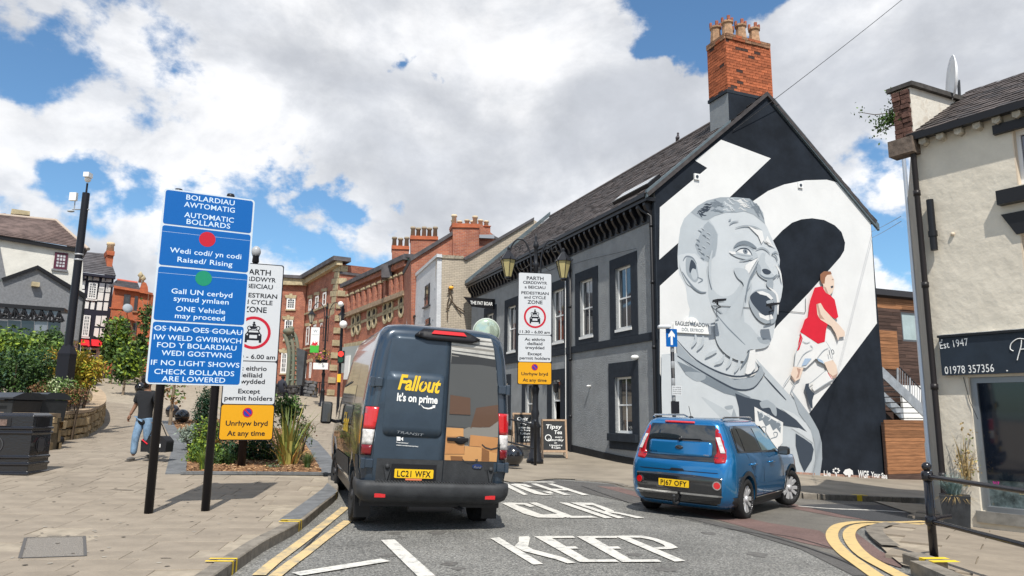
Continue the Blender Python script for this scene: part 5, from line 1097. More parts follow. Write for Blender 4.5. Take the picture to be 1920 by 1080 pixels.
for z in (z1,z2):
    m=MB(); m.tube([rb+Vector((0,0,z)),rb+rdir*3.5+Vector((0,0,z-.02))],.027,10); m.build('rail',m_rb,rail)
m=MB(); b2=rb+Vector((0,0,z2)); d2=Vector((.9,.8,0)); m.tube([b2,b2+Vector((.16,.12,.02)),b2+Vector((.34,.2,.03))],.027,8); m.build('rail_stub',m_rb,rail)
# planter with blue grass
pc=G(1812,1000,.05); pc=Vector((7.02,11.75,0)); pc.z=H(pc.x,pc.y)+.05; pln=thing('planter','dark square planter of blue-grey grass against the shop wall','planter',pc)
m=MB(); rr=Matrix.Rotation(R(-30),3,'Z'); m.hexa([pc+rr@Vector((a*.17,b*.17,0)) for a,b in((-1,-1),(1,-1),(1,1),(-1,1))]+[pc+rr@Vector((a*.21,b*.21,.5)) for a,b in((-1,-1),(1,-1),(1,1),(-1,1))]); m.build('tub',M('planter_dark',(.03,.032,.035),.6,var=.3,vs=6),pln)
def grass(c,n,h,spread,w,mats,seed,parent,name='grass_blades',droop=.5,lean=None,**k):
    r=random.Random(seed); mb=MB()
    for _ in range(n):
        a=r.uniform(0,6.283); s=spread*r.uniform(.15,1); hh=h*r.uniform(.6,1.1); d=Vector((math.cos(a),math.sin(a),0)); b=Vector(c)+d*s*.2+Vector((r.uniform(-1,1),r.uniform(-1,1),0))*spread*.12; t=Vector((-d.y,d.x,0))*w*.5; P=[]
        for i in range(4):
            f=i/3; q=b+d*s*f**1.6+Vector((0,0,hh*(f-droop*(s/spread)*f**2.5))); ww=(1-f)**.7 if i<3 else 0.05; P+=[q-t*ww,q+t*ww]
        mb.add(P,[(0,1,3,2),(2,3,5,4),(4,5,7,6)],r.randrange(len(mats)))
    return mb.build(name,mats,parent,**k)
m_bg=M('blue_grass',(.20,.28,.27),.7); m_bg2=M('blue_grass_b',(.12,.19,.18),.7); m_str=M('straw_grass',(.42,.31,.14),.8); m_str2=M('straw_brown',(.22,.15,.06),.8)
grass(pc+Vector((0,0,.5)),260,.38,.34,.012,[m_bg,m_bg2,m_bg],3,pln,droop=.45); grass(pc+Vector((0,0,.48)),160,.1,.36,.014,[m_str,m_str2],4,pln,name='dry_grass',droop=2.4)
grass(sh.pt(.42,.5,.12),26,1.0,.3,.02,[m_str2,m_str],6,pln,name='dead_stems',droop=.25)
foliage('dead_seed_heads',[(sh.pt(.45,.9,.12).x,sh.pt(.45,.9,.12).y,.85,.16,.16,.22),(sh.pt(.5,1.2,.12).x,sh.pt(.5,1.2,.12).y,1.3,.07,.08,.25)],170,.03,[m_str,m_str2,M('drab_green',(.16,.19,.06),.8)],pln,seed=2,clump=4)
# shrub on the gable parapet
g=lambda x,y,z=12.9:D(x,y,z)
shr=thing('wall_shrub','leafy green shrub growing out of the shop parapet','shrub',g(1690,225)); m_bark=M('bark',(.09,.065,.045),.9,var=.3,vs=9)
bl=[]
for pts in ([(1690,222),(1668,212),(1640,215),(1610,210)],[(1688,215),(1676,185),(1668,168)],[(1692,235),(1670,235),(1650,248)]):
    m=MB(); m.tube([g(*p) for p in pts],[.018,.012,.008,.005][:len(pts)],5); m.build('branch',m_bark,shr)
for x,y,r_ in ((1612,210,.045),(1635,225,.06),(1645,240,.07),(1660,228,.11),(1675,222,.12),(1682,210,.09),(1668,212,.08),(1650,225,.05),(1672,190,.03),(1668,172,.03),(1684,195,.05),(1647,252,.04)):
    c=g(x,y); bl.append((c.x,c.y,c.z,r_,r_,r_*.8))
foliage('leaves',bl,560,.04,[M('leaf_bright',(.10,.17,.035),.6),M('leaf_mid',(.05,.10,.02),.6),M('leaf_dark',(.025,.05,.015),.6)],shr,seed=5,clump=6,inner=.2)
# ================= vehicles =================
class Ring:
    "body as stacked plan outlines: w(z), y0(z), y1(z) and corner radii; rear faces -y"
    def __init__(s,zs,w,y0,y1,rr,rf,bow=.0,bowf=.0):
        s.zs=zs; s.w=w; s.y0=y0; s.y1=y1; s.rr=rr; s.rf=rf; s.bow=bow; s.bowf=bowf
    def at(s,arr,z):
        if isinstance(arr,(int,float)): return arr
        return float(np.interp(z,s.zs,arr))
    def P(s,z): return [s.at(a,z) for a in (s.w,s.y0,s.y1,s.rr,s.rf)]
    def rear(s,x,z,o=0):
        w,y0,y1,rr,rf=s.P(z); ax=min(abs(x),w-1e-3); y=y0+s.bow*(ax/w)**2
        if ax>w-rr: d=ax-(w-rr); y+=rr-math.sqrt(max(0,rr*rr-d*d))
        return Vector((x,y-o,z))
    def side(s,y,z,sg=1,o=0):
        w,y0,y1,rr,rf=s.P(z); x=w; yb=y0+s.bow
        if y<yb+rr: d=min(rr,yb+rr-y); x=w-rr+math.sqrt(max(0,rr*rr-d*d))
        if y>y1-rf: d=min(rf,y-(y1-rf)); x=w-rf+math.sqrt(max(0,rf*rf-d*d))
        return Vector((sg*(x+o),y,z))
    def loop(s,z):
        w,y0,y1,rr,rf=s.P(z); pts=[]
        for i in range(9): x=-(w-rr)+2*(w-rr)*i/8; pts.append((x,y0+s.bow*(x/w)**2))
        yb=y0+s.bow*((w-rr)/w)**2
        for i in range(1,8): a=math.pi/2*i/8; pts.append((w-rr+rr*math.sin(a),yb+rr-rr*math.cos(a)))
        for i in range(11): pts.append((w,yb+rr+(y1-rf-yb-rr)*i/10))
        for i in range(1,8): a=math.pi/2*i/8; pts.append((w-rf+rf*math.cos(a),y1-rf+rf*math.sin(a)))
        for i in range(9): x=(w-rf)-2*(w-rf)*i/8; pts.append((x,y1))
        for i in range(1,8): a=math.pi/2*i/8; pts.append((-(w-rf)-rf*math.sin(a),y1-rf+rf*math.cos(a)))
        for i in range(11): pts.append((-w,y1-rf-(y1-rf-yb-rr)*i/10))
        for i in range(1,8): a=math.pi/2*i/8; pts.append((-(w-rr)-rr*math.cos(a),yb+rr-rr*math.sin(a)))
        return [(x,y,z) for x,y in pts]
    def mesh(s,levels=None):
        lv=levels or s.zs; L_=[s.loop(z) for z in lv]; n=len(L_[0]); mb=MB(); V=[p for l in L_ for p in l]
        mb.add(V,[(i*n+j,i*n+(j+1)%n,(i+1)*n+(j+1)%n,(i+1)*n+j) for i in range(len(lv)-1) for j in range(n)],0,True)
        mb.add(L_[-1],[tuple(range(n))],0,True); mb.add(L_[0],[tuple(range(n-1,-1,-1))],0,False); return mb
def bool_cut(o,cutters):
    for mb in cutters:
        c=mb.build('cutter',m_black,o.parent,world=False); m=o.modifiers.new('c','BOOLEAN'); m.object=c; m.solver='EXACT'; m.operation='DIFFERENCE'
        dg=bpy.context.evaluated_depsgraph_get(); dg.update(); me=bpy.data.meshes.new_from_object(o.evaluated_get(dg)); o.modifiers.clear(); o.data=me; bpy.data.objects.remove(c)
def patch(fn,polyg,o,mat,name,parent,cell=.08,th=0,flip=False,sm=True):
    mb=sheet(polyg,cell,lambda u,v:fn(u,v,o)); 
    if flip: mb.f=[f[::-1] for f in mb.f]
    mb.sm=[sm]*len(mb.f); ob=mb.build(name,mat,parent,world=False)
    if th:
        sd_=ob.modifiers.new('s','SOLIDIFY'); sd_.thickness=th; sd_.offset=-1
    return ob
m_tyre=M('tyre',(.018,.018,.019),.85,var=.2,vs=20,bump=.2,bs=60); m_alloy=M('alloy',(.62,.62,.63),.35,.45,coat=.5); m_dkpl=M('dark_plastic',(.035,.037,.040),.6,var=.25,vs=5,bump=.15,bs=60); m_hub=M('dark_wheel',(.06,.06,.065),.5,.4)
m_plate=M('plate_yellow',(.75,.47,.015),.35); m_ink=M('plate_black',(.008,.008,.008),.4); m_red=M('red_lens',(.55,.008,.012),.12,coat=.8,spec=.8); m_redd=M('red_lens_dark',(.16,.004,.008),.15,coat=.8); m_clear=M('clear_lens',(.62,.60,.58),.15,coat=.8,var=.35,vs=14); m_chrome=M('chrome',(.7,.7,.7),.12,1.0)
def wheel(c,r,w,sg,parent,spokes=10,alloy=True,steer=0,name='wheel'):
    "sg: +1 outer face towards +x"
    c=Vector(c); Rm=Matrix.Rotation(steer,3,'Z'); ax=Rm@Vector((sg,0,0)); m=MB()
    m.lathe(c,[(r*.62,-w/2),(r*.9,-w/2),(r*.985,-w*.38),(r,-w*.2),(r,w*.2),(r*.985,w*.38),(r*.9,w/2),(r*.70,w/2),(r*.66,w*.42),(r*.6,.0)],36,axis=ax); t=m.build(name,m_tyre,parent,world=False)
    m=MB(); b=Rm@Vector((0,1,0)); z=Vector((0,0,1)); mt=m_alloy if alloy else m_hub
    n=36
    for (r0,o0,r1,o1) in ((r*.70,w*.5,r*.66,w*.36),(r*.66,w*.36,r*.60,w*.05),):
        V=[];Fs=[]
        for j in range(n):
            a=2*math.pi*j/n; d=b*math.cos(a)+z*math.sin(a); V+=[c+ax*o0+d*r0,c+ax*o1+d*r1]
        m.add(V,[(2*j,2*((j+1)%n),2*((j+1)%n)+1,2*j+1) if 1 else 0 for j in range(n)],0,True)
    for j in range(spokes):
        a=2*math.pi*j/spokes+(.13 if j%2 else -.13)*(2*math.pi/spokes/.63 if alloy else 0)*.35; d=b*math.cos(a)+z*math.sin(a); e=ax.cross(d).normalized(); p0=c+ax*w*.34+d*r*.10; p1=c+ax*w*.42+d*r*.64; s0,s1=(.024,.036) if alloy else (.05,.06)
        m.hexa([p0-e*s0-ax*.03,p0+e*s0-ax*.03,p1+e*s1-ax*.03,p1-e*s1-ax*.03,p0-e*s0,p0+e*s0,p1+e*s1*.8,p1-e*s1*.8])
    m.lathe(c+ax*w*.3,[(r*.16,0),(r*.16,.03),(r*.10,.045)],16,axis=ax); m.build('rim',mt,t,world=False)
    m=MB(); m.lathe(c,[(r*.6,-.02),(r*.6,0)],24,axis=ax); m.build('wheel_back',m_dkpl,t,world=False)
def local_plane(mat,y=0.0):
    R3=mat.to_3x3(); return Plane(mat@Vector((0,y,0)),R3@Vector((1,0,0)),R3@Vector((0,0,1)))
# ---------- van ----------
VM=Matrix.Translation(Vector((-1.03,9.95,.055)))@Matrix.Rotation(R(17.5),4,'Z')@Matrix.Rotation(R(2.4),4,'Y')
# forward pitch follows the slope of the road
VM=VM@Matrix.Rotation(R(.9),4,'X')
van=thing('delivery_van','dark blue-grey high-roof delivery van with yellow lettering and printed rear doors, seen from behind','van',mat=VM)
m_van=M('van_paint',(.028,.046,.070),.22,.3,coat=.8,spec=.5,var=.06,vs=1); m_vand=M('dusty_van_paint',(.036,.055,.078),.38,.2,coat=.35,var=.15,vs=2)
zs=[.42,.5,.62,.8,1.0,1.3,1.6,1.9,2.15,2.35,2.5,2.6,2.68,2.73,2.76]
vr=Ring(zs,w=[.95,.99,1.0,1.02,1.025,1.025,1.01,.985,.955,.93,.90,.875,.83,.76,.66],
 y0=[.06,.03,.02,.01,.0,.0,.0,.01,.02,.03,.045,.06,.10,.17,.30],
 y1=[5.75,5.85,5.9,5.92,5.9,5.55,4.75,4.35,4.1,3.95,3.85,3.75,3.6,3.4,3.1],
 rr=[.14]*10+[.15,.16,.2,.25,.3],rf=[.35,.38,.4,.42,.42,.42,.42,.42,.42,.42,.42,.42,.4,.4,.35],bow=.03)
body=vr.mesh().build('body',m_van,van,world=False)
WR=.355; WX=.86; wy1,wy2=.98,4.55
def cutter(y,z,r,x0,x1):
    m=MB(); m.lathe((x0,y,z),[(r,0),(r,x1-x0)],28,axis=(1,0,0),sm=False); return m
bool_cut(body,[cutter(wy1,.38,.46,.55,1.3),cutter(wy1,.38,.46,-1.3,-.55),cutter(wy2,.40,.47,.55,1.3),cutter(wy2,.40,.47,-1.3,-.55)])
m=MB(); m.box(-.95,.95,.15,5.6,.30,.6); m.build('underbody',m_black,van,world=False)
for sg in (-1,1):
    for y,st_ in ((wy1,0),(wy2,R(5))):
        zz=-.055+.0*y if 0 else 0; wheel((sg*.88,y,WR-.01),WR,.235,sg,van,spokes=6,alloy=False,steer=st_)
# side details: swage, sliding rail, lower cladding, mud flaps
for sg in (-1,1):
    patch(lambda u,v,o:vr.side(u,v,sg,o),[(1.50,.55),(4.05,.55),(4.05,.80),(1.50,.82)],.012,m_dkpl,'side_moulding',van,.4,flip=sg>0)
    patch(lambda u,v,o:vr.side(u,v,sg,o),[(2.5,1.96),(4.0,1.9),(4.0,1.93),(2.5,1.99)],.01,m_dkpl,'door_rail',van,.4,flip=sg>0)
    patch(lambda u,v,o:vr.side(u,v,sg,o),[(4.2,1.32),(5.1,1.32),(4.6,1.75),(4.3,1.9),(4.2,1.9)],.006,m_glass,'side_window',van,.2,flip=sg>0)
    for yy in (1.6,2.75,4.1): patch(lambda u,v,o:vr.side(u,v,sg,o),[(yy,.6),(yy+.012,.6),(yy+.012,2.3),(yy,2.3)],.002,m_black,'panel_gap',van,.3,flip=sg>0)
    m=MB(); m.box(sg*.78 if sg>0 else -1.0,1.0 if sg>0 else -.78,.40,.43,.12,.62); m.build('mud_flap',m_black,van,world=False)
    # door mirror
    m=MB(); m.cbox((sg*1.22,4.75,1.42),(.20,.16,.42)); mi_=m.build('door_mirror',m_black,van,world=False,bevel=.04)
    m=MB(); m.cbox((sg*1.22,4.665,1.42),(.155,.006,.34)); m.build('mirror_glass',m_glass,mi_,world=False,bevel=.01)
    m=MB(); m.tube([(sg*1.0,4.85,1.25),(sg*1.2,4.78,1.3)],.035,6); m.build('mirror_arm',m_black,mi_,world=False)
# reflective side with lettering
patch(lambda u,v,o:vr.side(u,v,-1,o),[(1.6,.95),(3.9,.95),(3.9,1.9),(1.6,1.9)],.004,M('glossy_side',(.03,.035,.04),.06,.3,coat=1),'side_panel',van,.3)
sp_=Plane((-1.035,1.7,0),(0,-1,0),(0,0,1)); V,Fs=text_mesh('Fallout',.02,.25); mb=MB(); xs=[a[0] for a in V]; x0,x1=min(xs),max(xs)
mb.add([vr.side(1.95-(.0)-(-1)*0+ (1-(a[0]-x0)/(x1-x0))*1.0,1.18+a[1]*.42,-1,.012) for a in V],Fs); m_fy=M('fallout_yellow',(.78,.50,.03),.5); mb.build('lettering',m_fy,van,world=False)
# rear doors
rear=lambda u,v,o=0:vr.rear(u,v,o)
_,seamx=0,0
def rp(px,py): return local_plane(VM,-.02).uv(px,py)
# seam in local x from the picture
sx0=rp(828,900)[0]; sx1=rp(848,640)[0]; sx=(sx0+sx1)/2
print('van seam',sx0,sx1,'plate',rp(738,893),rp(812,898),'roof',rp(760,604),'cornerR',rp(957,850),'bumper',rp(700,935),'tailL',rp(694,782),rp(686,875),'doorbottom',rp(703,878),'R',rp(955,800))
def wl(z): return vr.at(vr.w,z)
def dpoly(x0f,x1f,zsq): return [(x0f(z),z) for z in zsq]+[(x1f(z),z) for z in reversed(zsq)]
zq=[.86,1.2,1.6,2.0,2.3,2.5,2.58]
inl=lambda z:-(wl(z)-.20) if z>1.5 or z<.9 else -(wl(z)-.20)
inr=lambda z:(wl(z)-.20)
zq2=[.56]+zq
ld=patch(rear,dpoly(lambda z:-(wl(z)-.17),lambda z:sx-.006,zq2),.018,m_vand,'rear_door',van,.12,th=.014)
rd=patch(rear,dpoly(lambda z:sx+.006,lambda z:(wl(z)-.17),zq2),.018,m_vand,'rear_door',van,.12,th=.014)
# lower dark strip of the doors
patch(rear,[(-.80,.56),(sx-.006,.56),(sx-.006,.93),(-.80,.93)],.028,m_dkpl,'lower_panel',ld,.15); patch(rear,[(sx+.006,.56),(.80,.56),(.80,.93),(sx+.006,.93)],.028,m_dkpl,'lower_panel',rd,.15)
# pressed upper window panel (blank) as a stepped plate
patch(rear,rrect(-.76,sx-.05,1.22,2.08,.08),.026,m_vand,'pressed_panel',ld,.15,th=.01)
# print on the right door: van interior with boxes, no figure
def vprint(pts,mat,name,k,px=True,par=None):
    q=[rp(*p) for p in pts] if px else pts
    q=[(min(max(u,sx+.008),wl(v)-.185),max(v,.935)) for u,v in q]
    return patch(rear,q,.0195+k*.0008,mat,name,par or rd,.15)
m_pd=M('print_dark',(.030,.032,.034),.35,coat=.3); m_pg=M('print_grey',(.20,.19,.17),.35,coat=.3); m_pl=M('print_light',(.42,.41,.38),.35,coat=.3,var=.2,vs=4); m_pb=M('print_cardboard',(.42,.20,.075),.4,coat=.3,var=.08,vs=2); m_pb2=M('print_cardboard_light',(.50,.26,.10),.4,coat=.3,var=.06,vs=2); m_pbd=M('print_cardboard_dark',(.20,.09,.035),.4,coat=.3); m_pm=M('print_mid',(.075,.078,.078),.35,coat=.3); m_pbr=M('print_brownish',(.10,.055,.035),.4,coat=.3)
e=[(sx+.008,.935)]+[(sx+.008,2.55)]+[(wl(z)-.19,z) for z in (2.55,2.3,2.0,1.6,1.2,.935)]
vprint([(x,z) for x,z in e],m_pm,'printed_wrap',1,px=False)
Zv=lambda L_:[(600+x/5.32,590+y/5.32) for x,y in L_]; Zw=lambda L_:[(600+x/5.32,790+y/5.32) for x,y in L_]
vprint(Zv([(1325,190),(1500,210),(1800,245),(1862,330),(1868,640),(1850,1060),(1790,1075),(1830,700),(1800,560),(1310,480)]),m_pl,'printed_wrap',2)
for i,(y0,y1) in enumerate(((215,222),(262,275),(300,318),(352,362),(392,410),(430,440))): vprint(Zv([(1322,y0),(1780,y0+55),(1790,y1+60),(1320,y1)]),[m_pg,m_pm][i%2],'printed_wrap',3)
vprint(Zv([(1318,380),(1800,450),(1845,560),(1760,525),(1600,500),(1310,490)]),m_pd,'printed_wrap',4)
vprint(Zv([(1310,490),(1600,500),(1760,525),(1825,600),(1822,900),(1800,1060)])+Zw([(1800,10),(1700,60),(1500,70),(1262,45)]),m_pm,'printed_wrap',5)
vprint(Zv([(1560,930),(1800,900),(1800,1060)])+Zw([(1700,60),(1500,70)]),m_pbr,'printed_wrap',6)
vprint(Zw([(1255,150),(1480,60),(1700,55),(1815,0),(1815,160),(1490,160),(1480,250),(1240,260)]),m_pg,'printed_wrap',6)
# generic plain shapes where the photograph has a character: stacked parcels and a lighter column of packing
for i,(q,mt) in enumerate(((Zw([(1500,135),(1815,165),(1815,320),(1610,305),(1610,255),(1490,245)]),m_pb),(Zw([(1445,245),(1615,260),(1612,400),(1590,500),(1235,490),(1240,330),(1440,330)]),m_pb2),(Zw([(1615,262),(1690,300),(1690,400),(1615,398)]),m_pbd),(Zw([(1690,305),(1815,320),(1815,410),(1690,400)]),m_pb2),(Zw([(1600,395),(1815,410),(1810,508),(1585,500)]),m_pb),(Zw([(1240,150),(1440,160),(1440,325),(1240,325)]),m_pb),(Zw([(1300,345),(1420,350),(1420,480),(1300,480)]),m_pbd))): vprint(q,mt,'printed_parcel',7+i)
for i,(q) in enumerate((Zw([(1240,60),(1430,70),(1430,155),(1240,150)]),Zv([(1300,800),(1500,830),(1500,1000),(1290,990)]))): vprint(q,[m_pb2,m_pbr][i],'printed_parcel',14+i)
def smile(cx,cy,w,par,mat,k=16):
    q=[rp(cx+dx*w,cy+dy*w) for dx,dy in [(-.5,-.12),(-.32,.06),(0,.16),(.3,.09),(.46,-.04),(.44,-.08),(.28,.03),(0,.09),(-.3,.0),(-.46,-.15)]]; patch(rear,q,.0195+k*.0008,mat,'smile_arrow',par,.2)
    q=[rp(cx+dx*w,cy+dy*w) for dx,dy in [(.32,-.12),(.5,-.14),(.46,.05),(.42,.04),(.44,-.09),(.33,-.08)]]; patch(rear,q,.0195+k*.0008,mat,'smile_arrow',par,.2)
smile(921,838,36,rd,m_pd); smile(881,865,30,rd,m_pd,17); smile(924,884,31,rd,m_pd)
def vtext(s,p0,p1,h,mat,par,bold=0,shear=0,o=.024,space=1.0,name='lettering'):
    a=Vector(rp(*p0)); b=Vector(rp(*p1)); hh=abs(rp(p0[0],p0[1]-h)[1]-a.y); V,Fs=text_mesh(s,bold,shear,space); xs=[q[0] for q in V]; x0,x1=min(xs),max(xs); t=b-a; n=Vector((-t.y,t.x)).normalized(); mb=MB(); P=[]
    for q in V:
        c=a+t*((q[0]-x0)/(x1-x0))+n*(q[1]/CAP*hh); P.append(vr.rear(c.x,c.y,o))
    mb.add(P,Fs); return mb.build(name,mat,par,world=False)
vtext('Fallout',(746,729),(825,737),29,m_fy,ld,bold=.03,shear=.22,o=.031)
q=[rp(*p) for p in Zv([(1065,635),(1020,690),(1035,695),(1000,765),(1060,700),(1042,692)])]; patch(rear,q,.0325,m_vand,'lightning_bolt',ld,.2)
vtext("It's on prime",(744,751),(820,757),15,m_uw,ld,bold=.03,o=.031)
q=[rp(*p) for p in Zv([(1000,893),(1040,925),(1085,930),(1125,915),(1118,905),(1150,903),(1145,935),(1138,928),(1110,940),(1075,944),(1030,932)])]; patch(rear,q,.032,m_uw,'smile_arrow',ld,.2)
vtext('TRANSIT',(744,812),(794,818),5,M('badge_silver',(.4,.42,.45),.25,.8),ld,bold=.0,shear=.2,o=.03)
q=[rp(*p) for p in Zw([(765,152),(803,155),(803,195),(765,192)])]; patch(rear,q,.031,m_uw,'camera_symbol',ld,.2); q=[rp(*p) for p in Zw([(806,175),(828,155),(828,198)])]; patch(rear,q,.031,m_uw,'camera_symbol',ld,.2)
vtext('Privacy Questions?',(743,830),(765,832),2.2,m_uw,ld,o=.031,bold=.02); vtext('amazon.com/aboutyourprivacy',(743,835),(784,838),2.2,m_uw,ld,o=.031,bold=.02)
c=rp(894.5,874.5); q=[(c[0]+.072*math.cos(i*math.pi/9),c[1]+.032*math.sin(i*math.pi/9)) for i in range(18)]; bd=patch(rear,q,.04,M('badge_blue',(.01,.03,.12),.2,coat=.8),'maker_badge',rd,.2); 
mb=MB(); vtext('Ford',(888,877.5),(902,878.5),4.5,m_chrome,bd,bold=.01,shear=.3,o=.044)
# seam, door hinges, handle
patch(rear,[(sx-.006,.56),(sx+.006,.56),(sx+.006,2.6),(sx-.006,2.6)],.012,m_black,'door_gap',van,.2)
for sg in (-1,1):
    for z in (.86,1.92):
        x=sg*(wl(z)-.09); m=MB(); p_=vr.rear(x,z,.03); m.cbox(p_+Vector((0,.0,0)),(.17,.06,.12)); m.cbox(p_+Vector((sg*.05,-.02,0)),(.06,.06,.14)); m.build('hinge',m_van,van,world=False,bevel=.012)
    m=MB(); z=.83; x=rp(725,890)[0] if sg<0 else rp(919,900)[0]; 
    p_=vr.rear(x,z,.05); m.ball(p_,.035,12,8); m.prism([p_+Vector((-.05,.02,0)),p_+Vector((0,.02,-.2)),p_+Vector((.05,.02,0)),p_+Vector((0,.02,.05))],(0,-.02,0)); m.build('door_stop',m_dkpl,ld if sg<0 else rd,world=False)
m=MB(); h=rp(858,824); p_=vr.rear(h[0],h[1],.03); m.cbox(p_,(.30,.05,.05)); m.ball(p_+Vector((.04,0,-.01)),.07,12,8,sc=(1.3,.4,.8)); m.build('door_handle',m_black,rd,world=False,bevel=.01)
# tail lights
def tail(sg):
    X=lambda z,d:sg*(wl(z)-d)
    def pt_(z0,z1,mat,nm):
        q=[(X(z,.015),z) for z in np.linspace(z0,z1,5)]+[(X(z,.155+.03*math.sin((z-1.2)*3)),z) for z in np.linspace(z1,z0,5)]
        o=patch(rear,q,.03,mat,nm,tl,.05,th=.03,flip=False); return o
    q=[(X(z,.005),z) for z in np.linspace(.96,1.60,6)]+[(X(z,.165+.03*math.sin((z-1.2)*3)),z) for z in np.linspace(1.60,.96,6)]
    tl=patch(rear,q,.016,m_black,'tail_light',van,.05,th=.03); 
    pt_(1.30,1.59,m_red,'red_lens'); pt_(1.10,1.295,m_clear,'clear_lens'); pt_(.97,1.095,m_redd,'red_lens')
tail(-1); tail(1)
# bumper with step, reflectors, plate
zb_=[.36,.42,.5,.58,.64]; vb=Ring(zb_,w=[.93,1.0,1.03,1.035,1.03],y0=[.02,-.11,-.15,-.16,-.14],y1=[.55,.52,.5,.5,.5],rr=.16,rf=.03,bow=.04)
bmp=vb.mesh().build('rear_bumper',m_dkpl,van,world=False); bool_cut(bmp,[cutter(wy1,.38,.48,.5,1.4),cutter(wy1,.38,.48,-1.4,-.5)])
for sg in (-1,1):
    patch(lambda u,v,o:vr.side(u,v,sg,o),[(.12,.55),(.5,.8),(.5,.95),(.16,.95),(.10,.7)],.012,m_dkpl,'bumper_corner',van,.2,flip=sg>0)
    m=MB(); p_=vb.rear(sg*.74,.47,.006); m.cbox(p_,(.14,.012,.05)); m.build('reflector',m_red,bmp,world=False)
m=MB()
for i in range(40): x=-.8+i*.041; p_=vb.rear(x,.6,-.03); m.cbox(p_+Vector((0,.03,.045)),(.022,.10,.02))
m.build('step_tread',m_dkpl,bmp,world=False,kind='stuff')
pl0=rp(737,913); pl1=rp(812,893); pcx=(pl0[0]+pl1[0])/2; pcz=.745
PP=Plane(vr.rear(pcx,pcz,.045),(1,0,0),(0,0,1)); m=MB(); m.pbox(PP,-.30,.30,-.10,.12,-.03,-.005); m.build('plate_recess',m_black,ld,world=False)
m=MB(); m.pprism(PP,rrect(-.26,.26,-.058,.058,.012),0,.006); npl=m.build('number_plate',m_plate,ld,world=False)
m=MB(); ptext(m,PP,'LC21 WFX',0,-.04,.45,.08,o=.0075,bold=.025,space=1.12); m.build('lettering',m_ink,npl,world=False)
m=MB(); m.pbox(PP,-.11,.11,-.085,-.062,0,.003); m.build('plate_strip',M('orange_strip',(.7,.2,.1),.5),npl,world=False)
# high brake light
zc=2.60; m=MB(); cpt=vr.rear(.0,zc,0); pts=[]
q=[(-.42,2.60),(-.30,2.695),(.30,2.695),(.50,2.60),(.40,2.545),(-.25,2.545)]
sp3=patch(lambda u,v,o:vr.rear(u,min(v,2.74),o)+Vector((0,.0,0)),q,.07,m_black,'brake_light',van,.06,th=.08)
patch(rear,[(-.20,2.625),(-.16,2.675),(.26,2.675),(.30,2.625)],.088,m_red,'red_lens',sp3,.1)
m=MB(); m.tube([(-.3,.25,.32),(.3,.25,.32)],.10,10); m.tube([(.35,.3,.3),(.42,-.0,.28)],.03,8); m.build('exhaust',m_hub,van,world=False)
# windscreen
# ---------- small blue car ----------
KM=Matrix.Translation(Vector((2.68,12.03,-.03)))@Matrix.Rotation(R(-36),4,'Z')@Matrix.Rotation(R(1.8),4,'Y')
car=thing('parked_car','metallic blue boxy hatchback in front of the mural, seen from its rear corner','car',mat=KM)
m_blue=M('car_blue',(.010,.165,.39),.2,.55,coat=1.0,spec=.6); m_gb=M('gloss_black_trim',(.012,.013,.015),.12,coat=.8,spec=.7); m_cg=M('car_glass',(.012,.016,.018),.02,spec=1.0,coat=.8); m_cgl=M('car_glass_light',(.10,.15,.15),.03,spec=1.0,coat=.8)
zk=[.20,.28,.36,.48,.60,.72,.84,.94,1.00,1.06,1.20,1.36,1.48,1.54,1.58,1.605]
kr_=Ring(zk,w=[.78,.85,.88,.895,.90,.90,.895,.885,.872,.855,.80,.735,.68,.645,.60,.50],
 y0=[.16,.07,.03,.01,.0,.01,.03,.075,.115,.125,.15,.185,.215,.24,.29,.42],
 y1=[3.95,4.05,4.12,4.14,4.14,4.12,4.06,3.98,3.45,2.95,2.75,2.50,2.32,2.22,2.10,1.90],
 rr=[.24,.26,.27,.27,.27,.26,.25,.24,.22,.20,.18,.17,.17,.17,.2,.2],rf=[.4,.5,.55,.55,.55,.55,.5,.5,.45,.35,.30,.28,.26,.25,.22,.2],bow=.07)
lv=sorted(set(zk+[.42,.54,.66,.78,.9,.97,1.03,1.1,1.15,1.28,1.42]))
kb_=kr_.mesh(lv).build('body',m_blue,car,world=False); KW=.335; ky1,ky2=.80,3.37
bool_cut(kb_,[cutter(ky1,.33,.385,.55,1.2),cutter(ky1,.33,.385,-1.2,-.55),cutter(ky2,.33,.385,.5,1.2),cutter(ky2,.33,.385,-1.2,-.5)])
m=MB(); m.box(-.78,.78,.3,3.8,.17,.7); m.build('underbody',m_black,car,world=False)
for sg in (-1,1):
    wheel((sg*.79,ky1,KW),KW,.215,sg,car,spokes=10); wheel((sg*.79,ky2,KW),KW,.215,sg,car,spokes=10,steer=R(-22))
krear=lambda u,v,o=0:kr_.rear(u,v,o)
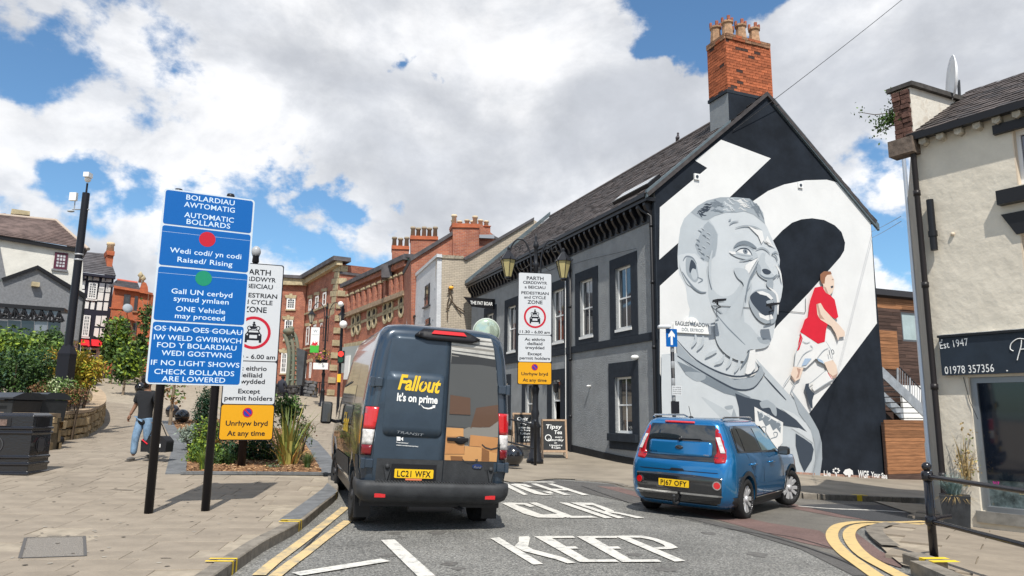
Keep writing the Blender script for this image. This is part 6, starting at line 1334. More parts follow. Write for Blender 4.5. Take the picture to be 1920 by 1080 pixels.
for sg in (-1,1):
    ks=lambda u,v,o=0:kr_.side(u,v,sg,o); fl_=sg>0
    for yc_ in (ky1,ky2):
        q=[(yc_+.385*math.cos(R(a)),.33+.385*math.sin(R(a))) for a in range(0,181,15)]+[(yc_+.465*math.cos(R(a)),.33+.455*math.sin(R(a))) for a in range(180,-1,-15)]
        q=[(y,z) for y,z in q if z>.2]; patch(ks,q,.012,m_dkpl,'arch_trim',car,.12,flip=fl_)
    patch(ks,[(.18,.24),(.42,.24),(.37,.40),(.40,.40),(.20,.40)],.022,m_dkpl,'bumper_corner',car,.05,flip=fl_)
    patch(ks,[(ky1+.46,.22),(ky2-.46,.22),(ky2-.46,.34),(ky1+.46,.34)],.012,m_dkpl,'sill_trim',car,.3,flip=fl_)
    patch(ks,[(ky1+.46,.325),(ky2-.46,.325),(ky2-.46,.34),(ky1+.46,.34)],.018,m_chrome,'sill_strip',car,.3,flip=fl_)
    # side windows
    patch(ks,[(.45,1.08),(2.78,1.03),(2.30,1.45),(2.18,1.50),(.62,1.50),(.52,1.44)],.005,m_gb,'window_surround',car,.15,flip=fl_)
    patch(ks,[(.50,1.10),(.78,1.10),(.78,1.46),(.60,1.46)],.010,m_cg,'quarter_glass',car,.1,flip=fl_)
    patch(ks,[(.83,1.10),(1.62,1.085),(1.56,1.46),(.83,1.46)],.010,m_cg,'rear_door_glass',car,.1,flip=fl_)
    patch(ks,[(1.70,1.085),(2.58,1.075),(2.18,1.45),(1.63,1.46)],.010,m_cgl,'front_door_glass',car,.1,flip=fl_)
    for pts in ([(1.66,.36),(1.672,.36),(1.672,1.06),(1.66,1.06)],[(2.80,.36),(2.812,.36),(2.85,1.0),(2.838,1.0)],[(.86,1.06),(.872,1.06),(1.21,.66),(1.20,.66)],[(1.29,.36),(1.302,.36),(1.26,.58),(1.25,.58)]): patch(ks,pts,.002,m_black,'panel_gap',car,.2,flip=fl_)
    for yy in (1.0,2.0): m=MB(); a=kr_.side(yy,.88,sg,.03); b=kr_.side(yy+.2,.88,sg,.03); m.tube([kr_.side(yy,.88,sg,0),a,b,kr_.side(yy+.2,.88,sg,0)],.016,6); m.build('door_handle',m_blue,car,world=False)
    m=MB(); a=kr_.side(2.62,1.06,sg,.12); m.cbox(a,(.20,.13,.15)); mo=m.build('door_mirror',m_gb,car,world=False,bevel=.035); m=MB(); m.cbox(a-Vector((0,.068,0)),(.15,.004,.11)); m.build('mirror_glass',m_glass,mo,world=False)
    m=MB(); m.tube([(sg*.60,.42,1.60),(sg*.62,.5,1.635),(sg*.62,1.8,1.64),(sg*.60,1.95,1.60)],.016,8); m.build('roof_rail',m_chrome,car,world=False)
    # rear lamps
    W=lambda z:kr_.at(kr_.w,z)
    q=[(sg*(W(z)-.001),z) for z in (.93,1.05,1.2,1.36,1.49)]+[(sg*(W(z)-d),z) for z,d in ((1.50,.07),(1.42,.14),(1.30,.18),(1.17,.205),(1.07,.235),(1.0,.30),(.92,.28))]
    tl=patch(krear,q,.016,M('lamp_red_deep',(.34,.006,.010),.12,coat=.8),'tail_light',car,.05,th=.02)
    q=[(sg*(W(z)-.10),z) for z in (1.08,1.16,1.24,1.32)]+[(sg*(W(z)-.165),z) for z in (1.32,1.24,1.16,1.08)]; patch(krear,q,.026,m_clear,'clear_lens',tl,.05)
    x=sg*.66; p_=kr_.rear(x,.58,.012); nrm=(kr_.rear(x,.5,1)-kr_.rear(x,.5,0)); lp_=Plane(p_,(1,sg*.25 if 1 else 0,0),(0,0,1)); m=MB(); m.disc(lp_,0,0,.068,-.02,.012,20); fg=m.build('rear_reflector',m_chrome,car,world=False); m=MB(); m.disc(lp_,0,0,.052,.012,.018,20); m.build('red_lens',m_red,fg,world=False)
W=lambda z:kr_.at(kr_.w,z)
# black tailgate glass area with floating body-coloured panel
q=[(-(W(z)-d),z) for z,d in ((.93,.13),(1.0,.10),(1.1,.08),(1.25,.07),(1.40,.08),(1.50,.12))]+[((W(z)-d),z) for z,d in ((1.50,.12),(1.40,.08),(1.25,.07),(1.1,.08),(1.0,.10),(.93,.13))]
tg=patch(krear,q,.008,m_gb,'tailgate',car,.08)
patch(krear,[(-.61,1.265),(.61,1.265),(.55,1.50),(-.55,1.50)],.013,m_cg,'rear_window',tg,.1)
patch(krear,rrect(-.545,.545,1.0,1.235,.05),.024,m_blue,'tailgate_panel',tg,.08,th=.014)
patch(krear,[(-.30,1.53),(.22,1.53),(.22,1.555),(-.30,1.555)],.03,m_red,'high_brake_light',car,.1,th=.02)
patch(krear,[(-.68,.76),(.68,.76),(.66,.772),(-.66,.772)],.004,m_black,'tailgate_gap',car,.1)
for sg in (-1,1): patch(krear,[(sg*.68,.76),(sg*.692,.76),(sg*.75,.93),(sg*.738,.93)],.004,m_black,'tailgate_gap',car,.1)
patch(krear,[(-.13,.76),(.13,.76),(.10,.80),(-.10,.80)],.008,m_black,'latch_recess',car,.1)
q=[(-.84,.26),(.84,.26),(.87,.45),(.80,.69),(.30,.715),(-.30,.715),(-.80,.69),(-.87,.45)]
bp=patch(krear,q,.012,m_gb,'rear_bumper',car,.06,th=.012); patch(krear,[(-.74,.40),(.74,.40),(.72,.43),(-.72,.43)],.024,m_chrome,'chrome_strip',bp,.1)
kp=local_plane(KM,-.03); 
pk=Plane(kr_.rear(-.04,.565,.022),(1,0,0),(0,0,1)); m=MB(); m.pprism(pk,rrect(-.26,.26,-.056,.056,.01),0,.006); npl=m.build('number_plate',m_plate,bp,world=False); m=MB(); ptext(m,pk,'PJ67 OFY',0,-.04,.45,.08,o=.0075,bold=.025,space=1.12); m.build('lettering',m_ink,npl,world=False)
m=MB(); m.tube([(.0,.2,.28),(0,-.02,.24),(0,-.10,.26),(0,-.10,.34)],.022,8); m.ball((0,-.10,.37),.027,10,7); m.build('tow_bar',m_dkpl,car,world=False)
m=MB(); m.ball(kr_.rear(0,1.13,.03),.07,18,8,sc=(1,.25,.5)); bg=m.build('maker_badge',m_gb,tg,world=False)
bpn=Plane(kr_.rear(0,1.13,.052),(1,0,0),(0,0,1)); m=MB(); ptext(m,bpn,'KIA',0,-.016,.09,.032,o=0,bold=.02); m.build('lettering',m_chrome,bg,world=False)
bpn=Plane(kr_.rear(-.45,1.03,.03),(1,-.05,0),(0,0,1)); m=MB(); ptext(m,bpn,'SOUL',0,0,.15,.03,o=0,bold=.0); m.build('lettering',m_chrome,tg,world=False)
bpn=Plane(kr_.rear(.46,1.02,.03),(1,.06,0),(0,0,1)); m=MB(); ptext(m,bpn,'CRDi',0,0,.09,.022,o=0); m.build('lettering',m_chrome,tg,world=False)
m=MB(); m.tube([kr_.rear(.02,1.27,.05),kr_.rear(.36,1.275,.05)],.008,5); m.ball(kr_.rear(0,1.26,.04),.03,8,6); m.build('rear_wiper',m_black,tg,world=False)
m=MB(); m.lathe((0,.62,1.60),[(.05,0),(.03,.03),(.01,.035)],10); m.tube([(0,.62,1.62),(0,.52,1.80)],.005,5); m.build('aerial',m_black,car,world=False)
m=MB(); m.add([Vector((x,y,z)) for x,y,z in ((-.78,3.0,1.02),(.78,3.0,1.02),(.62,2.36,1.49),(-.62,2.36,1.49))],[(0,1,2,3)]); m.build('windscreen',m_cg,car,world=False)
# ================= signs, lamps and street furniture =================
m_sblue=M('sign_blue',(.0,.105,.38),.5,spec=.25); m_sw=M('sign_white_reflective',(.55,.62,.68),.4); m_swl=M('sign_letter_white',(.60,.74,.86),.4); m_sgrey=M('sign_back_grey',(.35,.36,.37),.5,.3)
m_sr=M('sign_red',(.48,.012,.03),.4); m_sgr=M('sign_green',(.01,.24,.13),.4); m_syel=M('sign_yellow',(.68,.33,.008),.5); m_ltgr=M('sign_white_pale',(.56,.58,.60),.5); m_navyink=M('sign_black',(.008,.010,.016),.4); m_sb2=M('sign_deep_blue',(.03,.04,.32),.4)
m_post=M('black_post',(.010,.010,.014),.4,bump=.04,bs=10)
# ---- blue bollard sign ----
b1=Vector((-4.92,10.2,0)); b2=Vector((-4.28,10.52,0)); bl_=Plane(b1,(b2-b1),(0,0,1)); bl_.O=bl_.O+bl_.n*.07; z0=H(b1.x,b1.y)+.1
bs=thing('bollard_sign','large blue Welsh and English automatic bollards sign on two black posts',"road sign",(b1.x,b1.y,z0))
cor=[bl_.uv(*p) for p in [(270,720),(449,724),(481,378),(310,350)]]; BU0=(cor[0][0]+cor[3][0])/2; BU1=(cor[1][0]+cor[2][0])/2; BV0=(cor[0][1]+cor[1][1])/2; BV1=(cor[2][1]+cor[3][1])/2
print('blue sign corners',[(round(a,2),round(b,2)) for a,b in cor])
def warp(pl,src,rect):
    "bilinear map from four measured corners to the true rectangle, so lettering stays square on the board"
    (x0,y0),(x1,y1),(x2,y2),(x3,y3)=src; u0,u1,v0,v1=rect
    def f(px,py):
        u,v=pl.uv(px,py); s=t=.5
        for _ in range(12):
            X=(1-s)*(1-t)*x0+s*(1-t)*x1+s*t*x2+(1-s)*t*x3-u; Y=(1-s)*(1-t)*y0+s*(1-t)*y1+s*t*y2+(1-s)*t*y3-v
            a=(1-t)*(x1-x0)+t*(x2-x3); b=(1-s)*(x3-x0)+s*(x2-x1); c=(1-t)*(y1-y0)+t*(y2-y3); d=(1-s)*(y3-y0)+s*(y2-y1); D_=a*d-b*c; s-=(X*d-b*Y)/D_; t-=(a*Y-X*c)/D_
        return (u0+s*(u1-u0),v0+t*(v1-v0))
    return f
bw=warp(bl_,cor,(BU0,BU1,BV0,BV1))
m=MB(); m.pprism(bl_,rrect(BU0,BU1,BV0,BV1,.05),-.02,.0); bd=m.build('sign_board',m_sw,bs)
tops=[BV1,bw(304,418)[1],bw(298,496)[1],bw(283,600)[1] if 1 else 0,BV0]
for i in range(4):
    a,b=tops[i+1],tops[i]; m=MB(); m.pprism(bl_,rrect(BU0+.025,BU1-.025,a+(.012 if i<3 else .022),b-(.012 if i else .022),.035),.0005,.003); pn=m.build('sign_panel',m_sblue,bs)
def stext(pl,wf,s,p0,p1,h,o,mat,par,bold=.012,space=1.03):
    a=wf(*p0); b=wf(*p1); hh=abs(wf(p0[0],p0[1]-h)[1]-a[1]); m=MB(); y=(a[1]+b[1])/2; text(m,pl,s,(a[0],y),(b[0],y),hh,o,px=False,bold=bold,space=space); return m.build('lettering',mat,par)
for s,p0,p1,h in [('BOLARDIAU',(351,373),(442,387),10),('AWTOMATIG',(347,385),(442,402),10),('AUTOMATIC',(347,406),(440,419),10),('BOLLARDS',(351,419),(433,430),10),
 ('Wedi codi/ yn codi',(319,471),(453,488),10),('Raised/ Rising',(333,489),(436,502),10),('Gall UN cerbyd',(321,549),(435,559),10),('symud ymlaen',(325,563),(428,572),10),('ONE Vehicle',(329,581),(421,591),10),('may proceed',(327,595),(420,603),10),
 ('OS NAD OES GOLAU',(288,618),(452,629),10),('IW WELD GWIRIWCH',(287,635),(450,645),10),('FOD Y BOLARDIAU',(293,650),(441,658),10),('WEDI GOSTWNG',(301,665),(432,672),10),('IF NO LIGHT SHOWS',(281,684),(446,689),10),('CHECK BOLLARDS',(287,700),(436,706),10),('ARE LOWERED',(301,714),(419,718),10)]:
    stext(bl_,bw,s,p0,p1,h,.0045,m_swl,bd,bold=.008)
for (px,py,mt) in ((390,449,m_sr),(382,522,m_sgr)):
    u,v=bw(px,py); m=MB(); m.disc(bl_,u,v,.112,.003,.005,32); m.build('signal_disc',mt,bd)
for i in (1,2,3): 
    yy=tops[i]-.105; m=MB(); m.pbox(bl_,BU0+.03,BU1-.03,yy,yy+.003,.0032,.0036); m.build('panel_scratch',m_swl,bd)
for c in (b1,b2):
    g0=H(c.x,c.y)+.1; top=BV1+.06 if c is b2 else BV1+.03; m=MB(); m.lathe((c.x,c.y,g0),[(.058,0),(.058,top-g0-.03),(.05,top-g0)],16); m.build('post',m_post,bs)
    for v in (BV0+.25,(BV0+BV1)/2,BV1-.3): m=MB(); m.pbox(bl_,(c-b1).dot(bl_.ex)-.09,(c-b1).dot(bl_.ex)+.09,v-.02,v+.02,-.045,-.021); m.build('clamp',m_sgrey,bs)
# ---- pedestrian zone signs ----
def zone_sign(name,label,pl,rectpx,base,group,cap=False,post=None):
    src=[pl.uv(*p) for p in rectpx]; u0=(src[0][0]+src[3][0])/2; u1=(src[1][0]+src[2][0])/2; v0=(src[0][1]+src[1][1])/2; v1=(src[2][1]+src[3][1])/2; w=u1-u0; h=v1-v0; um=(u0+u1)/2
    t=thing(name,label,'road sign',base,group=group)
    m=MB(); m.pprism(pl,rrect(u0-.02,u1+.02,v0-.02,v1+.02,.05),-.03,-.002); bk=m.build('sign_backing',m_navyink,t)
    va=v0+h*.193; vb=v0+h*.437
    m=MB(); m.pprism(pl,rrect(u0,u1,vb+.01,v1,.05),-.001,.004); p1=m.build('sign_panel',m_ltgr,t,label='tall white zone panel with a red circle')
    m=MB(); m.pprism(pl,rrect(u0,u1,va+.01,vb-.01,.05),-.001,.004); p2=m.build('sign_panel',m_ltgr,t,label='white permit holders panel')
    m=MB(); m.pprism(pl,rrect(u0,u1,v0,va-.01,.05),-.001,.004); p3=m.build('sign_panel',m_syel,t,label='yellow no parking panel')
    Y=lambda f:v1-f*h
    for s,f,wf,hf,p_ in [('PARTH',.062,.52,.035,p1),('CERDDWYR',.100,.74,.028,p1),('a BEICIAU',.142,.64,.028,p1),('PEDESTRIAN',.196,.84,.028,p1),('and CYCLE',.235,.67,.028,p1),('ZONE',.282,.46,.035,p1),('11.30 - 6.00 am',.549,.92,.027,p1),
      ('Ac eithrio',.616,.62,.028,p2),('deiliaid',.654,.46,.028,p2),('trwydded',.690,.58,.028,p2),('Except',.745,.42,.028,p2),('permit holders',.784,.92,.028,p2),('Unrhyw bryd',.924,.80,.030,p3),('At any time',.979,.72,.030,p3)]:
        m=MB(); ptext(m,pl,s,um,Y(f),w*wf,h*hf*.95,o=.006,bold=.02); m.build('lettering',m_navyink,p_)
    cy=Y(.40); r=w*.34; m=MB(); m.ring(pl,um,cy,r*.83,r,.004,.0065); m.build('red_ring',m_sr,p1)
    q=lambda pts,o=.006:poly(m,pl,[(um+a*r,cy+b*r) for a,b in pts],o,px=False)
    m=MB(); q([(-.48,-.12),(-.38,.0),(.38,.0),(.48,-.12),(.48,-.60),(.34,-.60),(.34,-.46),(-.34,-.46),(-.34,-.60),(-.48,-.60)]); q([(-.38,.0),(-.30,.18),(.30,.18),(.38,.0)],.0062); m.build('car_symbol',m_navyink,p1)
    m=MB(); q([(-.29,.02),(-.24,.13),(.24,.13),(.29,.02)],.008); q([(-.22,-.14),(-.22,-.34),(.22,-.34),(.22,-.14)],.008); q([(-.40,-.12),(-.33,-.06),(-.30,-.14),(-.36,-.18)],.008); q([(.40,-.12),(.33,-.06),(.30,-.14),(.36,-.18)],.008); m.build('car_symbol_detail',m_ltgr,p1,kind='stuff')
    m=MB(); m.ring(pl,um-.24*r,cy+.28*r,r*.09,r*.14,.004,.006,14).ring(pl,um+.24*r,cy+.28*r,r*.09,r*.14,.004,.006,14); q([(-.26,.30),(-.12,.40),(.10,.40),(.24,.28),(.12,.28),(.06,.22),(-.1,.22)]); q([(-.04,.38),(-.10,.50),(-.02,.58),(.10,.52),(.14,.40),(.06,.44)]); m.disc(pl,um+.0*r,cy+.62*r,r*.065,.004,.006,10); m.build('motorcycle_symbol',m_navyink,p1,kind='stuff')
    cy2=Y(.852); r2=w*.098; m=MB(); m.disc(pl,um,cy2,r2,.004,.0055,24); m.build('red_ring',m_sr,p3); m=MB(); m.disc(pl,um,cy2,r2*.78,.0055,.0065,24); m.build('blue_disc',m_sb2,p3)
    m=MB(); d=r2*.62; e=r2*.1; poly(m,pl,[(um-d-e,cy2+d-e),(um-d+e,cy2+d+e),(um+d+e,cy2-d+e),(um+d-e,cy2-d-e)],.0075,px=False); m.build('red_bar',m_sr,p3)
    return t,(u0,u1,v0,v1)
nz=Vector((-5.63,15.5,0)); npl_=Plane(nz,(math.cos(R(20)),math.sin(R(20)),0),(0,0,1)); npl_.O=npl_.O+npl_.n*.12
t,rc=zone_sign('zone_sign','pedestrian and cycle zone sign half hidden behind the blue sign, above the flower bed',npl_,[(408,820),(505,828),(535,503),(440,489)],(nz.x,nz.y,H(nz.x,nz.y)+.1),'pedestrian and cycle zone signs')
for dx in (-.0,):
    m=MB(); m.lathe((nz.x,nz.y,H(nz.x,nz.y)),[(.085,0),(.085,rc[3]-H(nz.x,nz.y)-.1)],14); m.build('post',m_post,t)
m=MB(); lt=D(480,478,15.5); m.lathe((nz.x,nz.y,rc[3]-.1),[(.03,0),(.03,.3)],10); m.tube([(nz.x,nz.y,rc[3]+.1),(lt.x,lt.y,lt.z-.18)],.03,8); m.build('lamp_bracket',m_post,t)
m=MB(); m.lathe((lt.x,lt.y,lt.z-.2),[(.04,0),(.075,.04),(.065,.16),(.08,.18)],14); m.build('lamp_collar',m_post,t); m=MB(); m.ball((lt.x,lt.y,lt.z+.07),.10,14,9,sc=(1,1,1.3)); m.build('lamp_globe',M('globe_grey',(.36,.37,.38),.3),t)
fz=Vector((.78,23.2,0)); fpl=Plane(fz,(math.cos(R(10)),math.sin(R(10)),0),(0,0,1)); fpl.O=fpl.O+fpl.n*.16
t,rc2=zone_sign('zone_sign','pedestrian and cycle zone sign fixed to the ornate lamp post by the pub',fpl,[(970,718),(1033,722),(1034,515),(974,510)],(fz.x,fz.y,2.5),'pedestrian and cycle zone signs')
# ---- ornate twin lamp posts ----
m_iron=M('lamp_iron',(.018,.019,.023),.33,bump=.05,bs=12); m_lgl=M('lamp_glass_yellow',(.42,.36,.17),.35,var=.12,vs=3); m_lgl2=M('lamp_glass_clear',(.40,.36,.28),.2)
def lamp(base,top,arm,name,label,glass,group='twin-lantern lamp posts',bdir=0.0):
    b=Vector(base); h=top-b.z; t=thing(name,label,'lamp post',b,group=group); k=h/7.2
    m=MB(); m.lathe(b,[(.26*k,0),(.26*k,.10*k),(.20*k,.16*k),(.20*k,.30*k),(.16*k,.34*k),(.15*k,1.05*k),(.19*k,1.1*k),(.12*k,1.2*k),(.10*k,1.35*k),(.13*k,1.5*k),(.10*k,1.62*k),(.085*k,2.0*k),(.12*k,2.2*k),(.13*k,2.25*k),(.09*k,2.35*k),(.075*k,2.8*k),(.10*k,2.9*k),(.07*k,3.0*k),(.065*k,h*.84),(.10*k,h*.85),(.10*k,h*.86),(.06*k,h*.87),(.055*k,h*.93),(.09*k,h*.935),(.09*k,h*.95),(.03*k,h*.965),(.05*k,h*.98),(.0,h)],16); m.build('column',m_iron,t)
    ex=Vector((math.cos(bdir),math.sin(bdir),0))
    for sg in (-1,1):
        m=MB(); pts=[]; r_=arm*.36; cx_=arm*.66
        pts=[b+ex*sg*.16+Vector((0,0,h*.62)),b+ex*sg*.16+Vector((0,0,h*.84))]
        for a in range(0,181,15): pts.append(b+ex*sg*(arm*.60-(arm*.60-.16)*math.cos(R(a))*1.0 if 1 else 0)+Vector((0,0,h*.86+(arm*.52)*math.sin(R(a)))))
        pts[2:]=[b+ex*sg*((arm+.16)/2-(arm-.16)/2*math.cos(R(a)))+Vector((0,0,h*.86+(arm-.16)/2*2.2*math.sin(R(a)))) for a in range(0,181,15)]
        pts.append(b+ex*sg*arm+Vector((0,0,h*.93))); m.tube(pts,.028*k,7); m.build('arm',m_iron,t)
        m=MB()
        for (cx,cz,rr,a0) in ((arm*.42,h*.925,.16*k,0),(arm*.68,h*.93,.14*k,90),(.34,h*.80,.14*k,200),(.36,h*.70,.14*k,160)):
            m.tube([b+ex*sg*(cx+rr*(1-i/22)*math.cos(R(a0+i*28)))+Vector((0,0,cz+rr*(1-i/22)*math.sin(R(a0+i*28)))) for i in range(18)],.011*k,5)
        m.tube([b+ex*sg*.16+Vector((0,0,h*.86)),b+ex*sg*arm*.5+Vector((0,0,h*.83)),b+ex*sg*arm*.92+Vector((0,0,h*.86))],.010*k,5)
        for z in (.63,.84): m.tube([b+Vector((0,0,h*z)),b+ex*sg*.18+Vector((0,0,h*z))],.022*k,6)
        m.build('scrollwork',m_iron,t,kind='stuff')
        c=b+ex*sg*arm+Vector((0,0,h*.935)); m=MB(); m.lathe(c,[(.02*k,.0),(.05*k,-.05*k),(.04*k,-.12*k),(.08*k,-.16*k),(.10*k,-.20*k),(.25*k,-.40*k),(.28*k,-.44*k),(.24*k,-.45*k)],6,sm=False)
        m.lathe(c,[(.10*k,-.98*k),(.11*k,-1.02*k),(.07*k,-1.07*k)],6,sm=False)
        for i in range(6):
            a=math.pi/3*i; v=Vector((1,0,0)).orthogonal(); ax=Vector((0,0,1)); aa=ax.orthogonal().normalized(); bb=ax.cross(aa); d=aa*math.cos(a)+bb*math.sin(a); m.tube([c+d*.245*k+Vector((0,0,-.45*k)),c+d*.112*k+Vector((0,0,-.98*k))],.012*k,4); m.tube([c+d*.27*k+Vector((0,0,-.44*k)),c+d*.31*k+Vector((0,0,-.38*k))],.012*k,4)
        ln=m.build('lantern',m_iron,t)
        m=MB(); m.lathe(c,[(.235*k,-.45*k),(.105*k,-.98*k)],6,sm=False); m.build('lantern_glass',glass,ln)
    return t
lb=G(1003,870); lamp((lb.x,lb.y,H(lb.x,lb.y)+.02),D(1003,437,lb.y).z,.92,'lamp_post','ornate black twin-lantern lamp post in front of the pub, carrying a zone sign',m_lgl,bdir=R(4))
lb2=G(603,765); lp2=lamp((lb2.x,lb2.y,H(lb2.x,lb2.y)+.02),D(611,566,lb2.y).z,1.05,'lamp_post','distant twin-lantern lamp post with a banner and hanging basket',m_lgl2)
# banner, basket
def bquad(pl,a,b,z0,z1,mat,name,par=None,o=0,th=.02,**k): m=MB(); m.pbox(pl,a,b,z0,z1,o,o+th); return m.build(name,mat,par,**k)
bp_=Plane(D(603,680,lb2.y-.1),(1,0.05,0),(0,0,1)); u0,v0=bp_.uv(581,661); u1,v1=bp_.uv(600,614)
bn=thing('banner','white and green vertical street banner with a small red dragon on the far lamp post','banner',bp_.pt(u0,v0)); vm=v0+(v1-v0)*.29
bquad(bp_,u0,u1,vm,v1,m_uw,'banner_cloth',bn); bquad(bp_,u0,u1,v0,vm,M('banner_green',(.06,.42,.05),.7),'banner_cloth',bn)
m=MB(); w=u1-u0; P=[(.1,.36),(.25,.30),(.3,.36),(.45,.28),(.5,.34),(.7,.29),(.72,.36),(.88,.34),(.8,.42),(.9,.48),(.7,.44),(.55,.50),(.6,.42),(.45,.41),(.3,.5),(.32,.42),(.2,.46),(.22,.39)]; poly(m,bp_,[(u0+x*w,v0+(y-.04)*(v1-v0)) for x,y in P],.025,px=False); m.build('dragon',m_mred,bn)
m=MB(); ptext(m,bp_,'W',(u0+u1)/2,v1-.35,.3,.2,o=.025,bold=.02); ptext(m,bp_,'WRECSAM',(u0+u1)/2,v1-.55,.5,.08,o=.025); m.build('lettering',m_g3,bn)
for z in (v0,v1): m=MB(); m.tube([bp_.pt(u0,z),bp_.pt(u1+.45,z)],.02,6); m.build('banner_arm',m_iron,bn)
hb=D(603,672,lb2.y-.1); 
def flower_basket(c,r,lab,seed):
    t=thing('hanging_basket',lab,'hanging basket',c); m=MB(); m.lathe(c-Vector((0,0,r)),[(r*.3,0),(r*.75,r*.3),(r*.9,r*.8)],12); m.build('basket',m_black,t)
    foliage('flowers',[(c.x,c.y,c.z+r*.3,r*1.1,r*1.1,r*.8)],220,.10,[M('leaf_mid',(.05,.10,.02),.6),M('leaf_dark',(.025,.05,.015),.6),M('petal_yellow',(.7,.45,.05),.6),M('petal_pink',(.6,.12,.2),.6)],t,seed=seed,clump=3); return t
flower_basket(hb,.48,'hanging flower basket below the banner on the far lamp post',4)
m=MB(); u,v=bp_.uv(603,687); m.pbox(bp_,u-.5,u+.5,v-.22,v+.22,.3,.34); one('lamp_notice',m_uw,'small white notice fixed under the flower basket on the far lamp post','notice',m)
# ---- railing by the lamp post ----
rl=thing('guard_rail','short black guard rail beside the ornate lamp post','railing',G(1003,872)); q0=G(1005,872); q1=G(960,845)
e0=D(1003,795,22.6); e1=D(958,786,23.6)
pb=G(1003,873); rp0=Vector((pb.x,pb.y-.3,H(pb.x,pb.y)))
m=MB(); m.lathe(rp0,[(.045,0),(.045,1.3),(.06,1.32),(.02,1.4)],10); m.build('post',m_iron,rl); r2_=D(905,800,23.2); r2_.z=H(r2_.x,r2_.y); m=MB(); m.lathe(r2_,[(.045,0),(.045,1.3)],10); m.build('post',m_iron,rl)
for z in (1.22,.52): m=MB(); m.tube([rp0+Vector((0,0,z)),r2_+Vector((0,0,z+.25))],.028,8); m.build('rail',m_iron,rl)
# ---- ball bollards ----
m_ball=M('ball_black',(.010,.010,.013),.16,spec=.7,coat=.5)
def ballb(px,py,r,lab):
    c=G(px,py); t=thing('ball_bollard',lab,'bollard',(c.x,c.y,H(c.x,c.y)),group='black ball bollards'); b=Vector((c.x,c.y,H(c.x,c.y)+.1)); m=MB(); m.ball(b+Vector((0,0,r*.93)),r,24,14); m.build('ball',m_ball,t); m=MB(); m.lathe(b,[(r*.6,-.02),(r*.55,.03),(r*.35,.06)],16); m.build('base',m_ball,t)
ballb(962,880,.29,'black ball bollard between the van and the pub chalkboards'); ballb(322,787,.27,'black ball bollard left of its twin behind the young tree'); ballb(340,798,.27,'black ball bollard at the back corner of the planting bed'); ballb(262,740,.30,'distant black ball bollard behind the walking man')
# ---- chalkboards ----
m_oak=M('board_frame_wood',(.38,.26,.17),.7,var=.2,vs=6,stretch=(8,8,1)); m_chalk=M('chalkboard',(.018,.020,.022),.6,var=.2,vs=4); m_cw=M('chalk_white',(.78,.78,.76),.8)
def aboard(c,ang,h,w,lab,lines,flip=1):
    c=Vector((c.x,c.y,H(c.x,c.y)+.03)); t=thing('chalkboard_sign',lab,'chalkboard',c,group='A-frame chalkboards outside the pub'); ex=Vector((math.cos(ang),math.sin(ang),0)); bk=Vector((-ex.y,ex.x,0)); ey=(Vector((0,0,1))+bk*.22).normalized(); pl=Plane(c-ex*w/2,ex,ey)
    for (a,b,cc,d) in ((0,.06,0,h),(w-.06,w,0,h),(.06,w-.06,h-.06,h),(.06,w-.06,.20,.27)): m=MB(); m.pbox(pl,a,b,cc,d,-.02,.02); m.build('frame_bar',m_oak,t)
    m=MB(); m.pbox(pl,.06,w-.06,.27,h-.06,-.01,.005); pnl=m.build('board',m_chalk,t)
    for x in (0.03,w-.03): m=MB(); m.tube([pl.pt(x,h-.03,-.03),pl.pt(x,h-.03,-.03)+bk*.5-Vector((0,0,h*.95))+bk*-.0],.02,5); m.build('rear_leg',m_oak,t)
    for s,x,y,ww,hh in lines: m=MB(); ptext(m,pl,s,x*w,y*h,ww*w,hh*h,o=.007,bold=.012,shear=.15); m.build('chalk_writing',m_cw,pnl)
    m=MB(); m.ring(pl,w*.27,h*.52,w*.10,w*.13,.005,.008,18); 
    if 'Tipsy' in lines[0][0]: m.build('chalk_drawing',m_cw,pnl)
aboard(G(1040,861),R(3),1.32,.88,'A-frame chalkboard reading Tipsy Tea beside the pub door',[('Tipsy',.5,.76,.62,.11),('Tea',.66,.62,.30,.10),('every',.68,.52,.28,.05),('Saturday',.56,.44,.62,.06),('in',.55,.375,.1,.04),('Upstairs',.56,.31,.5,.045),('9-12am',.56,.245,.34,.055)])
aboard(G(985,846),R(8),1.38,.9,'A-frame chalkboard partly behind the lamp post',[('Quiz',.42,.80,.45,.09),('Night',.55,.70,.45,.08),('- Monday',.5,.58,.5,.05),('in here',.52,.51,.4,.05),('7.30pm',.5,.42,.42,.05),('FIRST',.6,.32,.3,.05),('1 PM',.6,.24,.28,.05)])
# ---- one-way post by the corner ----
ap=D(1264,780,19.4); az=H(ap.x,ap.y)+.08; ow=thing('direction_sign','blue upward arrow sign on a striped post with small notices at the pub corner','road sign',(ap.x,ap.y,az))
apl=Plane(Vector((ap.x,ap.y,0)),(1,.15,0),(0,0,1)); apl.O=apl.O+apl.n*.07
z_=lambda y:apl.uv(1264,y)[1]
for i,(a,b) in enumerate(((az,z_(650)),)):
    m=MB(); m.lathe((ap.x,ap.y,a),[(.05,0),(.05,b-a+.2)],12); m.build('post',m_post,ow)
for y in (660,690,722,752): m=MB(); m.lathe((ap.x,ap.y,z_(y)),[(.0505,0),(.052,.003),(.052,.18),(.0505,.183)],12); m.build('reflective_band',m_sgrey,ow)
u0,v0=apl.uv(1249,650); u1,v1=apl.uv(1269,617); m=MB(); m.pprism(apl,rrect(u0,u1,v0,v1,.02),0,.012); pn=m.build('arrow_plate',m_sblue,ow); um=(u0+u1)/2; hh=v1-v0
